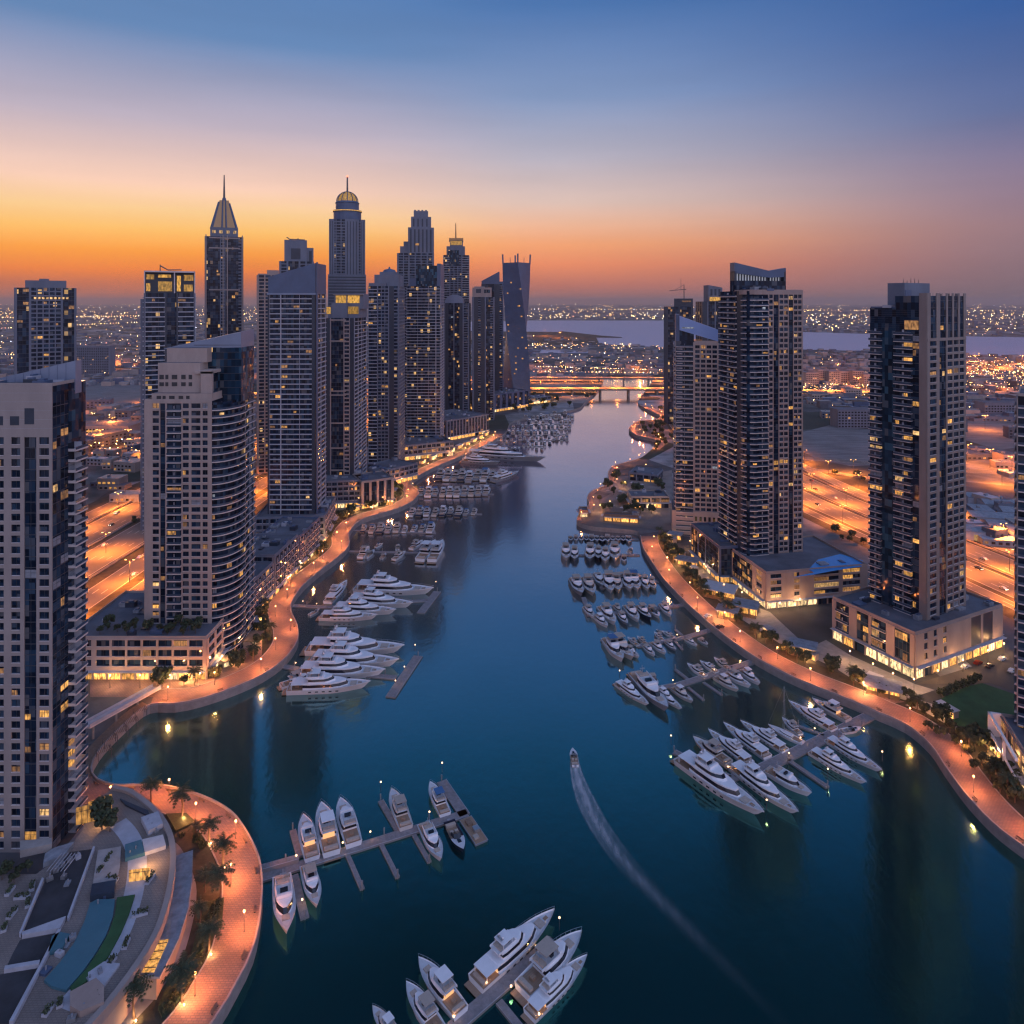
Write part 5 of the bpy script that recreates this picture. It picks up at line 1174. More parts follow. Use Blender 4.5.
# footbridge over the boardwalk
o = thing('footbridge', 'straight pale footbridge slanting past the pale frame edge tower to the arcaded podium', 'footbridge', (*G(157, 690, GZ).xy, GZ))
a, b2 = Vector((0, 0, 1.2)), G(85, 745, GZ)-G(157, 690, GZ)+Vector((0, 0, 6.5)); dv = (b2-a); nn = Vector((-dv.y, dv.x, 0)).normalized()
b_ = MB(); b_.hexa([a-nn*2+Vector((0, 0, -.5)), b2-nn*2+Vector((0, 0, -.5)), b2+nn*2+Vector((0, 0, -.5)), a+nn*2+Vector((0, 0, -.5)), a-nn*2, b2-nn*2, b2+nn*2, a+nn*2], 'slab_edge'); b_.build('deck', o)
for s_ in (-1, 1):
    b_ = MB(); e = nn*2*s_; e2 = nn*1.85*s_
    q = [a+e, b2+e, b2+e2, a+e2] if s_ < 0 else [a+e2, b2+e2, b2+e, a+e]
    b_.hexa([x+Vector((0, 0, .01)) for x in q]+[x+Vector((0, 0, 1.1)) for x in q], 'slab_grey'); b_.build('side_rail', o)
for k in (.3, .6, .9):
    p = a.lerp(b2, k); b_ = MB(); b_.tube((p.x, p.y, 0), (p.x, p.y, p.z-.5), .45, .45, 'concrete', 8); b_.build('pier', o)
for i, (x, y) in enumerate(((110, 745), (121, 737), (131, 727), (104, 757), (140, 716))):
    p = G(x, y, GZ); t = thing('pergola', f'slatted pergola on the boardwalk under the footbridge, {ordn(i)} in line' , 'pergola', p, rad(40), 'boardwalk pergolas')
    b_ = MB()
    for xx in (-2, 2):
        for yy in (-1.5, 1.5): b_.box(xx-.1, xx+.1, yy-.1, yy+.1, 0, 2.6, 'post_metal')
    b_.build('posts', t); b_ = MB()
    for k in range(9): b_.box(-2.3+k*.55, -2.15+k*.55, -1.8, 1.8, 2.6, 2.75, 'timber')
    b_.build('slats', t)

# ---- curved podium with terraces in front of the pale frame edge tower
ZD = 11.0
root = thing('podium_building', 'curved terraced podium with teal roof strip and dark ramps below the frame edge tower', 'building', (*G(60, 900, GZ).xy, GZ))
ox, oy = root.location.x, root.location.y
def D2(pl, z): return [(p.x-ox, p.y-oy) for p in (G(x, y, z) for x, y in pl)]
def arcpx(pl, z): return [(p.x, p.y) for p in smooth([(q[0], q[1]) for q in D2(pl, z)], 1.5)]
edge = arcpx([(112,789),(128,793),(142,802),(159,818),(170,840),(172,862),(168,894),(155,935),(133,971),(108,1004),(85,1030),(60,1060)], ZD)
back = D2([(-150,1060),(-150,876),(36,874),(70,850),(84,826),(100,797)], ZD)
b_ = MB(); b_.prism([(x, y) for x, y in (edge+back)][::-1], 0, ZD-GZ, 'beige_render', 'podium_deck' if 'podium_deck' in MATS else 'concrete', bottom=False); b_.build('body', root)
e = [Vector(p) for p in edge]; z = ZD-GZ
ao, ai = offset(e, .9), offset(e, -.5)
b_ = MB(); b_.rings([[(*p, z-1.6), (*p, z+.8), (*q, z+.8), (*q, z-1.6)] for p, q in zip(ao, ai)], 'pale_render', cap=False); b_.build('roof_edge', root)
b_ = MB(); p1, p2 = offset(e, -6), offset(e, -10.5); b_.strip([(*p, z+.05) for p in p1[10:-4]], [(*p, z+.05) for p in p2[10:-4]], 'slab_grey'); b_.build('walkway', root)
def deck_part(name, pl, zz, m, h=0, arc=False):
    b_ = MB(); P = D2(pl, ZD+zz)
    if h: b_.prism(P, z, z+h, m)
    else: b_.sheet(P, z+zz, m)
    return b_.build(name, root)
deck_part('teal_roof', [(90,903),(97,899),(115,899),(113,916),(106,935),(96,952),(82,972),(66,990),(52,986),(44,980),(60,962),(74,943),(84,922)], 0.6, 'roof_teal', .6)
deck_part('planted_strip', [(117,899),(135,896),(129,915),(121,934),(108,958),(93,977),(73,994),(70,989),(86,971),(99,952),(109,934),(115,916)], .08, 'lawn_green', .5)
deck_part('ramp', [(70,852),(92,849),(84,880),(72,908),(66,920),(42,926),(22,936),(34,906),(44,884),(58,864)], .07, 'deck_asphalt')
deck_part('ramp', [(57,933),(48,950),(40,964),(5,970),(13,953),(20,940)], .07, 'deck_asphalt'); deck_part('ramp', [(39,968),(25,995),(10,1024),(-30,1024),(-30,980),(2,974)], .07, 'deck_asphalt')
for pl in ([(67,921),(93,850),(95,850),(69,922)], [(21,938),(44,882),(42,881),(19,937)], [(58,933),(38,972),(9,1026),(13,1026),(41,972),(61,933)], [(40,964),(5,970),(4,974),(39,968)], [(66,920),(22,936),(22,939),(60,932)]):
    deck_part('ramp_wall', pl, 0, 'slab_grey', 1.0)
for pl, h, m in (([(43,868),(66,858),(74,846),(54,852),(45,858)], 1.2, 'roof_plant'), ([(52,940),(60,936),(70,938),(62,952),(48,956)], 1.0, 'roof_teal'), ([(20,858),(52,851),(52,845),(20,848)], 2.0, 'concrete'), ([(98,852),(121,848),(120,868),(116,886),(92,890)], .5, 'parapet_stone'), ([(92,890),(116,886),(114,898),(90,902)], 1.6, 'dark_panel'), ([(142,843),(163,838),(166,849),(145,856)], 1.0, 'awning_white'), ([(125,848),(141,843),(145,856),(125,862)], 1.0, 'roof_teal'), ([(141,822),(158,816),(163,828),(148,836)], 1.4, 'slab_grey'), ([(120,800),(148,812),(150,818),(125,806)], .5, 'dark_panel'), ([(88,975),(104,964),(120,966),(104,988),(90,996)], .6, 'slab_grey'), ([(70,998),(96,984),(104,992),(104,1008),(80,1018),(70,1012)], 1.4, 'pink_render')):
    deck_part('roof_structure', pl, 0, m, h)
g = MB()
for k in range(6): g.box(-1+k*.9, -.9+k*.9, -3, 3, 0, .25, 'slab_grey')
o = g.build('roof_frame', root); q = D2([(58, 856)], ZD+3); o.location = (*q[0], z+1.3)
# lit glazed entrance and rooms
for (x, y, w, h, th_) in ((76, 826, 7, 5, .4), (88, 820, 6, 5, .6)):
    p = D2([(x, y)], ZD)[0]; link('shop_window', shop_mesh(w, h, 'lit_amber'), root, (*p, z+.2), th_)
p = D2([(129, 882)], ZD)[0]; link('shop_window', shop_mesh(5, 3, 'lit_amber'), root, (*p, z+.1), rad(10))
lo = light('room_light', root, 0, 1200, WARM, .6); q = D2([(148, 868)], ZD)[0]; lo.location = (*q, z+2.6)
lo = light('room_light', root, 0, 1200, WARM, .6); q = D2([(100, 828)], ZD)[0]; lo.location = (*q, z+2.6)
# lower terrace outside the curved edge
lowp = [(174,856),(193,850),(192,880),(189,906),(179,938),(160,977),(139,975),(154,942),(167,898),(172,870)]
P = D2(lowp, 8.2); b_ = MB(); b_.prism(P, 4.7, 5.2, 'slab_grey', 'roof_plant'); b_.prism([(x-.8, y) for x, y in P], 0, 4.7, 'beige_render'); b_.build('lower_terrace', root)
P = D2([(156,941),(169,939),(154,972),(142,972)], 8.3); b_ = MB(); b_.prism(P, 5.2, 5.35, 'lit_amber'); b_.build('skylight', root)
b_ = MB()
for k in range(4):
    q0 = Vector(P[0]).lerp(Vector(P[3]), (k+.5)/4); q1 = Vector(P[1]).lerp(Vector(P[2]), (k+.5)/4); b_.tube((*q0, 5.42), (*q1, 5.42), .09, .09, 'mullion', 4)
b_.build('skylight_bars', root)
lo = light('room_light', root, 0, 1200, WARM, .6); q = D2([(166, 920)], 8.2)[0]; lo.location = (*q, 7.0)
for (x, y) in ((133, 985), (122, 1001), (110, 1013)):
    p = D2([(x, y)], 6)[0]; link('shop_window', shop_mesh(2.5, 4, 'shop_glow'), root, (*p, 1), rad(60))

# ================================================================== trees
def crown_mesh(seed, r, h, m1, m2, n=420, leaf=.55):
    rr = random.Random(seed); b_ = MB()
    clumps = []
    for _ in range(13):
        a = rr.uniform(0, 6.28); q = rr.random()**.5*r*.72; clumps.append((q*math.cos(a), q*math.sin(a), rr.uniform(.2, 1)*h*.9, rr.uniform(.28, .5)*r))
    for i in range(n):
        cx_, cy_, cz, cr_ = rr.choice(clumps)
        v = Vector((rr.gauss(0, 1), rr.gauss(0, 1), rr.gauss(0, .8))).normalized()*cr_*rr.random()**.35
        c_ = Vector((cx_, cy_, cz))+v; nrm = (v.normalized()+Vector((rr.uniform(-.6, .6), rr.uniform(-.6, .6), rr.uniform(-.2, .9)))).normalized()
        a = nrm.orthogonal().normalized(); b2 = nrm.cross(a); s1, s2 = leaf*rr.uniform(.6, 1.4), leaf*rr.uniform(.4, 1)
        b_.face([c_-a*s1, c_-b2*s2, c_+a*s1, c_+b2*s2], m1 if rr.random() < .65 else m2)
    return b_.mesh('crown')
def trunk_mesh(h, r, seed):
    rr = random.Random(seed); b_ = MB(); b_.tube((0, 0, 0), (0, 0, h), r, r*.6, 'trunk_bark', 6)
    for k in range(4):
        a = k*1.57+rr.uniform(-.4, .4); b_.tube((0, 0, h*.85), (1.3*math.cos(a), 1.3*math.sin(a), h*1.5), r*.5, r*.2, 'trunk_bark', 5)
    return b_.mesh('trunk')
TV = []
for i, (r, h, m1, m2) in enumerate(((2.6, 3.6, 'leaf_dark', 'leaf_mid'), (3.2, 3.2, 'leaf_mid', 'leaf_dark'), (2.1, 4.2, 'leaf_dark', 'palm_leaf'))):
    TV.append((trunk_mesh(2.2, .17, i), crown_mesh(i, r, h, m1, m2)))
def tree(x, y, z, sc, label, group, var=None, name='street_tree'):
    tm, cm_ = TV[R.randrange(3) if var is None else var]
    o = thing(name, label, 'tree', (x, y, z), R.uniform(0, 6.28), group, None, sc)
    link('trunk', tm, o); link('crown', cm_, o, (0, 0, 1.5)); return o
n_ = 0
for (ln, s_, ystop, where, grp) in ((promL2, 1, 640, 'by the winding promenade below the tower cluster', 'trees under the tower cluster'), (promR, -1, 520, 'behind the long promenade across the channel', 'trees behind the opposite promenade')):
    for off in (14.5, 18):
        for i, (p, tg) in enumerate(along(offset(ln, off*s_), 10.5 if off < 15 else 15, R.uniform(0, 5))):
            if p.y > ystop or p.y < 160 or R.random() < .18: continue
            tree(p.x+R.uniform(-1, 1), p.y+R.uniform(-1, 1), GZ, R.uniform(.75, 1.35), f'small tree {where}, {ordn(i)} of the {"waterside" if off < 15 else "inland"} row', grp)
for i, (x, y) in enumerate(((912,708),(925,716),(938,722),(950,733),(962,740),(975,748),(988,752),(955,745),(940,738),(928,730),(968,755),(982,765),(995,768),(990,780),(975,770),(1005,775),(1010,790),(1018,785),(1000,795),(1015,803))):
    p = G(x, y, GZ); tree(p.x, p.y, GZ, R.uniform(.6, 1.0), f'low tree between the green lawn and promenade, {ordn(i)} from the junction', 'trees by the green lawn')
for i in range(7):
    p = G(941+(978-941)*i/6, 697+(681.5-697)*i/6, GZ); tree(p.x, p.y, GZ, .62, f'round clipped tree in the row edging the green lawn, {ordn(i)} from the promenade side', 'clipped trees edging the lawn', 1)
for i in range(18):
    x, y = R.uniform(-176, -133), R.uniform(292.5, 303.5); tree(x, y, 20.1, R.uniform(.55, 1.0), f'shrub in the dense roof garden on the arcaded podium', 'roof garden trees')
for i, (x, y) in enumerate(((107,826),(102,830),(110,832),(100,822),(8,872),(20,876),(2,880),(14,884),(28,872))):
    p = G(x, y, ZD); tree(p.x, p.y, ZD, R.uniform(.8, 1.25) if i < 4 else .55, f'dark tree clumped beside the lit entrance of the frame edge tower' if i < 4 else f'low shrub at the foot of the frame edge tower, {ordn(i-4)} in line', 'deck trees')
for i in range(46):
    x, y = (R.uniform(590, 665), R.uniform(470, 515)) if i < 24 else (R.uniform(636, 668), R.uniform(424, 455))
    p = G(x, y, GZ)
    if pip(p.x, p.y, [(q.x, q.y) for q in LS+RS[::-1]]) or i < 24 and x < 592+ (515-y)*.25: continue
    tree(p.x, p.y, GZ, R.uniform(.8, 1.4), 'small tree among the pavilions of the low headland' if i < 24 else 'small tree on the lit bend before the road bridge', 'headland trees' if i < 24 else 'trees on the lit bend')
for i in range(50):
    x, y = (R.uniform(508, 600), R.uniform(394, 412)) if i < 34 else (R.uniform(648, 690), R.uniform(398, 440))
    p = G(x, y, GZ)
    if pip(p.x, p.y, CHW): continue
    tree(p.x, p.y, GZ, R.uniform(1.0, 1.9), 'dark tree on the planted point between the twisted tower and the bridge' if i < 34 else 'dark tree on the far bank behind the lit bend before the bridge', 'trees on the far point' if i < 34 else 'trees behind the lit bend')
for i in range(26):
    x, y = R.uniform(605, 668), R.uniform(484, 520); p = G(x, y, GZ)
    if pip(p.x, p.y, CHW): continue
    t = thing('terrace_umbrella', f'small pale umbrella among the headland terraces, {ordn(i)} of the scattered ones', 'umbrella', p, 0, 'headland umbrellas'); b1 = MB(); b1.tube((0, 0, 0), (0, 0, 2.5), .06, .05, 'post_metal', 5); b1.build('pole', t); b1 = MB(); b1.lathe([(1.7, 2.2), (.05, 2.9)], 'awning_white' if i % 2 else 'canvas_beige', 8); b1.build('canopy', t)
# palms
def palm_meshes(seed, H):
    rr = random.Random(seed); b_ = MB(); r0 = .30
    zs = [0, .4, H*.5, H]; pts = [(0, 0, 0), (.03, 0, .4), (rr.uniform(-.2, .2), rr.uniform(-.2, .2), H*.5), (rr.uniform(-.25, .25), rr.uniform(-.25, .25), H)]
    for p, q, ra, rb_ in zip(pts[:-1], pts[1:], (.42, .27, .22), (.27, .22, .26)): b_.tube(p, q, ra, rb_, 'trunk_bark', 8, False)
    tm = b_.mesh('trunk'); c_ = MB(); top = Vector(pts[-1])
    for k in range(24):
        a = k*2.399+rr.uniform(-.2, .2); up = rr.uniform(-.3, 1.1) if k > 4 else 1.3; L = rr.uniform(3.3, 4.3)
        d = Vector((math.cos(a), math.sin(a), 0)); sd_ = Vector((-d.y, d.x, 0)); pr = top.copy(); prev = None
        for j in range(7):
            f = j/6; p = top+d*L*f*(1-.12*f)+Vector((0, 0, up*L*.5*f-L*.46*f*f))
            if prev is not None:
                for s_ in (-1, 1):
                    for q in range(3):
                        a0 = prev.lerp(p, q/3); wv = .75*math.sin(math.pi*min(.98, .1+.85*(j-1+q/3)/6))+.06
                        tip = a0+sd_*s_*wv+d*.38+Vector((0, 0, -.28*wv-.1)); c_.face([a0, a0.lerp(p, .55), tip], 'palm_leaf' if rr.random() < .7 else 'leaf_dark')
                c_.tube(prev, p, .035, .025, 'palm_leaf', 3, False)
            prev = p
    return tm, c_.mesh('crown')
PV = [palm_meshes(s_, h) for s_, h in ((1, 6.4), (2, 7.2), (3, 5.6))]
def palm(x, y, z, sc, label, group, var):
    tm, cm_ = PV[var % 3]; o = thing('palm_tree', label, 'palm tree', (x, y, z), R.uniform(0, 6.28), group, None, sc); link('trunk', tm, o); link('crown', cm_, o); return o
pal = [(151, 803, 'nearest the lamp where the curved promenade begins'), (182, 818, 'above the dark triangular planter'), (209, 842, 'at the outer curve, beside a round bush'), (223, 866, 'third along the glowing curve'), (220, 903, 'in the dense clump halfway down the curve'), (209, 952, 'with orange lit trunk on the lower curve'), (182, 1002, 'with bright lit trunk beside the skylight terrace'), (134, 1018, 'beside the lit columns under the curved roof edge'), (196, 838, 'small one beside the round bush'), (205, 892, 'half hidden in the clump'), (200, 925, 'low one in the planting strip')]
for i, (x, y, w) in enumerate(pal):
    p = G(x, y, GZ); palm(p.x, p.y, GZ, (1.0, 1.1, 1.0, 1.05, 1.15, 1.0, 1.15, 1.0, .7, .8, .7)[i], f'palm on the curved promenade, {w}', 'palms on the curved promenade', i)
    if i in (1, 2, 3, 5, 6, 7):
        o = thing('uplight', f'uplight at the palm {w}', 'light', (p.x+.9, p.y-.9, GZ+.1)); b_ = MB(); b_.tube((0, 0, 0), (0, 0, .3), .16, .2, 'pier_globe', 8); b_.build('fitting', o); light('bulb', o, .9, 420, WARM, .15)
for i, (x, y, s2) in enumerate(((197,842,1),(203,848,.9),(213,873,.9),(210,880,.8),(216,912,1),(212,920,.9),(214,932,.9),(206,945,.9),(200,962,.9),(186,985,.9),(176,1000,1),(168,1012,1),(182,836,.6),(217,905,.8),(190,975,.7))):
    p = G(x, y, GZ); tree(p.x, p.y, GZ-.5, s2*.5, f'round shrub in the planting inside the curved promenade, {ordn(i)} along the curve', 'shrubs inside the curve', 1, 'shrub')
for i, (p, tg) in enumerate(along(offset(promR, -12.6), 24, 12)):
    if 165 < p.y < 470: palm(p.x, p.y, GZ, R.uniform(.8, 1.05), f'palm beside the long promenade across the channel, {ordn(i)} from the camera end', 'palms opposite', i)
for i, (p, tg) in enumerate(along(offset(promL2, 12.4), 26, 15)):
    if p.y < 560: palm(p.x, p.y, GZ, R.uniform(.8, 1.05), f'palm beside the winding promenade below the towers, {ordn(i)} from the camera end', 'palms under the tower cluster', i)
# flower bed hedges of the curve
for pl in ([(166,816),(186,815),(196,824),(176,833)], [(205,905),(224,900),(222,925),(208,945),(200,955),(190,960)], [(172,975),(196,955),(196,965),(180,1000),(162,1020),(158,1010)]):
    b_ = MB(); q = [G(x, y, GZ) for x, y in pl]; b_.prism([(p.x, p.y) for p in q], GZ+.11, GZ+.75, 'hedge_leaf'); o = b_.build('hedge_bed'); o['category'] = 'hedge'
    o['label'] = {166: 'dark triangular planted bed near the start of the curved promenade', 205: 'long dark hedge bed inside the glowing curve', 172: 'dark hedge bed beside the skylight terrace'}[pl[0][0]]

bm = MB()
for y in (-.9, .9): bm.box(-.25, .25, y-.05, y+.05, 0, .42, 'post_metal')
bmesh_legs = bm.mesh('legs'); bm = MB()
for k in range(4): bm.box(-.28+k*.14, -.17+k*.14, -1.1, 1.1, .42, .47, 'timber')
bmesh_seat = bm.mesh('seat'); bm = MB()
for k in range(3): bm.box(.29, .34, -1.1, 1.1, .55+k*.14, .66+k*.14, 'timber')
bmesh_back = bm.mesh('backrest')
for ln, s_, where, step in ((promL1, 1, 'on the curved promenade with palms', 13), (promL2, 1, 'on the winding promenade below the tower cluster', 21), (promR, -1, 'on the long promenade across the channel', 17)):
    for i, (p, tg) in enumerate(along(offset(ln, 1.6*s_), step, 5)):
        if not 150 < p.y < 560 or pip(p.x, p.y, CHW): continue
        o = thing('bench', f'slatted bench {where}, {ordn(i)} from the camera end', 'bench', (p.x, p.y, GZ+.1), math.atan2(tg.y, tg.x)+(math.pi/2)*s_, 'promenade benches')
        link('legs', bmesh_legs, o); link('seat', bmesh_seat, o); link('backrest', bmesh_back, o)
# deck furniture of the curved podium: planters, vents, parasols
def on_deck(name, label, cat, x, y, b_list, rz=0, grp=None):
    p = G(x, y, ZD); o = thing(name, label, cat, (p.x, p.y, ZD), rz, grp)
    for n, b_ in b_list: b_.build(n, o)
for i in range(16):
    x, y = [(10,892),(22,898),(32,888),(12,915),(4,930),(28,905),(100,872),(108,860),(112,880),(96,1000),(60,1005),(48,1012),(150,880),(140,915),(126,945),(112,962)][i]
    b1 = MB(); w = R.uniform(.8, 1.8); b1.box(-w, w, -.6, .6, 0, .6, 'slab_grey'); b2_ = MB()
    for _ in range(60):
        c3 = Vector((R.uniform(-w, w), R.uniform(-.5, .5), R.uniform(.6, 1.3))); a3 = Vector((R.gauss(0, 1), R.gauss(0, 1), R.gauss(0, 1))).normalized()*.28; q3 = a3.orthogonal().normalized()*.2
        b2_.face([c3-a3, c3-q3, c3+a3, c3+q3], R.choice(['leaf_dark', 'leaf_mid']))
    on_deck('planter', f'grey planter box with a low shrub scattered on the terraced podium deck', 'planter', x, y, [('box', b1), ('shrub', b2_)], R.uniform(0, 3), 'deck planters')
for i in range(22):
    x, y = [(70,862),(78,858),(60,866),(56,872),(64,878),(50,880),(68,884),(104,898),(98,906),(130,856),(136,852),(152,828),(148,824),(156,833),(60,955),(66,946),(72,940),(46,972),(90,980),(100,974),(84,1010),(72,1020)][i]
    b1 = MB(); b1.box(-R.uniform(.4, 1.1), R.uniform(.4, 1.1), -R.uniform(.4, .9), R.uniform(.4, .9), .0, R.uniform(.4, 1.3), R.choice(['roof_plant', 'slab_grey', 'slate_panel', 'boat_metal'])); b2_ = MB(); b2_.tube((0, 0, .3), (0, 0, R.uniform(1.2, 1.8)), .2, .2, 'roof_plant', 8)
    on_deck('roof_vent', f'small grey plant unit scattered on the terraced podium deck', 'vent', x, y, [('casing', b1), ('flue', b2_)], R.uniform(0, 3), 'deck plant units')

# ================================================================== BOATS
def hull_rings(L, B, fb, flare=.78, sheer=.35, n=16, full=.5, sternw=.90):
    rg = []; sh = []
    for i in range(n+1):
        t = i/n
        pr = (sternw+(1-sternw)*math.sin(min(1, t/full)*math.pi/2)) if t < full else max(.0, 1-((t-full)/(1-full))**2.3)
        b = B*pr; zs = fb*(1+sheer*t*t); fw = flare*(1 if t < full else 1-.45*((t-full)/(1-full)))
        xs = L*t; xw = L*(t-.12*max(0, (t-.4)/.6)**1.5)
        rg.append([(xs, b, zs), (xs*.4+xw*.6, b*(fw+.1), fb*.35), (xw, b*fw, -.25), (xw, -b*fw, -.25), (xs*.4+xw*.6, -b*(fw+.1), fb*.35), (xs, -b, zs)])
        sh.append((xs, b, zs))
    return rg, sh
def plan(x0, x1, w, front=.45, n=6, sq=.9):
    L = x1-x0; up = [(x0, w*sq)]
    for i in range(1, n+1):
        t = i/n; ww = w if t < 1-front else w*max(.12, 1-((t-1+front)/front)**2*.75); up.append((x0+L*t, ww))
    return [(x, -y) for x, y in up]+[(x, y) for x, y in reversed(up)]
def tier(P, cab, win, x0, x1, w, z0, h, m='gel_white', rake=.16, front=.45, lo=.34, hi=.80, over=.15, roofm=None, ang=.9):
    base = plan(x0, x1, w, front)
    def ring(k, z, gx=0., gy=1.): return [(x0+(x-x0)*(1-rake*k)+ (gx if x > (x0+x1)/2 else -gx), y*gy, z) for x, y in base]
    a, b_, c_, d = ring(0, z0), ring(lo, z0+h*lo), ring(hi, z0+h*hi, 0, ang), ring(hi, z0+h*hi, over, ang+.06)
    e_ = ring(hi, z0+h, over, ang+.06); f = ring(hi*1.06, z0+h+.08, -.2, ang-.04)
    P(cab).rings([a, b_], m, cap=False); P(win).rings([b_, c_], 'boat_glass', cap=False); P(cab).rings([c_, d, e_, f], m if not roofm else roofm, cap=True)
def boat_parts(kind, hullm='gel_white', top='gel_white', canvas='canvas_beige', glow=False):
    pt = {}
    def P(n): return pt.setdefault(n, MB())
    if kind == 'yacht':
        L, B, fb = 32., 3.55, 2.5
        rg, sh = hull_rings(L, B, fb, sheer=.42); P('hull').rings(rg, hullm, cap=False, closed=False); P('hull').face(rg[0], hullm)
        P('deck').strip([(x, y*.93, z-.45) for x, y, z in sh], [(x, -y*.93, z-.45) for x, y, z in sh], 'deck_white')
        P('hull').strip([(x, y, z) for x, y, z in sh], [(x, y*.93, z-.46) for x, y, z in sh], hullm); P('hull').strip([(x, -y*.93, z-.46) for x, y, z in sh], [(x, -y, z) for x, y, z in sh], hullm)
        P('swim_platform').box(-1.8, .05, -2.9, 2.9, .35, .6, 'deck_teak')
        P('aft_deck').box(.3, 6.2, -2.9, 2.9, fb-.42, fb-.3, 'deck_teak'); P('aft_sofa').box(.8, 1.9, -2.2, 2.2, fb-.3, fb+.3, 'cushion'); P('aft_table').box(3, 4.4, -.8, .8, fb-.3, fb+.35, 'deck_teak')
        if glow: P('saloon_door').box(6.05, 6.15, -2.2, 2.2, fb-.25, fb+1.7, 'boat_cabin_glow')
        tier(P, 'cabin', 'cabin_windows', 6.2, 23.8, 2.95, fb-.4, 2.7, top, rake=.10, front=.4)
        tier(P, 'upper_cabin', 'upper_windows', 8.2, 18.6, 2.5, fb+2.3, 2.1, top, rake=.2, front=.4)
        P('cabin').box(1.6, 8.3, -2.75, 2.75, fb+2.0, fb+2.22, top)
        for y in (-2.6, 2.45): P('cabin').box(1.8, 2.0, y, y+.15, fb-.3, fb+2.0, top)
        P('flybridge').box(7.0, 13.6, -1.95, 1.95, fb+4.5, fb+4.62, 'deck_white'); 
        for y in (-2.0, 1.85): P('flybridge').box(7.0, 14, y, y+.15, fb+4.5, fb+5.1, top)
        P('flybridge').box(13.4, 14, -1.85, 1.85, fb+4.5, fb+5.3, top); P('flybridge_sofa').box(8, 9.2, -1.6, 1.6, fb+4.63, fb+5.0, 'cushion'); P('helm_screen').box(11.6, 12.4, -.9, .9, fb+4.63, fb+5.2, 'boat_glass')
        P('hardtop').box(8.6, 12.6, -1.9, 1.9, fb+6.4, fb+6.58, top)
        for x in (8.8, 12.2):
            for y in (-1.8, 1.7): P('hardtop').box(x, x+.14, y, y+.12, fb+4.6, fb+6.4, top)
        P('mast').tube((9.4, 0, fb+6.5), (9.0, 0, fb+8.6), .22, .10, 'boat_metal', 6); P('mast').box(8.8, 9.5, -1.1, 1.1, fb+7.3, fb+7.4, 'boat_metal'); P('mast').ball((9.5, .8, fb+7.7), .34, 'gel_white', 8); P('mast').ball((9.5, -.8, fb+7.7), .34, 'gel_white', 8)
        P('foredeck').box(24.2, 26.6, -1.4, 1.4, fb+.05, fb+.5, 'cushion'); P('foredeck').box(27.2, 28.6, -.5, .5, fb+.2, fb+.55, 'deck_teak')
        z0 = fb*1.42
        for s_ in (-1, 1):
            pr = [(x, y*.97*s_, z) for x, y, z in sh[9:]]
            for p, q in zip(pr[:-1], pr[1:]): P('bow_rail').tube((p[0], p[1], p[2]+.75), (q[0], q[1], q[2]+.75), .05, .05, 'boat_metal', 4, False); P('bow_rail').tube(p, (p[0], p[1], p[2]+.75), .04, .04, 'boat_metal', 4, False)
        for s_ in (-1, 1):
            for k in range(5): P('portholes').box(8.5+k*2.6, 9.6+k*2.6, s_*B*.975-.02, s_*B*.975+.02+.03, fb*.50, fb*.68, 'boat_glass')
    elif kind == 'cruiser':
        L, B, fb = 16., 2.35, 1.6
        rg, sh = hull_rings(L, B, fb, sheer=.4, sternw=.86); P('hull').rings(rg, hullm, cap=False, closed=False); P('hull').face(rg[0], hullm)
        P('deck').strip([(x, y*.92, z-.22) for x, y, z in sh], [(x, -y*.92, z-.22) for x, y, z in sh], 'deck_white')
        P('hull').strip([(x, y, z) for x, y, z in sh], [(x, y*.92, z-.23) for x, y, z in sh], hullm); P('hull').strip([(x, -y*.92, z-.23) for x, y, z in sh], [(x, -y, z) for x, y, z in sh], hullm)
        P('swim_platform').box(-1.2, .05, -1.8, 1.8, .25, .42, 'deck_teak')
        P('cockpit').box(.3, 4.4, -1.7, 1.7, fb-.2, fb-.05, 'deck_teak'); P('cockpit').box(.5, 1.3, -1.5, 1.5, fb-.04, fb+.45, 'cushion'); P('cockpit').box(2.2, 3.1, -.5, .5, fb-.04, fb+.5, 'deck_teak')
        if glow: P('saloon_door').box(4.3, 4.38, -1.3, 1.3, fb-.1, fb+1.3, 'boat_cabin_glow')
        tier(P, 'cabin', 'cabin_windows', 4.4, 12.2, 1.85, fb-.2, 1.75, top, rake=.22, front=.5, hi=.84)
        P('flybridge').box(3.6, 8.8, -1.6, 1.6, fb+1.6, fb+1.7, 'deck_white')
        for y in (-1.62, 1.5): P('flybridge').box(3.4, 8.6, y, y+.12, fb+1.6, fb+2.1, top)
        P('flybridge').box(8.2, 8.8, -1.5, 1.5, fb+1.6, fb+2.3, top); P('flybridge').box(6.6, 7.3, -.8, .8, fb+1.7, fb+2.3, 'boat_glass'); P('flybridge').box(4, 5, -1.3, 1.3, fb+1.7, fb+2.1, 'cushion')
        if canvas: 
            P('hardtop').box(4.6, 7.9, -1.5, 1.5, fb+3.45, fb+3.58, canvas)
            for x in (4.7, 7.6):
                for y in (-1.45, 1.37): P('hardtop').box(x, x+.09, y, y+.08, fb+1.7, fb+3.45, 'boat_metal')
        P('mast').tube((4.2, 0, fb+1.7), (3.9, 0, fb+4.2), .1, .05, 'boat_metal', 5); P('mast').box(3.9, 4.3, -.7, .7, fb+3.3, fb+3.38, 'boat_metal')
        P('foredeck').box(11.6, 13, -.8, .8, fb+.12, fb+.42, 'cushion')
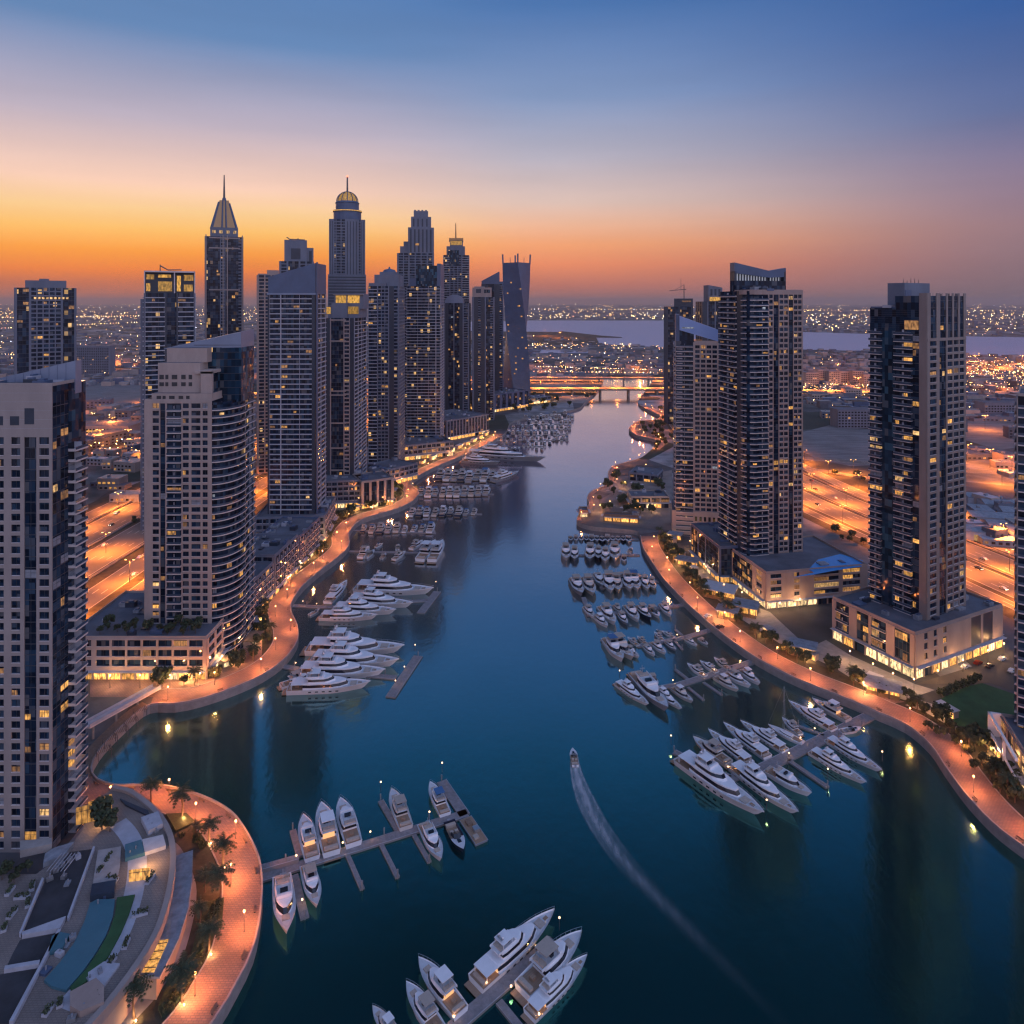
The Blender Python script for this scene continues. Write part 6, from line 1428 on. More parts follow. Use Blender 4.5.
        for s_ in (-1, 1):
            pr = [(x, y*.96*s_, z) for x, y, z in sh[8:]]
            for p, q in zip(pr[:-1], pr[1:]): P('bow_rail').tube((p[0], p[1], p[2]+.6), (q[0], q[1], q[2]+.6), .035, .035, 'boat_metal', 4, False); P('bow_rail').tube(p, (p[0], p[1], p[2]+.6), .03, .03, 'boat_metal', 4, False)
    elif kind == 'sport':
        L, B, fb = 10., 1.6, 1.05
        rg, sh = hull_rings(L, B, fb, sheer=.3, n=12, sternw=.88); P('hull').rings(rg, hullm, cap=False, closed=False); P('hull').face(rg[0], hullm)
        fore = [p for p in sh if p[0] > L*.52]
        P('deck').strip([(x, y, z) for x, y, z in fore], [(x, -y, z+.0) for x, y, z in fore], 'deck_white')
        aft = [p for p in sh if p[0] <= L*.6]
        P('cockpit').strip([(x, y*.85, fb*.45) for x, y, z in aft], [(x, -y*.85, fb*.45) for x, y, z in aft], 'deck_teak')
        P('hull').strip([(x, y, z) for x, y, z in aft], [(x, y*.85, fb*.45) for x, y, z in aft], hullm); P('hull').strip([(x, -y*.85, fb*.45) for x, y, z in aft], [(x, -y, z) for x, y, z in aft], hullm)
        P('bench').box(.8, 1.7, -1.2, 1.2, fb*.45, fb*1.0, 'cushion'); P('seat').box(3.3, 4.0, -1, -.2, fb*.45, fb*1.1, 'cushion'); P('seat.b').box(3.3, 4.0, .2, 1, fb*.45, fb*1.1, 'cushion')
        P('windscreen').rings([[(4.6, -1.25, fb*1.05), (6.2, -.9, fb*1.15), (6.6, 0, fb*1.15), (6.2, .9, fb*1.15), (4.6, 1.25, fb*1.05)], [(4.5, -1.1, fb*1.75), (5.5, -.75, fb*1.8), (5.8, 0, fb*1.8), (5.5, .75, fb*1.8), (4.5, 1.1, fb*1.75)]], 'boat_glass', closed=False, cap=False)
        P('deck').box(6.7, 7.7, -.4, .4, fb*1.1, fb*1.3, 'boat_glass')
        if canvas:
            P('bimini').box(1.9, 4.7, -1.25, 1.25, fb+1.5, fb+1.6, canvas)
            for x in (2.0, 4.5):
                for y in (-1.2, 1.14): P('bimini').box(x, x+.06, y, y+.06, fb*.6, fb+1.5, 'boat_metal')
        P('outboard').box(-.6, 0, -.35, .35, .1, fb*1.05, 'gel_grey')
    elif kind == 'sail':
        L, B, fb = 18., 2.4, 1.5
        rg, sh = hull_rings(L, B, fb, sheer=.25, sternw=.7, full=.45); P('hull').rings(rg, hullm, cap=False, closed=False); P('hull').face(rg[0], hullm)
        P('deck').strip([(x, y*.96, z-.06) for x, y, z in sh], [(x, -y*.96, z-.06) for x, y, z in sh], 'deck_white')
        tier(P, 'coach_roof', 'cabin_windows', 5, 12, 1.4, fb-.05, .8, top, rake=.1, front=.5)
        P('cockpit').box(1, 4.8, -1.3, 1.3, fb-.05, fb+.1, 'deck_teak')
        P('mast').tube((9.5, 0, fb), (9.5, 0, 24), .16, .09, 'boat_metal', 6)
        for z_ in (10, 17): P('mast').tube((9.5, -1.3, z_), (9.5, 1.3, z_), .05, .05, 'boat_metal', 4)
        P('boom').tube((9.4, 0, fb+1.8), (3.2, 0, fb+1.9), .11, .1, 'boat_metal', 6); P('sail_cover').tube((9.2, 0, fb+2.05), (3.4, 0, fb+2.1), .26, .18, 'canvas_beige', 6)
        for q in ((17.8, 0, fb*1.25), (.2, 0, fb), (9.4, 2.2, fb*1.1), (9.4, -2.2, fb*1.1)): P('rigging').tube((9.5, 0, 23.8), q, .035, .035, 'boat_metal', 3, False)
    elif kind == 'barge':
        L, B, fb = 14., 2.6, .9
        P('hull').hexa([(.4, -B+.2, -.3), (L-.4, -B+.2, -.3), (L-.4, B-.2, -.3), (.4, B-.2, -.3), (0, -B, fb), (L, -B, fb), (L, B, fb), (0, B, fb)], 'gel_grey')
        P('deck').box(.2, L-.2, -B+.2, B-.2, fb, fb+.06, 'deck_teak'); P('crates').box(2, 5, -1.2, .8, fb+.06, fb+.9, 'timber'); P('crates').box(6.5, 9, -.4, 1.8, fb+.06, fb+1.1, 'boat_metal'); P('crates').box(10, 12, -1.9, 0, fb+.06, fb+.7, 'canvas_beige')
    return L, pt
PROTO = {}
def proto(key):
    if key not in PROTO:
        kind, hm, cv, glow, simple = key
        L, pt = boat_parts(kind, hm, 'gel_cream' if hm == 'gel_cream' else 'gel_white', cv, glow)
        if simple:
            m_ = MB()
            for b_ in pt.values():
                i = len(m_.v); m_.v += b_.v
                for f_, k in zip(b_.f, b_.m): m_.f.append(tuple(i+a for a in f_)); m_.m.append(m_.mi(b_.names[k]))
            PROTO[key] = (L, m_.mesh('hull'), None)
        else: PROTO[key] = (L, None, [(n.split('.')[0], b_.mesh(n.split('.')[0])) for n, b_ in pt.items() if b_.f])
    return PROTO[key]
KN = {'yacht': 'motor_yacht', 'cruiser': 'motor_cruiser', 'sport': 'motorboat', 'sail': 'sailing_yacht', 'barge': 'work_barge'}
KC = {'yacht': 'yacht', 'cruiser': 'boat', 'sport': 'boat', 'sail': 'sailing boat', 'barge': 'barge'}
HC_ = {'gel_white': 'white', 'gel_cream': 'cream', 'gel_navy': 'navy hulled', 'gel_grey': 'grey'}
def boat(stern, bow, kind, label, group=None, hm='gel_white', cv='canvas_beige', glow=False, simple=False, zpx=1.2):
    a, b_ = (G(*stern, zpx), G(*bow, zpx)) if len(stern) == 2 else (stern, bow)
    d = b_-a; d.z = 0
    if simple: m0 = (a+b_)/2; a = m0-d*.44; b_ = m0+d*.44; d = d*.88
    L, me, parts = proto((kind, hm, cv, glow, simple)); s_ = d.length/L
    kz = (s_ if s_ < 1.3 else 1.3+(s_-1.3)*.4)*(.84 if kind == 'yacht' else 1)
    o = thing(KN[kind], label, KC[kind], (a.x, a.y, 0), math.atan2(d.y, d.x), group, me, (s_, min(s_, 1.6) if s_ > 1.6 else s_, kz))
    if parts:
        ob = {}
        for n, m_ in parts: ob[n] = link(n, m_, o)
        for n, up in (('cabin_windows', 'cabin'), ('upper_windows', 'upper_cabin'), ('portholes', 'hull'), ('bow_rail', 'deck'), ('flybridge_sofa', 'flybridge'), ('helm_screen', 'flybridge')):
            if n in ob and up in ob: ob[n].parent = ob[up]
    return o
def desc(kind, hm, cv, glow):
    n = {'yacht': 'tall flybridge yacht', 'cruiser': 'cruiser', 'sport': 'motorboat', 'sail': 'sailing yacht', 'barge': 'flat grey barge'}[kind]
    if kind == 'barge': return n
    x = {None: '', 'canvas_blue': ' with blue canopy', 'canvas_beige': ' with beige top' if kind != 'yacht' else '', 'gel_white': ''}[cv]
    return f"{HC_[hm]} {n}{x}"

# ---- pontoons
def pontoon(label, pts, w, fingers=(), z=.55, lamps=(), fw=1.3, where='', far=False):
    P = [G(x, y, z) for x, y in pts]; o = thing('pontoon', label, 'pontoon', (P[0].x, P[0].y, 0))
    def bar(name, a, b_, ww, m='pontoon_deck'):
        d = (b_-a).xy.normalized(); nn = Vector((-d.y, d.x))*ww/2; k = MB(); o2 = P[0].xy
        A, B_ = a.xy-o2, b_.xy-o2
        k.hexa([(*(A-nn), -.2), (*(B_-nn), -.2), (*(B_+nn), -.2), (*(A+nn), -.2), (*(A-nn), z), (*(B_-nn), z), (*(B_+nn), z), (*(A+nn), z)], 'pile_metal', m)
        k.hexa([(*(A-nn), z), (*(B_-nn), z), (*(B_-nn*.93), z), (*(A-nn*.93), z), (*(A-nn), z+.12), (*(B_-nn), z+.12), (*(B_-nn*.93), z+.12), (*(A-nn*.93), z+.12)], 'slab_grey'); k.build(name, o)
    for i, (a, b_) in enumerate(zip(P[:-1], P[1:])): bar('walkway', a, b_, w)
    for f_ in fingers:
        a, b_ = G(*f_[0], z), G(*f_[1], z); bar('finger', a, b_, f_[2] if len(f_) > 2 else fw)
        k = MB(); e = b_.xy-P[0].xy; k.tube((e.x, e.y, -1), (e.x, e.y, 2.6), .22, .22, 'pile_metal', 8); k.build('mooring_pile', o)
    L = sum((b_-a).length for a, b_ in zip(P[:-1], P[1:]))
    for p, tg in along([q.xy for q in P], 14, 7) if P[0].y < 600 else ():
        nn = Vector((-tg.y, tg.x))*(w/2+.25); k = MB(); e = p-P[0].xy+nn; k.tube((e.x, e.y, -1), (e.x, e.y, 2.4), .2, .2, 'pile_metal', 8); k.build('mooring_pile', o)
    for i, (x, y, tall) in enumerate(lamps):
        p = G(x, y, z); lo = thing('pontoon_lamp', f'small lamp on {where}, {ordn(i)} from the quay', 'lamp', (p.x, p.y, z), 0, 'pontoon lamps')
        hh = 3.0 if tall else 1.0; k = MB(); k.tube((0, 0, 0), (0, 0, hh), .12, .08, 'post_metal', 6); k.build('post', lo); k = MB(); k.ball((0, 0, hh+.22), .26, 'pier_globe', 8); k.build('lamp_globe', lo); light('bulb', lo, hh+.25, 700, WARM, .26)
    return o
def zz(x0, y0, k): return lambda x, y: (x0+x*k, y0+y*k)
c_ = zz(250, 760, .2441)      # survey grids of the harbour basins
def rowof(lst, where, conv, grp, simple=False):
    for i, it in enumerate(lst):
        (sx_, sy_), (bx_, by_), kind = it[0], it[1], it[2]; hm = it[3] if len(it) > 3 else 'gel_white'; cv = it[4] if len(it) > 4 else 'canvas_beige'; glow = it[5] if len(it) > 5 else False
        boat(conv(sx_, sy_), conv(bx_, by_), kind, f'{desc(kind, hm, cv, glow)}, {ordn(i)} {where}', grp, hm, cv, glow, simple)
# B: pontoon off the curved promenade
pontoon('long slanting pontoon leaving the curved promenade with palms', [c_(45, 480), c_(890, 215)], 3.2, [(c_(205, 395), c_(175, 285), 1.8), (c_(605, 285), c_(535, 165), 1.8), (c_(400, 388), c_(460, 525)), (c_(538, 345), c_(605, 478)), (c_(672, 305), c_(735, 415)), (c_(180, 470), c_(225, 645), 2.2), (c_(880, 225), c_(785, 85), 3.4)], lamps=[(*c_(190, 408), 0), (*c_(214, 590), 0), (*c_(315, 390), 0), (*c_(380, 355), 0), (*c_(493, 310), 0), (*c_(735, 228), 0), (*c_(536, 130), 1), (*c_(787, 50), 1)], where='the pontoon off the curved promenade')
pontoon('short railed gangway joining the curved promenade to its pontoon', [c_(40, 440), c_(200, 395)], 2.0, z=1.6)
GRP = 'boats at the curved promenade pontoon'
rowof([((255, 405), (218, 235), 'cruiser', 'gel_white', None, True), ((335, 385), (292, 190), 'cruiser', 'gel_white', 'gel_white', True), ((425, 348), (370, 170), 'cruiser', 'gel_white', 'boat_glass' if False else None), ((640, 278), (580, 128), 'cruiser', 'gel_cream', 'canvas_beige'), ((800, 222), (738, 97), 'cruiser', 'gel_white', 'canvas_blue')], 'from quay, far side of the curved promenade pontoon', c_, GRP)
rowof([((130, 480), (152, 722), 'cruiser', 'gel_white', None), ((232, 432), (276, 606), 'cruiser'), ((710, 262), (785, 415), 'cruiser', 'gel_white', None), ((815, 250), (875, 372), 'sport', 'gel_navy', None), ((882, 230), (950, 330), 'barge')], 'from quay, camera side of the curved promenade pontoon', c_, GRP)
# A: pontoon cut by the frame
a_ = zz(350, 890, .2441)
pontoon('pontoon running out of the frame bottom between pale yachts', [a_(380, 600), a_(835, 205)], 3.4, [(a_(610, 455), a_(720, 590), 1.8)], lamps=[(*a_(425, 540), 0), (*a_(560, 400), 0), (*a_(660, 415), 0), (*a_(762, 250), 0), (*a_(775, 530), 0), (*a_(858, 165), 1)], where='the pontoon cut by the frame bottom')
GRP = 'yachts at the pontoon cut by the frame'
boat(a_(515, 385), a_(838, 95), 'yacht', 'largest flybridge yacht at the frame bottom pontoon, alone on its side', GRP, glow=True)
boat(a_(705, 420), a_(950, 190), 'cruiser', 'white cruiser with beige top beside the outermost yacht at the frame bottom pontoon', GRP)
boat(a_(735, 510), a_(972, 272), 'yacht', 'white yacht with black window bands, outermost of three at the frame bottom pontoon', GRP, glow=True)
rowof([((455, 505), (280, 290), 'cruiser', 'gel_white', 'gel_white', True), ((372, 590), (230, 385), 'cruiser', 'gel_white', 'canvas_beige'), ((200, 620), (92, 475), 'cruiser', 'gel_cream', 'gel_white')], 'of three bow-up boats at the frame bottom pontoon', a_, GRP)
# C: big pontoon by the sailing mast
d_ = zz(660, 660, .2344)
pontoon('broad pontoon crowded with big yachts beside the sailing mast', [d_(990, 205), d_(905, 232), d_(420, 470)], 4.4, [(d_(548, 425), d_(715, 540), 1.8), (d_(700, 320), d_(590, 280), 1.2), (d_(420, 465), d_(250, 520), 3), (d_(300, 500), d_(60, 390), 2.4)], lamps=[(*d_(600, 345), 0), (*d_(550, 412), 0), (*d_(660, 305), 0), (*d_(330, 470), 0), (*d_(455, 640), 1), (*d_(47, 360), 1), (*d_(716, 505), 1), (*d_(948, 430), 1), (*d_(290, 470), 0)], where='the pontoon beside the sailing mast')
GRP = 'yachts at the pontoon by the sailing mast'
boat(d_(85, 420), d_(445, 672), 'yacht', 'largest white three deck yacht lying outermost at the pontoon beside the sailing mast', GRP)
boat(d_(310, 450), d_(592, 662), 'yacht', 'white yacht lying beside the largest one, bow towards the camera', GRP)
boat(d_(455, 465), d_(648, 578), 'cruiser', 'small white cruiser beside two big yachts at the big yacht pontoon', GRP, cv=None)
rowof([((295, 440), (140, 335), 'cruiser', 'gel_cream', 'canvas_beige', False), ((385, 440), (205, 300), 'yacht'), ((460, 412), (270, 272), 'yacht'), ((535, 385), (342, 262), 'yacht')], 'from open water, far side of the big yacht pontoon', d_, GRP)
boat(d_(610, 350), d_(460, 275), 'sail', 'sailing yacht with the only tall white mast, between motor yachts at the big yacht pontoon', GRP)
rowof([((600, 312), (520, 245), 'cruiser'), ((745, 295), (548, 178), 'yacht'), ((805, 255), (648, 170), 'cruiser', 'gel_cream', 'gel_white', True)], 'beyond the sailing mast at the big yacht pontoon', d_, GRP)
rowof([((645, 385), (882, 528), 'yacht'), ((715, 335), (948, 476), 'yacht', 'gel_white', 'canvas_beige', True), ((770, 300), (860, 285), 'sport', 'gel_white', None)], 'on the quay end, camera side, of the big yacht pontoon', d_, GRP)
# D..I: right bank pontoons going away
e_ = zz(560, 560, .1953)
pontoon('pontoon next beyond the sailing mast, with long thin fingers', [e_(1030, 505), e_(585, 645)], 3.2, [(e_(655, 610), e_(590, 560)), (e_(655, 650), e_(735, 715)), (e_(735, 625), e_(828, 688)), (e_(580, 640), e_(470, 660), 2.4)], lamps=[(*e_(925, 530), 0), (*e_(790, 575), 0), (*e_(578, 630), 0), (*e_(735, 600), 0), (*e_(305, 605), 1)], where='the pontoon next beyond the sailing mast')
GRP = 'boats at the pontoon beyond the sailing mast'
rowof([((292, 625), (455, 742), 'yacht'), ((380, 585), (555, 780), 'cruiser', 'gel_grey', None), ((482, 655), (625, 762), 'yacht', 'gel_white', 'canvas_beige', True), ((575, 650), (682, 726), 'cruiser', 'gel_cream', 'gel_white'), ((795, 595), (915, 668), 'cruiser', 'gel_cream', 'gel_white'), ((845, 575), (978, 648), 'cruiser'), ((925, 560), (1025, 635), 'cruiser', 'gel_white', 'gel_white')], 'from open water, camera side of next pontoon past mast', e_, GRP)
rowof([((745, 590), (650, 530), 'cruiser'), ((805, 570), (715, 515), 'cruiser', 'gel_white', None), ((865, 555), (788, 498), 'cruiser', 'gel_cream'), ((465, 580), (500, 640), 'sport'), ((900, 560), (850, 530), 'sport', 'gel_white', None)], 'from open water, far side of next pontoon past mast', e_, GRP)
pontoon('second pontoon beyond the sailing mast', [e_(800, 348), e_(640, 395), e_(395, 440)], 2.6, [(e_(625, 385), e_(590, 355)), (e_(580, 405), e_(625, 455))], lamps=[(*e_(710, 352), 0), (*e_(600, 395), 0)], where='the second pontoon beyond the sailing mast')
GRP = 'boats at the second pontoon beyond the mast'
rowof([((230, 400), (330, 530), 'cruiser', 'gel_white', 'canvas_blue'), ((255, 395), (385, 520), 'cruiser', 'gel_cream'), ((325, 440), (412, 500), 'cruiser'), ((425, 430), (490, 492), 'cruiser', 'gel_white', None), ((465, 415), (548, 482), 'cruiser'), ((535, 410), (600, 462), 'cruiser', 'gel_grey'), ((640, 395), (708, 437), 'cruiser'), ((708, 392), (762, 428), 'sport')], 'from open water, camera side of second pontoon past mast', e_, GRP, True)
rowof([((405, 435), (340, 390), 'cruiser'), ((445, 428), (390, 383), 'cruiser', 'gel_cream'), ((530, 408), (478, 362), 'cruiser'), ((590, 392), (515, 358), 'cruiser', 'gel_white', 'canvas_blue'), ((525, 360), (488, 345), 'sport', 'gel_white', None)], 'from open water, far side of second pontoon past mast', e_, GRP, True)
pontoon('third pontoon beyond the sailing mast', [e_(632, 228), e_(520, 245), e_(150, 285), e_(120, 190)], 2.4, lamps=[(*e_(553, 226), 0)], where='the third pontoon beyond the sailing mast')
GRP = 'boats at the third pontoon beyond the mast'
rowof([((125, 235), (178, 298), 'cruiser'), ((175, 280), (250, 345), 'cruiser', 'gel_white', 'gel_white'), ((205, 238), (290, 338), 'cruiser', 'gel_white', 'canvas_beige', True), ((275, 225), (320, 275), 'cruiser', 'gel_cream'), ((300, 268), (348, 332), 'cruiser', 'gel_grey'), ((335, 232), (408, 322), 'cruiser'), ((392, 232), (472, 308), 'cruiser', 'gel_navy'), ((455, 232), (512, 298), 'sport'), ((515, 222), (572, 292), 'cruiser')], 'from open water, third pontoon past the mast', e_, GRP, True)
pontoon('fourth pontoon beyond the sailing mast', [e_(500, 108), e_(390, 130), e_(205, 142)], 2.4, where='')
GRP = 'boats at the fourth pontoon beyond the mast'
rowof([((62, 95), (118, 188), 'cruiser', 'gel_grey'), ((125, 92), (175, 190), 'cruiser', 'gel_cream'), ((180, 70), (225, 145), 'cruiser', 'gel_grey', None), ((240, 75), (265, 178), 'cruiser'), ((282, 85), (302, 172), 'cruiser', 'gel_cream'), ((312, 68), (322, 120), 'sport'), ((338, 75), (362, 168), 'cruiser'), ((362, 72), (402, 168), 'cruiser', 'gel_white', 'canvas_blue'), ((395, 75), (420, 120), 'sport'), ((425, 90), (452, 162), 'cruiser'), ((462, 95), (485, 155), 'cruiser', 'gel_cream')], 'from open water, fourth pontoon past the mast', e_, GRP, True)
f_ = zz(540, 420, .1953)
pontoon('fifth pontoon beyond the sailing mast', [f_(510, 690), f_(170, 692)], 2.4, where='')
rowof([((130, 650), (136, 725), 'cruiser'), ((178, 662), (176, 725), 'cruiser', 'gel_grey'), ((258, 650), (255, 730), 'cruiser', 'gel_grey'), ((300, 660), (298, 720), 'cruiser', 'gel_navy'), ((335, 670), (334, 738), 'cruiser'), ((382, 645), (383, 730), 'cruiser'), ((430, 690), (430, 728), 'sport'), ((275, 690), (272, 650), 'sport', 'gel_grey', None), ((455, 680), (470, 650), 'sport', 'gel_white', None)], 'from open water, fifth pontoon past the mast', f_, 'boats at the fifth pontoon beyond the mast', True)
pontoon('farthest pontoon on the headland side, dotted with small dark boats', [f_(505, 612), f_(150, 606)], 2.2, where='')
rowof([((155+k*27, 590), (158+k*27, 622+R.uniform(-6, 8)), 'sport', R.choice(['gel_grey', 'gel_navy', 'gel_white']), R.choice([None, 'canvas_beige'])) for k in range(12)], 'from open water, farthest pontoon beside the headland', f_, 'boats beside the headland', True)
pontoon('short floating pier along the headland quay', [f_(495, 545), f_(195, 535)], 2.2, where='')
# J, K.. left bank
j_ = zz(240, 560, .1953)
pontoon('pontoon behind the four stacked yachts on the tower cluster bank', [j_(195, 538), j_(330, 560), j_(800, 600)], 3.0, [(j_(770, 700), j_(912, 490), 4.2)], lamps=[(*j_(285, 540), 0), (*j_(350, 540), 0), (*j_(897, 470), 1), (*j_(842, 560), 0), (*j_(796, 632), 0)], where='the nearer pontoon on the tower cluster bank')
GRP = 'yachts at the nearer tower cluster pontoon'
for (s_, b2, lab, g2) in (((245, 660), (668, 640), 'big white yacht broadside, frontmost of four stacked on the tower cluster bank', False), ((300, 575), (745, 582), 'white yacht just behind the frontmost of four stacked below the arcaded blocks', True), ((365, 515), (815, 532), 'third white yacht of the four stacked on the tower cluster bank', False), ((345, 458), (842, 462), 'rearmost white yacht of the four stacked on the tower cluster bank', False)):
    boat(j_(*s_), j_(*b2), 'yacht', lab, GRP, glow=g2)
boat(j_(208, 645), j_(400, 585), 'cruiser', 'small white cruiser tucked astern of the four stacked yachts', GRP)
pontoon('second pontoon on the tower cluster bank, ending in a lit crosspiece', [j_(270, 232), j_(450, 240), j_(960, 205)], 3.0, [(j_(925, 270), j_(1010, 160), 4.2)], lamps=[(*j_(322, 222), 0), (*j_(392, 235), 0), (*j_(1003, 140), 1)], where='the second pontoon on the tower cluster bank')
GRP = 'yachts at the second tower cluster pontoon'
for (s_, b2, lab) in (((410, 290), (705, 292), 'white yacht nearest the camera at the second tower cluster pontoon'), ((480, 250), (800, 268), 'white yacht partly hidden, second in the second stack on the tower cluster bank'), ((560, 205), (886, 235), 'white yacht third in the second stack on the tower cluster bank'), ((590, 148), (992, 165), 'long white yacht rearmost in the second stack on the tower cluster bank')):
    boat(j_(*s_), j_(*b2), 'yacht', lab, GRP)
boat(j_(450, 218), j_(548, 112), 'yacht', 'white yacht moored alone, bow away, beside the winding promenade', GRP)
boat(j_(355, 275), j_(408, 245), 'sport', 'tiny white tender beside the second tower cluster pontoon', GRP, cv=None)
l_ = zz(240, 440, .1953)
pontoon('third pontoon on the tower cluster bank', [l_(560, 568), l_(1010, 578)], 2.4, where='')
rowof([((612, 605), (662, 548), 'cruiser'), ((642, 600), (690, 560), 'sport'), ((722, 605), (748, 575), 'sport', 'gel_cream'), ((782, 612), (852, 570), 'cruiser'), ((872, 560), (940, 515), 'cruiser'), ((915, 625), (1005, 520), 'cruiser', 'gel_white', 'gel_white'), ((978, 628), (1042, 520), 'cruiser', 'gel_white', 'gel_white'), ((805, 560), (812, 530), 'sport'), ((690, 545), (735, 525), 'cruiser', 'gel_white', 'canvas_blue')], 'from quay, third tower cluster pontoon', l_, 'boats at the third tower cluster pontoon', True)
pontoon('fourth pontoon on the tower cluster bank', [(352, 530), (436, 533)], 2.2, where='')
rowof([((362+k*8.3, 533+R.uniform(-2, 1)), (366+k*8.3+R.uniform(-1, 2), 525+R.uniform(-2, 1)), 'cruiser', R.choice(['gel_white', 'gel_cream', 'gel_grey', 'gel_navy']), R.choice(['canvas_beige', 'canvas_blue', 'gel_white'])) for k in range(9)], 'from quay, fourth tower cluster pontoon', lambda x, y: (x, y), 'boats at the fourth tower cluster pontoon', True)
pontoon('fifth pontoon on the tower cluster bank', [(405, 512), (482, 514)], 2.2, where='')
rowof([((410+k*7.8, 516+R.uniform(-2, 1)), (414+k*7.8+R.uniform(-1, 2), 508.5+R.uniform(-2, 1)), 'cruiser', R.choice(['gel_white', 'gel_cream', 'gel_grey', 'gel_navy']), R.choice(['canvas_beige', 'canvas_blue', 'gel_white'])) for k in range(9)], 'from quay, fifth tower cluster pontoon', lambda x, y: (x, y), 'boats at the fifth tower cluster pontoon', True)
pontoon('sixth pontoon on the tower cluster bank', [(416, 493.5), (494, 494)], 2.2, where='')
rowof([((420+k*7.2, 496.5+R.uniform(-1.5, 1)), (423+k*7.2+R.uniform(-1, 2), 489+R.uniform(-1.5, 1)), 'cruiser', R.choice(['gel_white', 'gel_cream', 'gel_grey']), R.choice(['canvas_beige', 'canvas_blue', 'gel_white'])) for k in range(10)], 'from quay, sixth tower cluster pontoon', lambda x, y: (x, y), 'boats at the sixth tower cluster pontoon', True)
pontoon('seventh pontoon on the tower cluster bank', [(432, 477.5), (515, 475)], 2.2, where='')
rowof([((438+k*7.4, 482+R.uniform(-2, 1)), (443+k*7.4+R.uniform(-1, 2), 472+R.uniform(-2, 1)), 'cruiser', R.choice(['gel_white', 'gel_grey', 'gel_navy']), R.choice(['canvas_beige', 'canvas_blue', 'gel_white'])) for k in range(8)], 'from quay, seventh tower cluster pontoon', lambda x, y: (x, y), 'boats at the seventh tower cluster pontoon', True)
boat((493, 481), (519, 473), 'yacht', 'grey yacht moored at the outer end of the seventh tower cluster pontoon', None, 'gel_grey')
boat((466, 455), (546, 461), 'yacht', 'very long dark blue grey superyacht moored stern to the winding promenade', None, 'gel_grey')
boat((462, 461), (500, 464), 'yacht', 'smaller grey yacht lying against the long superyacht', None, 'gel_grey')
for r_, (yy, x0, x1) in enumerate(((447, 492, 546), (441, 496, 567), (435.5, 506, 568), (430, 508, 570), (424.5, 516, 571), (419.5, 524, 573), (415.5, 540, 574))):
    pontoon(f'long pontoon in the far boat basin, {ordn(r_)} from the camera', [(x0, yy), (x1, yy-1)], 2.2, where='')
    n = int((x1-x0)/4.0)
    for k in range(n):
        x = x0+2+(x1-x0-3)*k/(n-1)+R.uniform(-1, 1); up = R.random() < .5; dy = R.uniform(2.2, 3.4)
        boat((x, yy+(-.2 if up else .4)), (x+R.uniform(-.6, .6), yy+(-dy if up else dy)), 'cruiser', 'small boat packed among others in the dense far basin', 'packed boats of the far basin', R.choice(['gel_white', 'gel_grey', 'gel_grey', 'gel_cream', 'gel_navy']), R.choice(['canvas_beige', 'canvas_blue', 'gel_white']), False, True)
# moving boat and its wake
wp = [G(x, y, .03) for x, y in [(573.5,753),(577,775),(587,803),(603,832),(630,868),(668,908),(705,945),(740,980),(772,1012),(800,1040)]]
boat((575.5, 764), (572.5, 747.5), 'sport', 'small motorboat speeding up the open channel at the head of the pale wake', None, 'gel_white', None)
line = smooth([(p.x, p.y) for p in wp], 1.2); N = len(line); cols = 13; vs, fs, fv = [], [], []
for i, p in enumerate(line):
    a = line[max(i-1, 0)]; b2 = line[min(i+1, N-1)]; tg = (b2-a).normalized(); nn = Vector((-tg.y, tg.x)); f = i/(N-1)
    hw = .9+2.5*min(1, f*4)**.7-1.2*max(0, f-.5)
    for k in range(cols):
        u = -1+2*k/(cols-1); vs.append((*(p+nn*hw*u), .03))
        core = math.exp(-(u*2.0)**2)*.85; edge_ = .55*math.exp(-((abs(u)-.78)*7)**2)*(1 if f < .3 else max(0, 1-(f-.3)*4))
        fv.append(max(0, (core*(max(0, 1-f*1.15)**1.6+.035)+edge_*max(0, 1-f*1.4)))*(0 if abs(u) > .99 else 1)*min(1, (1-f)*6)*1.5)
for i in range(N-1):
    for k in range(cols-1): q = i*cols+k; fs.append((q, q+1, q+cols+1, q+cols))
me = bpy.data.meshes.new('wake'); me.from_pydata(vs, [], fs); me.materials.append(MATS['foam'])
at = me.attributes.new('foam', 'FLOAT', 'POINT'); at.data.foreach_set('value', fv)
o = link('wake', me); o['kind'] = 'stuff'

# ================================================================== cars
def car_mesh(cm_, on=True):
    b_ = MB()
    prof = [(-2.2, .35), (-2.25, .85), (-1.5, .95), (-1.0, 1.42), (.55, 1.45), (1.2, .98), (2.1, .85), (2.2, .35)]
    b_.rings([[(x, y, z) for x, z in prof] for y in (-.88, .88)], cm_, cap=True); b_.face([(x, -.88, z) for x, z in reversed(prof)], cm_)
    for s_ in (-1, 1): b_.face([(-1.35, s_*.89, .98), (1.0, s_*.89, .98), (.5, s_*.885, 1.38), (-.95, s_*.885, 1.36)], 'boat_glass')
    for x in (-1.4, 1.4):
        for y in (-.8, .8): b_.tube((x, y-.1, .33), (x, y+.1, .33), .33, .33, 'tyre', 10)
    for y in (-.6, .6): b_.box(2.2, 2.25, y-.18, y+.18, .58, .76, 'head_lamp' if on else 'boat_metal'); b_.box(-2.29, -2.25, y-.18, y+.18, .62, .78, 'tail_lamp' if on else 'car_red')
    return b_.mesh('car')
CM = [car_mesh(m) for m in ('car_white', 'car_dark', 'car_white', 'car_red')]
CMP = [car_mesh(m, False) for m in ('car_white', 'car_dark', 'car_white', 'car_red')]
CN = ['white car', 'dark car', 'pale car', 'red car']
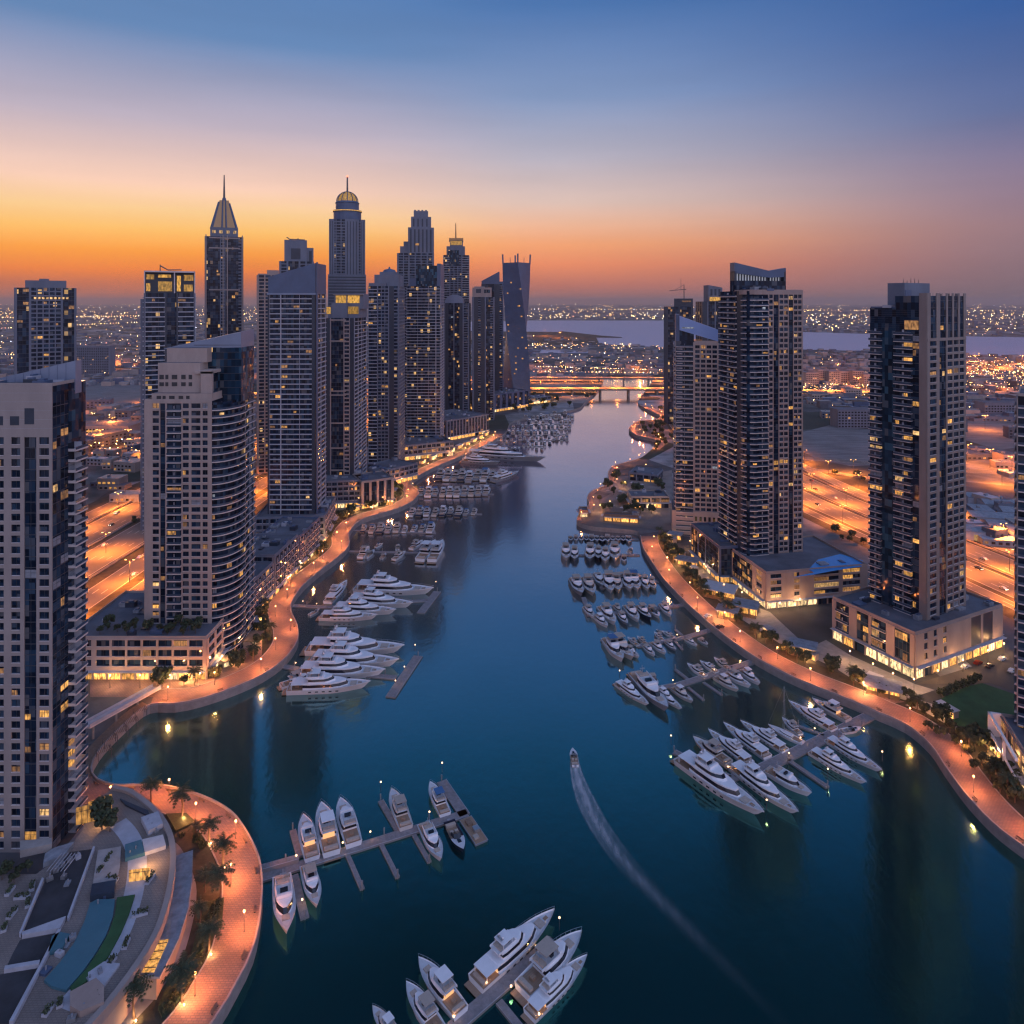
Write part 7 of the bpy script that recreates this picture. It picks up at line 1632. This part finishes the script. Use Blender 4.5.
for hi, (lns, where) in enumerate(((HWL[1:4], 'the straight highway behind the rounded beige tower'), (HWR[1:3], 'the curving highway beyond the blue roof pool'))):
    n = 0
    for li, ln in enumerate(lns):
        for i, (p, tg) in enumerate(along(ln, 27, R.uniform(0, 20))):
            if not (320 < p.y < 760) or R.random() < .3: continue
            k = R.choices(range(4), [5, 4, 5, 1])[0]; lane = R.choice([-8.5, -4.2, 4.2, 8.5]) if hi == 0 and li < 2 else R.choice([-6, -2, 2, 6])
            q = p+Vector((-tg.y, tg.x))*lane; sgn = -1 if li == 0 else 1
            thing('car', f'{CN[k]}, {ordn(n)} counted along {where}', 'car', (q.x, q.y, GZ+.13), math.atan2(tg.y*sgn, tg.x*sgn), 'cars on the highways', CM[k]); n += 1
for i, (x, y) in enumerate(((1002,660),(990,667),(1012,672),(978,664),(965,668),(720,628),(708,617))):
    z = GZ+.15 if i < 7 else ZD+.02; p = G(x, y, z); k = i % 4
    thing('car', f'{CN[k]} parked {"on the dark forecourt beside the lawn" if i < 5 else "behind the promenade kiosks" if i < 7 else "on the deck below the frame edge tower"}, {ordn(i if i < 5 else i-5 if i < 7 else i-7)} in line', 'car', p, rad(30 if i < 7 else 60), 'parked cars', CMP[k])

# ================================================================== the city beyond
CHW = [(p.x, p.y) for p in LS+RS[::-1]]; LKW = [tuple(G(x, y, GZ))[:2] for x, y in lake]
def free(x, y):
    if pip(x, y, LKW): return False
    if y < 1330 and pip(x, y, CHW): return False
    if y < 1300:
        if x > -90 and y < 1100 and x < 300: return False
    if y < 1480 and -160 < x < 450: return False
    if y < 1300:
        if -345 < x < -60 or x < 0 and y > 1040: return False
        if 165 < x < 420 and y < 780: return False
    return True
mats_c = ['beige_render', 'grey_render', 'roof_plant', 'slate_panel', 'roof_grey', 'pale_render']
# mid-distance buildings, one by one
k = 0; tries = 0; zones = {'inland of the straight highway': (-1100, -350, 380, 1150), 'behind the lone dark tower beyond the orange junction': (430, 1100, 300, 1150)}
for where, (x0, x1, y0, y1) in zones.items():
    n = 0; tries = 0
    while n < 52 and tries < 900:
        tries += 1; x, y = R.uniform(x0, x1), R.uniform(y0, y1)**1.0
        if abs(x)/y > .80 or not free(x, y): continue
        w, d, h = R.uniform(14, 46), R.uniform(12, 34), R.choice([4, 5, 6, 7, 9, 12, 15])
        m = R.choice(mats_c); b_ = MB(); b_.box(0, w, 0, d, 0, h, m, R.choice(['roof_grey', 'roof_plant', 'slab_grey'])); 
        for _ in range(4): a_, c2 = R.uniform(0, w-3), R.uniform(0, d-3); b_.box(a_, a_+R.uniform(1.5, 3), c2, c2+2, h, h+R.uniform(.8, 2), 'roof_plant')
        b_.box(-.2, w+.2, -.2, d+.2, h-.01, h+.6, m, 'roof_grey')
        for j in range(int(w/5)):
            for q in range(int(h/3.4)):
                b_.box(j*5+1.2, j*5+3.8, -.06, -.01, q*3.4+1, q*3.4+2.6, R.choices(['boat_glass', 'lit_amber', 'lit_dim'], [6, 1.2, 1])[0])
        thing('low_building', f'low flat roofed building {where}', 'building', (x, y, GZ), R.choice([0, .35, -.2, 1.2]), 'low buildings beyond the highways', b_.mesh('low_building')); n += 1
for where, zs, num in (('inland of the straight highway', ((86, 146, 428, 505), (0, 12, 430, 470)), 26), ('behind the lone dark tower beyond the orange junction', ((966, 1022, 455, 478), (966, 1020, 505, 548), (803, 872, 398, 424)), 40)):
    n = 0
    while n < num:
        q4 = R.choice(zs); p = G(R.uniform(q4[0], q4[1]), R.uniform(q4[2], q4[3]), GZ); w, d, h = R.uniform(8, 24), R.uniform(8, 18), R.choice([3.5, 4, 6, 7, 9]); n += 1
        m = R.choice(mats_c); b_ = MB(); b_.box(0, w, 0, d, 0, h, m, R.choice(['roof_grey', 'roof_plant', 'slab_grey', 'concrete'])); b_.box(w*.3, w*.3+2, d*.4, d*.4+2, h, h+1.4, 'roof_plant')
        for j in range(int(w/4)):
            for q in range(int(h/3.4)): b_.box(j*4+1, j*4+3.2, -.06, -.01, q*3.4+1, q*3.4+2.6, R.choices(['boat_glass', 'lit_amber', 'lit_dim'], [4, 1.6, 1])[0])
        thing('low_building', f'low flat roofed building {where}', 'building', p, R.choice([0, .35, -.2, -.25]), 'low buildings beyond the highways', b_.mesh('low_building'))
# lit mall and slab blocks
def slabs(label, x, y, w, d, h, m, rz=0, lit=.3, glow=None):
    t = Tower(label, x, y, rz, GZ, 'apartment_block', 'building')
    t.mb('wall').box(0, w, 0, d, 0, h, m, 'roof_grey'); n = int(w/4)
    for j in range(n):
        for q in range(int(h/3.5)):
            mm = 'boat_glass'
            if R.random() < lit: mm = R.choice(['lit_amber', 'lit_dim', 'lit_warm'])
            t.mb('windows_lit' if mm != 'boat_glass' else 'windows').box(j*4+.8, j*4+3.2, -.12, -.02, q*3.5+1, q*3.5+2.8, mm)
    t.mb('parapet').box(-.3, w+.3, -.3, d+.3, h, h+.8, m, 'roof_grey')
    for b_ in t.p.items(): b_[1].build({'windows': 'window_rows', 'windows_lit': 'lit_windows'}.get(b_[0], b_[0]), t.root)
    t.p = {}
    return t
m_o = slabs('long low hall glowing yellow beyond the highway between the pale towers', -535, 812, 90, 40, 12, 'beige_render', lit=0)
for j in range(11): link('shop_window', shop_mesh(6.5, 8, 'shop_glow'), m_o.root, (j*8.1+1, 0, 1))
for i, (x, y, w, h) in enumerate(((806, 387, 24, 26), (818, 386, 20, 30), (829, 387, 22, 28), (841, 386, 22, 27), (853, 387, 20, 29), (864, 388, 20, 24), (846, 399, 26, 16), (812, 402, 26, 12))):
    p = G(x, y, GZ); slabs(f'apartment block in the orange lit row behind the black slab tower, {ordn(i)} along', p.x, p.y, w, 16, h, 'beige_render', lit=.1)
for i, (x, y, w, h, lab) in enumerate(((90, 334, 70, 62, 'hazy lone slab block on the plain beside the broad grey tower'), (838, 428, 130, 22, 'long brown block facing the pale sand lot'), (985, 418, 60, 20, 'low block beside the frame edge balconies'))):
    p = G(x, y+ (20 if i == 0 else 0), GZ); 
    if i == 0: p = Vector((XA(77, 1500), 1500, GZ))
    slabs(lab, p.x, p.y, w, 22, h, 'grey_render', lit=.05)
for i, (x, y) in enumerate(((968, 505), (985, 512), (1003, 520), (972, 525), (990, 535), (1010, 540), (965, 540))):
    p = G(x, y, GZ); w = R.uniform(16, 34); b_ = MB(); b_.box(0, w, 0, 16, 0, 6, 'slab_grey', 'roof_plant'); b_.hexa([(0, -.5, 6), (w, -.5, 6), (w, 16.5, 6), (0, 16.5, 6), (0, 8, 8), (w, 8, 8), (w, 8.4, 8), (0, 8.4, 8)], 'roof_plant'); b_.box(w*.3, w*.6, -.1, -.01, 0, 4, 'lit_warm')
    thing('warehouse', f'low grey warehouse with ridged roof beside the lone dark tower, {ordn(i)} from it', 'warehouse', p, rad(-14), 'warehouses', b_.mesh('warehouse'))
# beyond: one mass of low city
b_ = MB(); cnt = 0
while cnt < 7500:
    py = 303.5+R.random()**1.6*118; px = R.uniform(-60, 1090); p = G(px, py, GZ)
    if p.y < 1150 and abs(p.x) < 1100 and (p.x > -350 and p.x < 440): continue
    if not free(p.x, p.y) or p.y > 30000: continue
    s_ = max(1, p.y/2600); w, d, h = R.uniform(7, 24)*s_, R.uniform(8, 22)*s_**.5, R.choice([3, 4, 4, 5, 6, 8, 11])*(s_**.3)
    if R.random() < .02 and p.y > 2500: h *= 4
    b_.box(p.x, p.x+w, p.y, p.y+d, GZ-.5, GZ+h, R.choice(mats_c), R.choice(['roof_grey', 'roof_grey', 'roof_plant', 'bed_soil', 'concrete'])); cnt += 1
struct(b_.build('distant_city'), 'stuff')
lm = []
for nme, colr, st in (('city_light_amber', (1, .50, .15), 6), ('city_light_warm', (1, .72, .40), 7), ('city_light_pink', (1, .36, .22), 5), ('city_light_cool', (.85, .9, 1), 6), ('city_light_gold', (1, .60, .20), 12)):
    mat(nme, (.2, .15, .1), emit=colr, estr=st*2.6)
b_ = MB()
def octa(p, r, m):
    i = len(b_.v); k_ = b_.mi(m); b_.v += [(p.x+r, p.y, p.z), (p.x, p.y+r, p.z), (p.x-r, p.y, p.z), (p.x, p.y-r, p.z), (p.x, p.y, p.z+r), (p.x, p.y, p.z-r)]
    for f in ((0, 1, 4), (1, 2, 4), (2, 3, 4), (3, 0, 4), (1, 0, 5), (2, 1, 5), (3, 2, 5), (0, 3, 5)): b_.f.append(tuple(i+q for q in f)); b_.m.append(k_)
LMS = ['city_light_amber', 'city_light_warm', 'city_light_pink', 'city_light_cool', 'city_light_gold']
def cl(px, py, w=(9, 4, 1.6, .7, 1.5), rk=1.0):
    p = G(px, py, GZ+7)
    if not free(p.x, p.y): return
    octa(p, max(.45, p.y*.00034)*R.uniform(.6, 1.25)*rk, R.choices(LMS, w)[0])
for _ in range(1700): cl(R.uniform(-40, 1070), 304.2+R.random()**1.9*112)
for _ in range(400): cl(R.uniform(520, 1070), R.gauss(313.5, 3.2) if R.random() < .5 else R.gauss(316, 1.2), (5, 6, .6, .8, 4))          # shore beyond the lake
for _ in range(240): cl(R.uniform(800, 1070), R.gauss(321, 5), (4, 7, .6, 2.0, 3))
for _ in range(500): cl(R.uniform(-40, 330), R.gauss(314, 5), (9, 5, 3, 1, 2))
for _ in range(520): cl(R.uniform(960, 1070), R.gauss(371, 8), (9, 3, 3, .5, 5)); 
for _ in range(260): cl(R.uniform(800, 875), R.gauss(384, 5), (9, 3, 3, .5, 5))
for _ in range(240): cl(R.uniform(-20, 145), R.choice([R.gauss(343, 4), R.gauss(365, 4), R.gauss(418, 4), R.gauss(446, 5)]), (8, 4, 2, 1, 3))
for _ in range(260): cl(R.uniform(528, 665), R.choice([R.gauss(334, 2), R.gauss(345, 2), R.gauss(362, 6), R.gauss(374, 3)]), (8, 5, 1, 1, 2))
# roads far off as strings of lamps
for (xa, ya, xb, yb, n) in ((-40, 330, 140, 322, 60), (-40, 352, 140, 360, 60), (530, 366, 665, 370, 50), (800, 345.5, 880, 347.5, 30), (960, 352, 1070, 356, 40), (800, 372, 1070, 392, 70), (-40, 392, 145, 385, 40), (520, 371, 665, 373, 40), (-40, 318, 200, 315, 90), (520, 309, 1070, 311, 150)):
    for k in range(n): f = (k+R.uniform(-.2, .2))/n; cl(xa+(xb-xa)*f, ya+(yb-ya)*f, (8, 3, 1, .4, 4), 1.1)
struct(b_.build('city_lights'), 'stuff')
# floodlit yards: tall masts whose light pools orange on the ground
for i, (x, y, pw) in enumerate(((838, 376, 110e3), (818, 384, 90e3), (858, 392, 70e3), (975, 366, 220e3), (1000, 372, 200e3), (1022, 366, 200e3), (960, 374, 150e3), (1000, 392, 60e3), (985, 430, 40e3), (118, 366, 160e3), (60, 420, 40e3), (112, 432, 26e3), (128, 446, 22e3), (100, 446, 22e3), (640, 372, 70e3), (540, 372, 70e3), (990, 468, 26e3), (1012, 476, 26e3), (968, 462, 22e3), (560, 338, 120e3), (545, 336, 120e3))):
    p = G(x, y, GZ); s_ = 2.0 if pw > 5e4 else 1.4
    o = thing('floodlight_mast', f'floodlight mast lighting a distant yard orange on the plain', 'floodlight', p, 0, 'distant floodlights', None, s_)
    link('mast', MP_POST, o); link('lamp_head', MP_HEAD, o); light('bulb', o, 12.2, pw*2.6, (1, .24, .04), 1.0)
# scattered planting beside the highways
for i in range(38):
    x = R.choice([R.uniform(-196, -176), R.uniform(-272, -268), R.uniform(-238, -233)]); y = R.uniform(330, 700)
    tree(x, y, GZ, R.uniform(.6, 1.2), 'small tree in the strips along the straight highway', 'highway trees')
for i in range(28):
    y = R.uniform(400, 640); x = (232+(590-y)*.215)+R.choice([R.uniform(-44, -32), R.uniform(62, 100)])
    tree(x, y, GZ, R.uniform(.6, 1.2), 'small tree on the verges of the curving highway', 'verge trees of the curving highway')

# ================================================================== the air
b_ = MB(); b_.box(-45500, 45500, -400, 45500, -9, 345, 'asphalt')
hz = bpy.data.materials.new('haze_air'); hz.use_nodes = True; nt = hz.node_tree
nt.nodes.remove(nt.nodes['Principled BSDF']); v = nt.nodes.new('ShaderNodeVolumePrincipled')
v.inputs['Color'].default_value = (.96, .82, .77, 1); v.inputs['Density'].default_value = 4.5e-5; v.inputs['Anisotropy'].default_value = .35
nt.links.new(v.outputs[0], nt.nodes['Material Output'].inputs['Volume'])
MATS['haze_air'] = hz; b_.names = ['haze_air']
struct(b_.build('haze'), 'stuff')
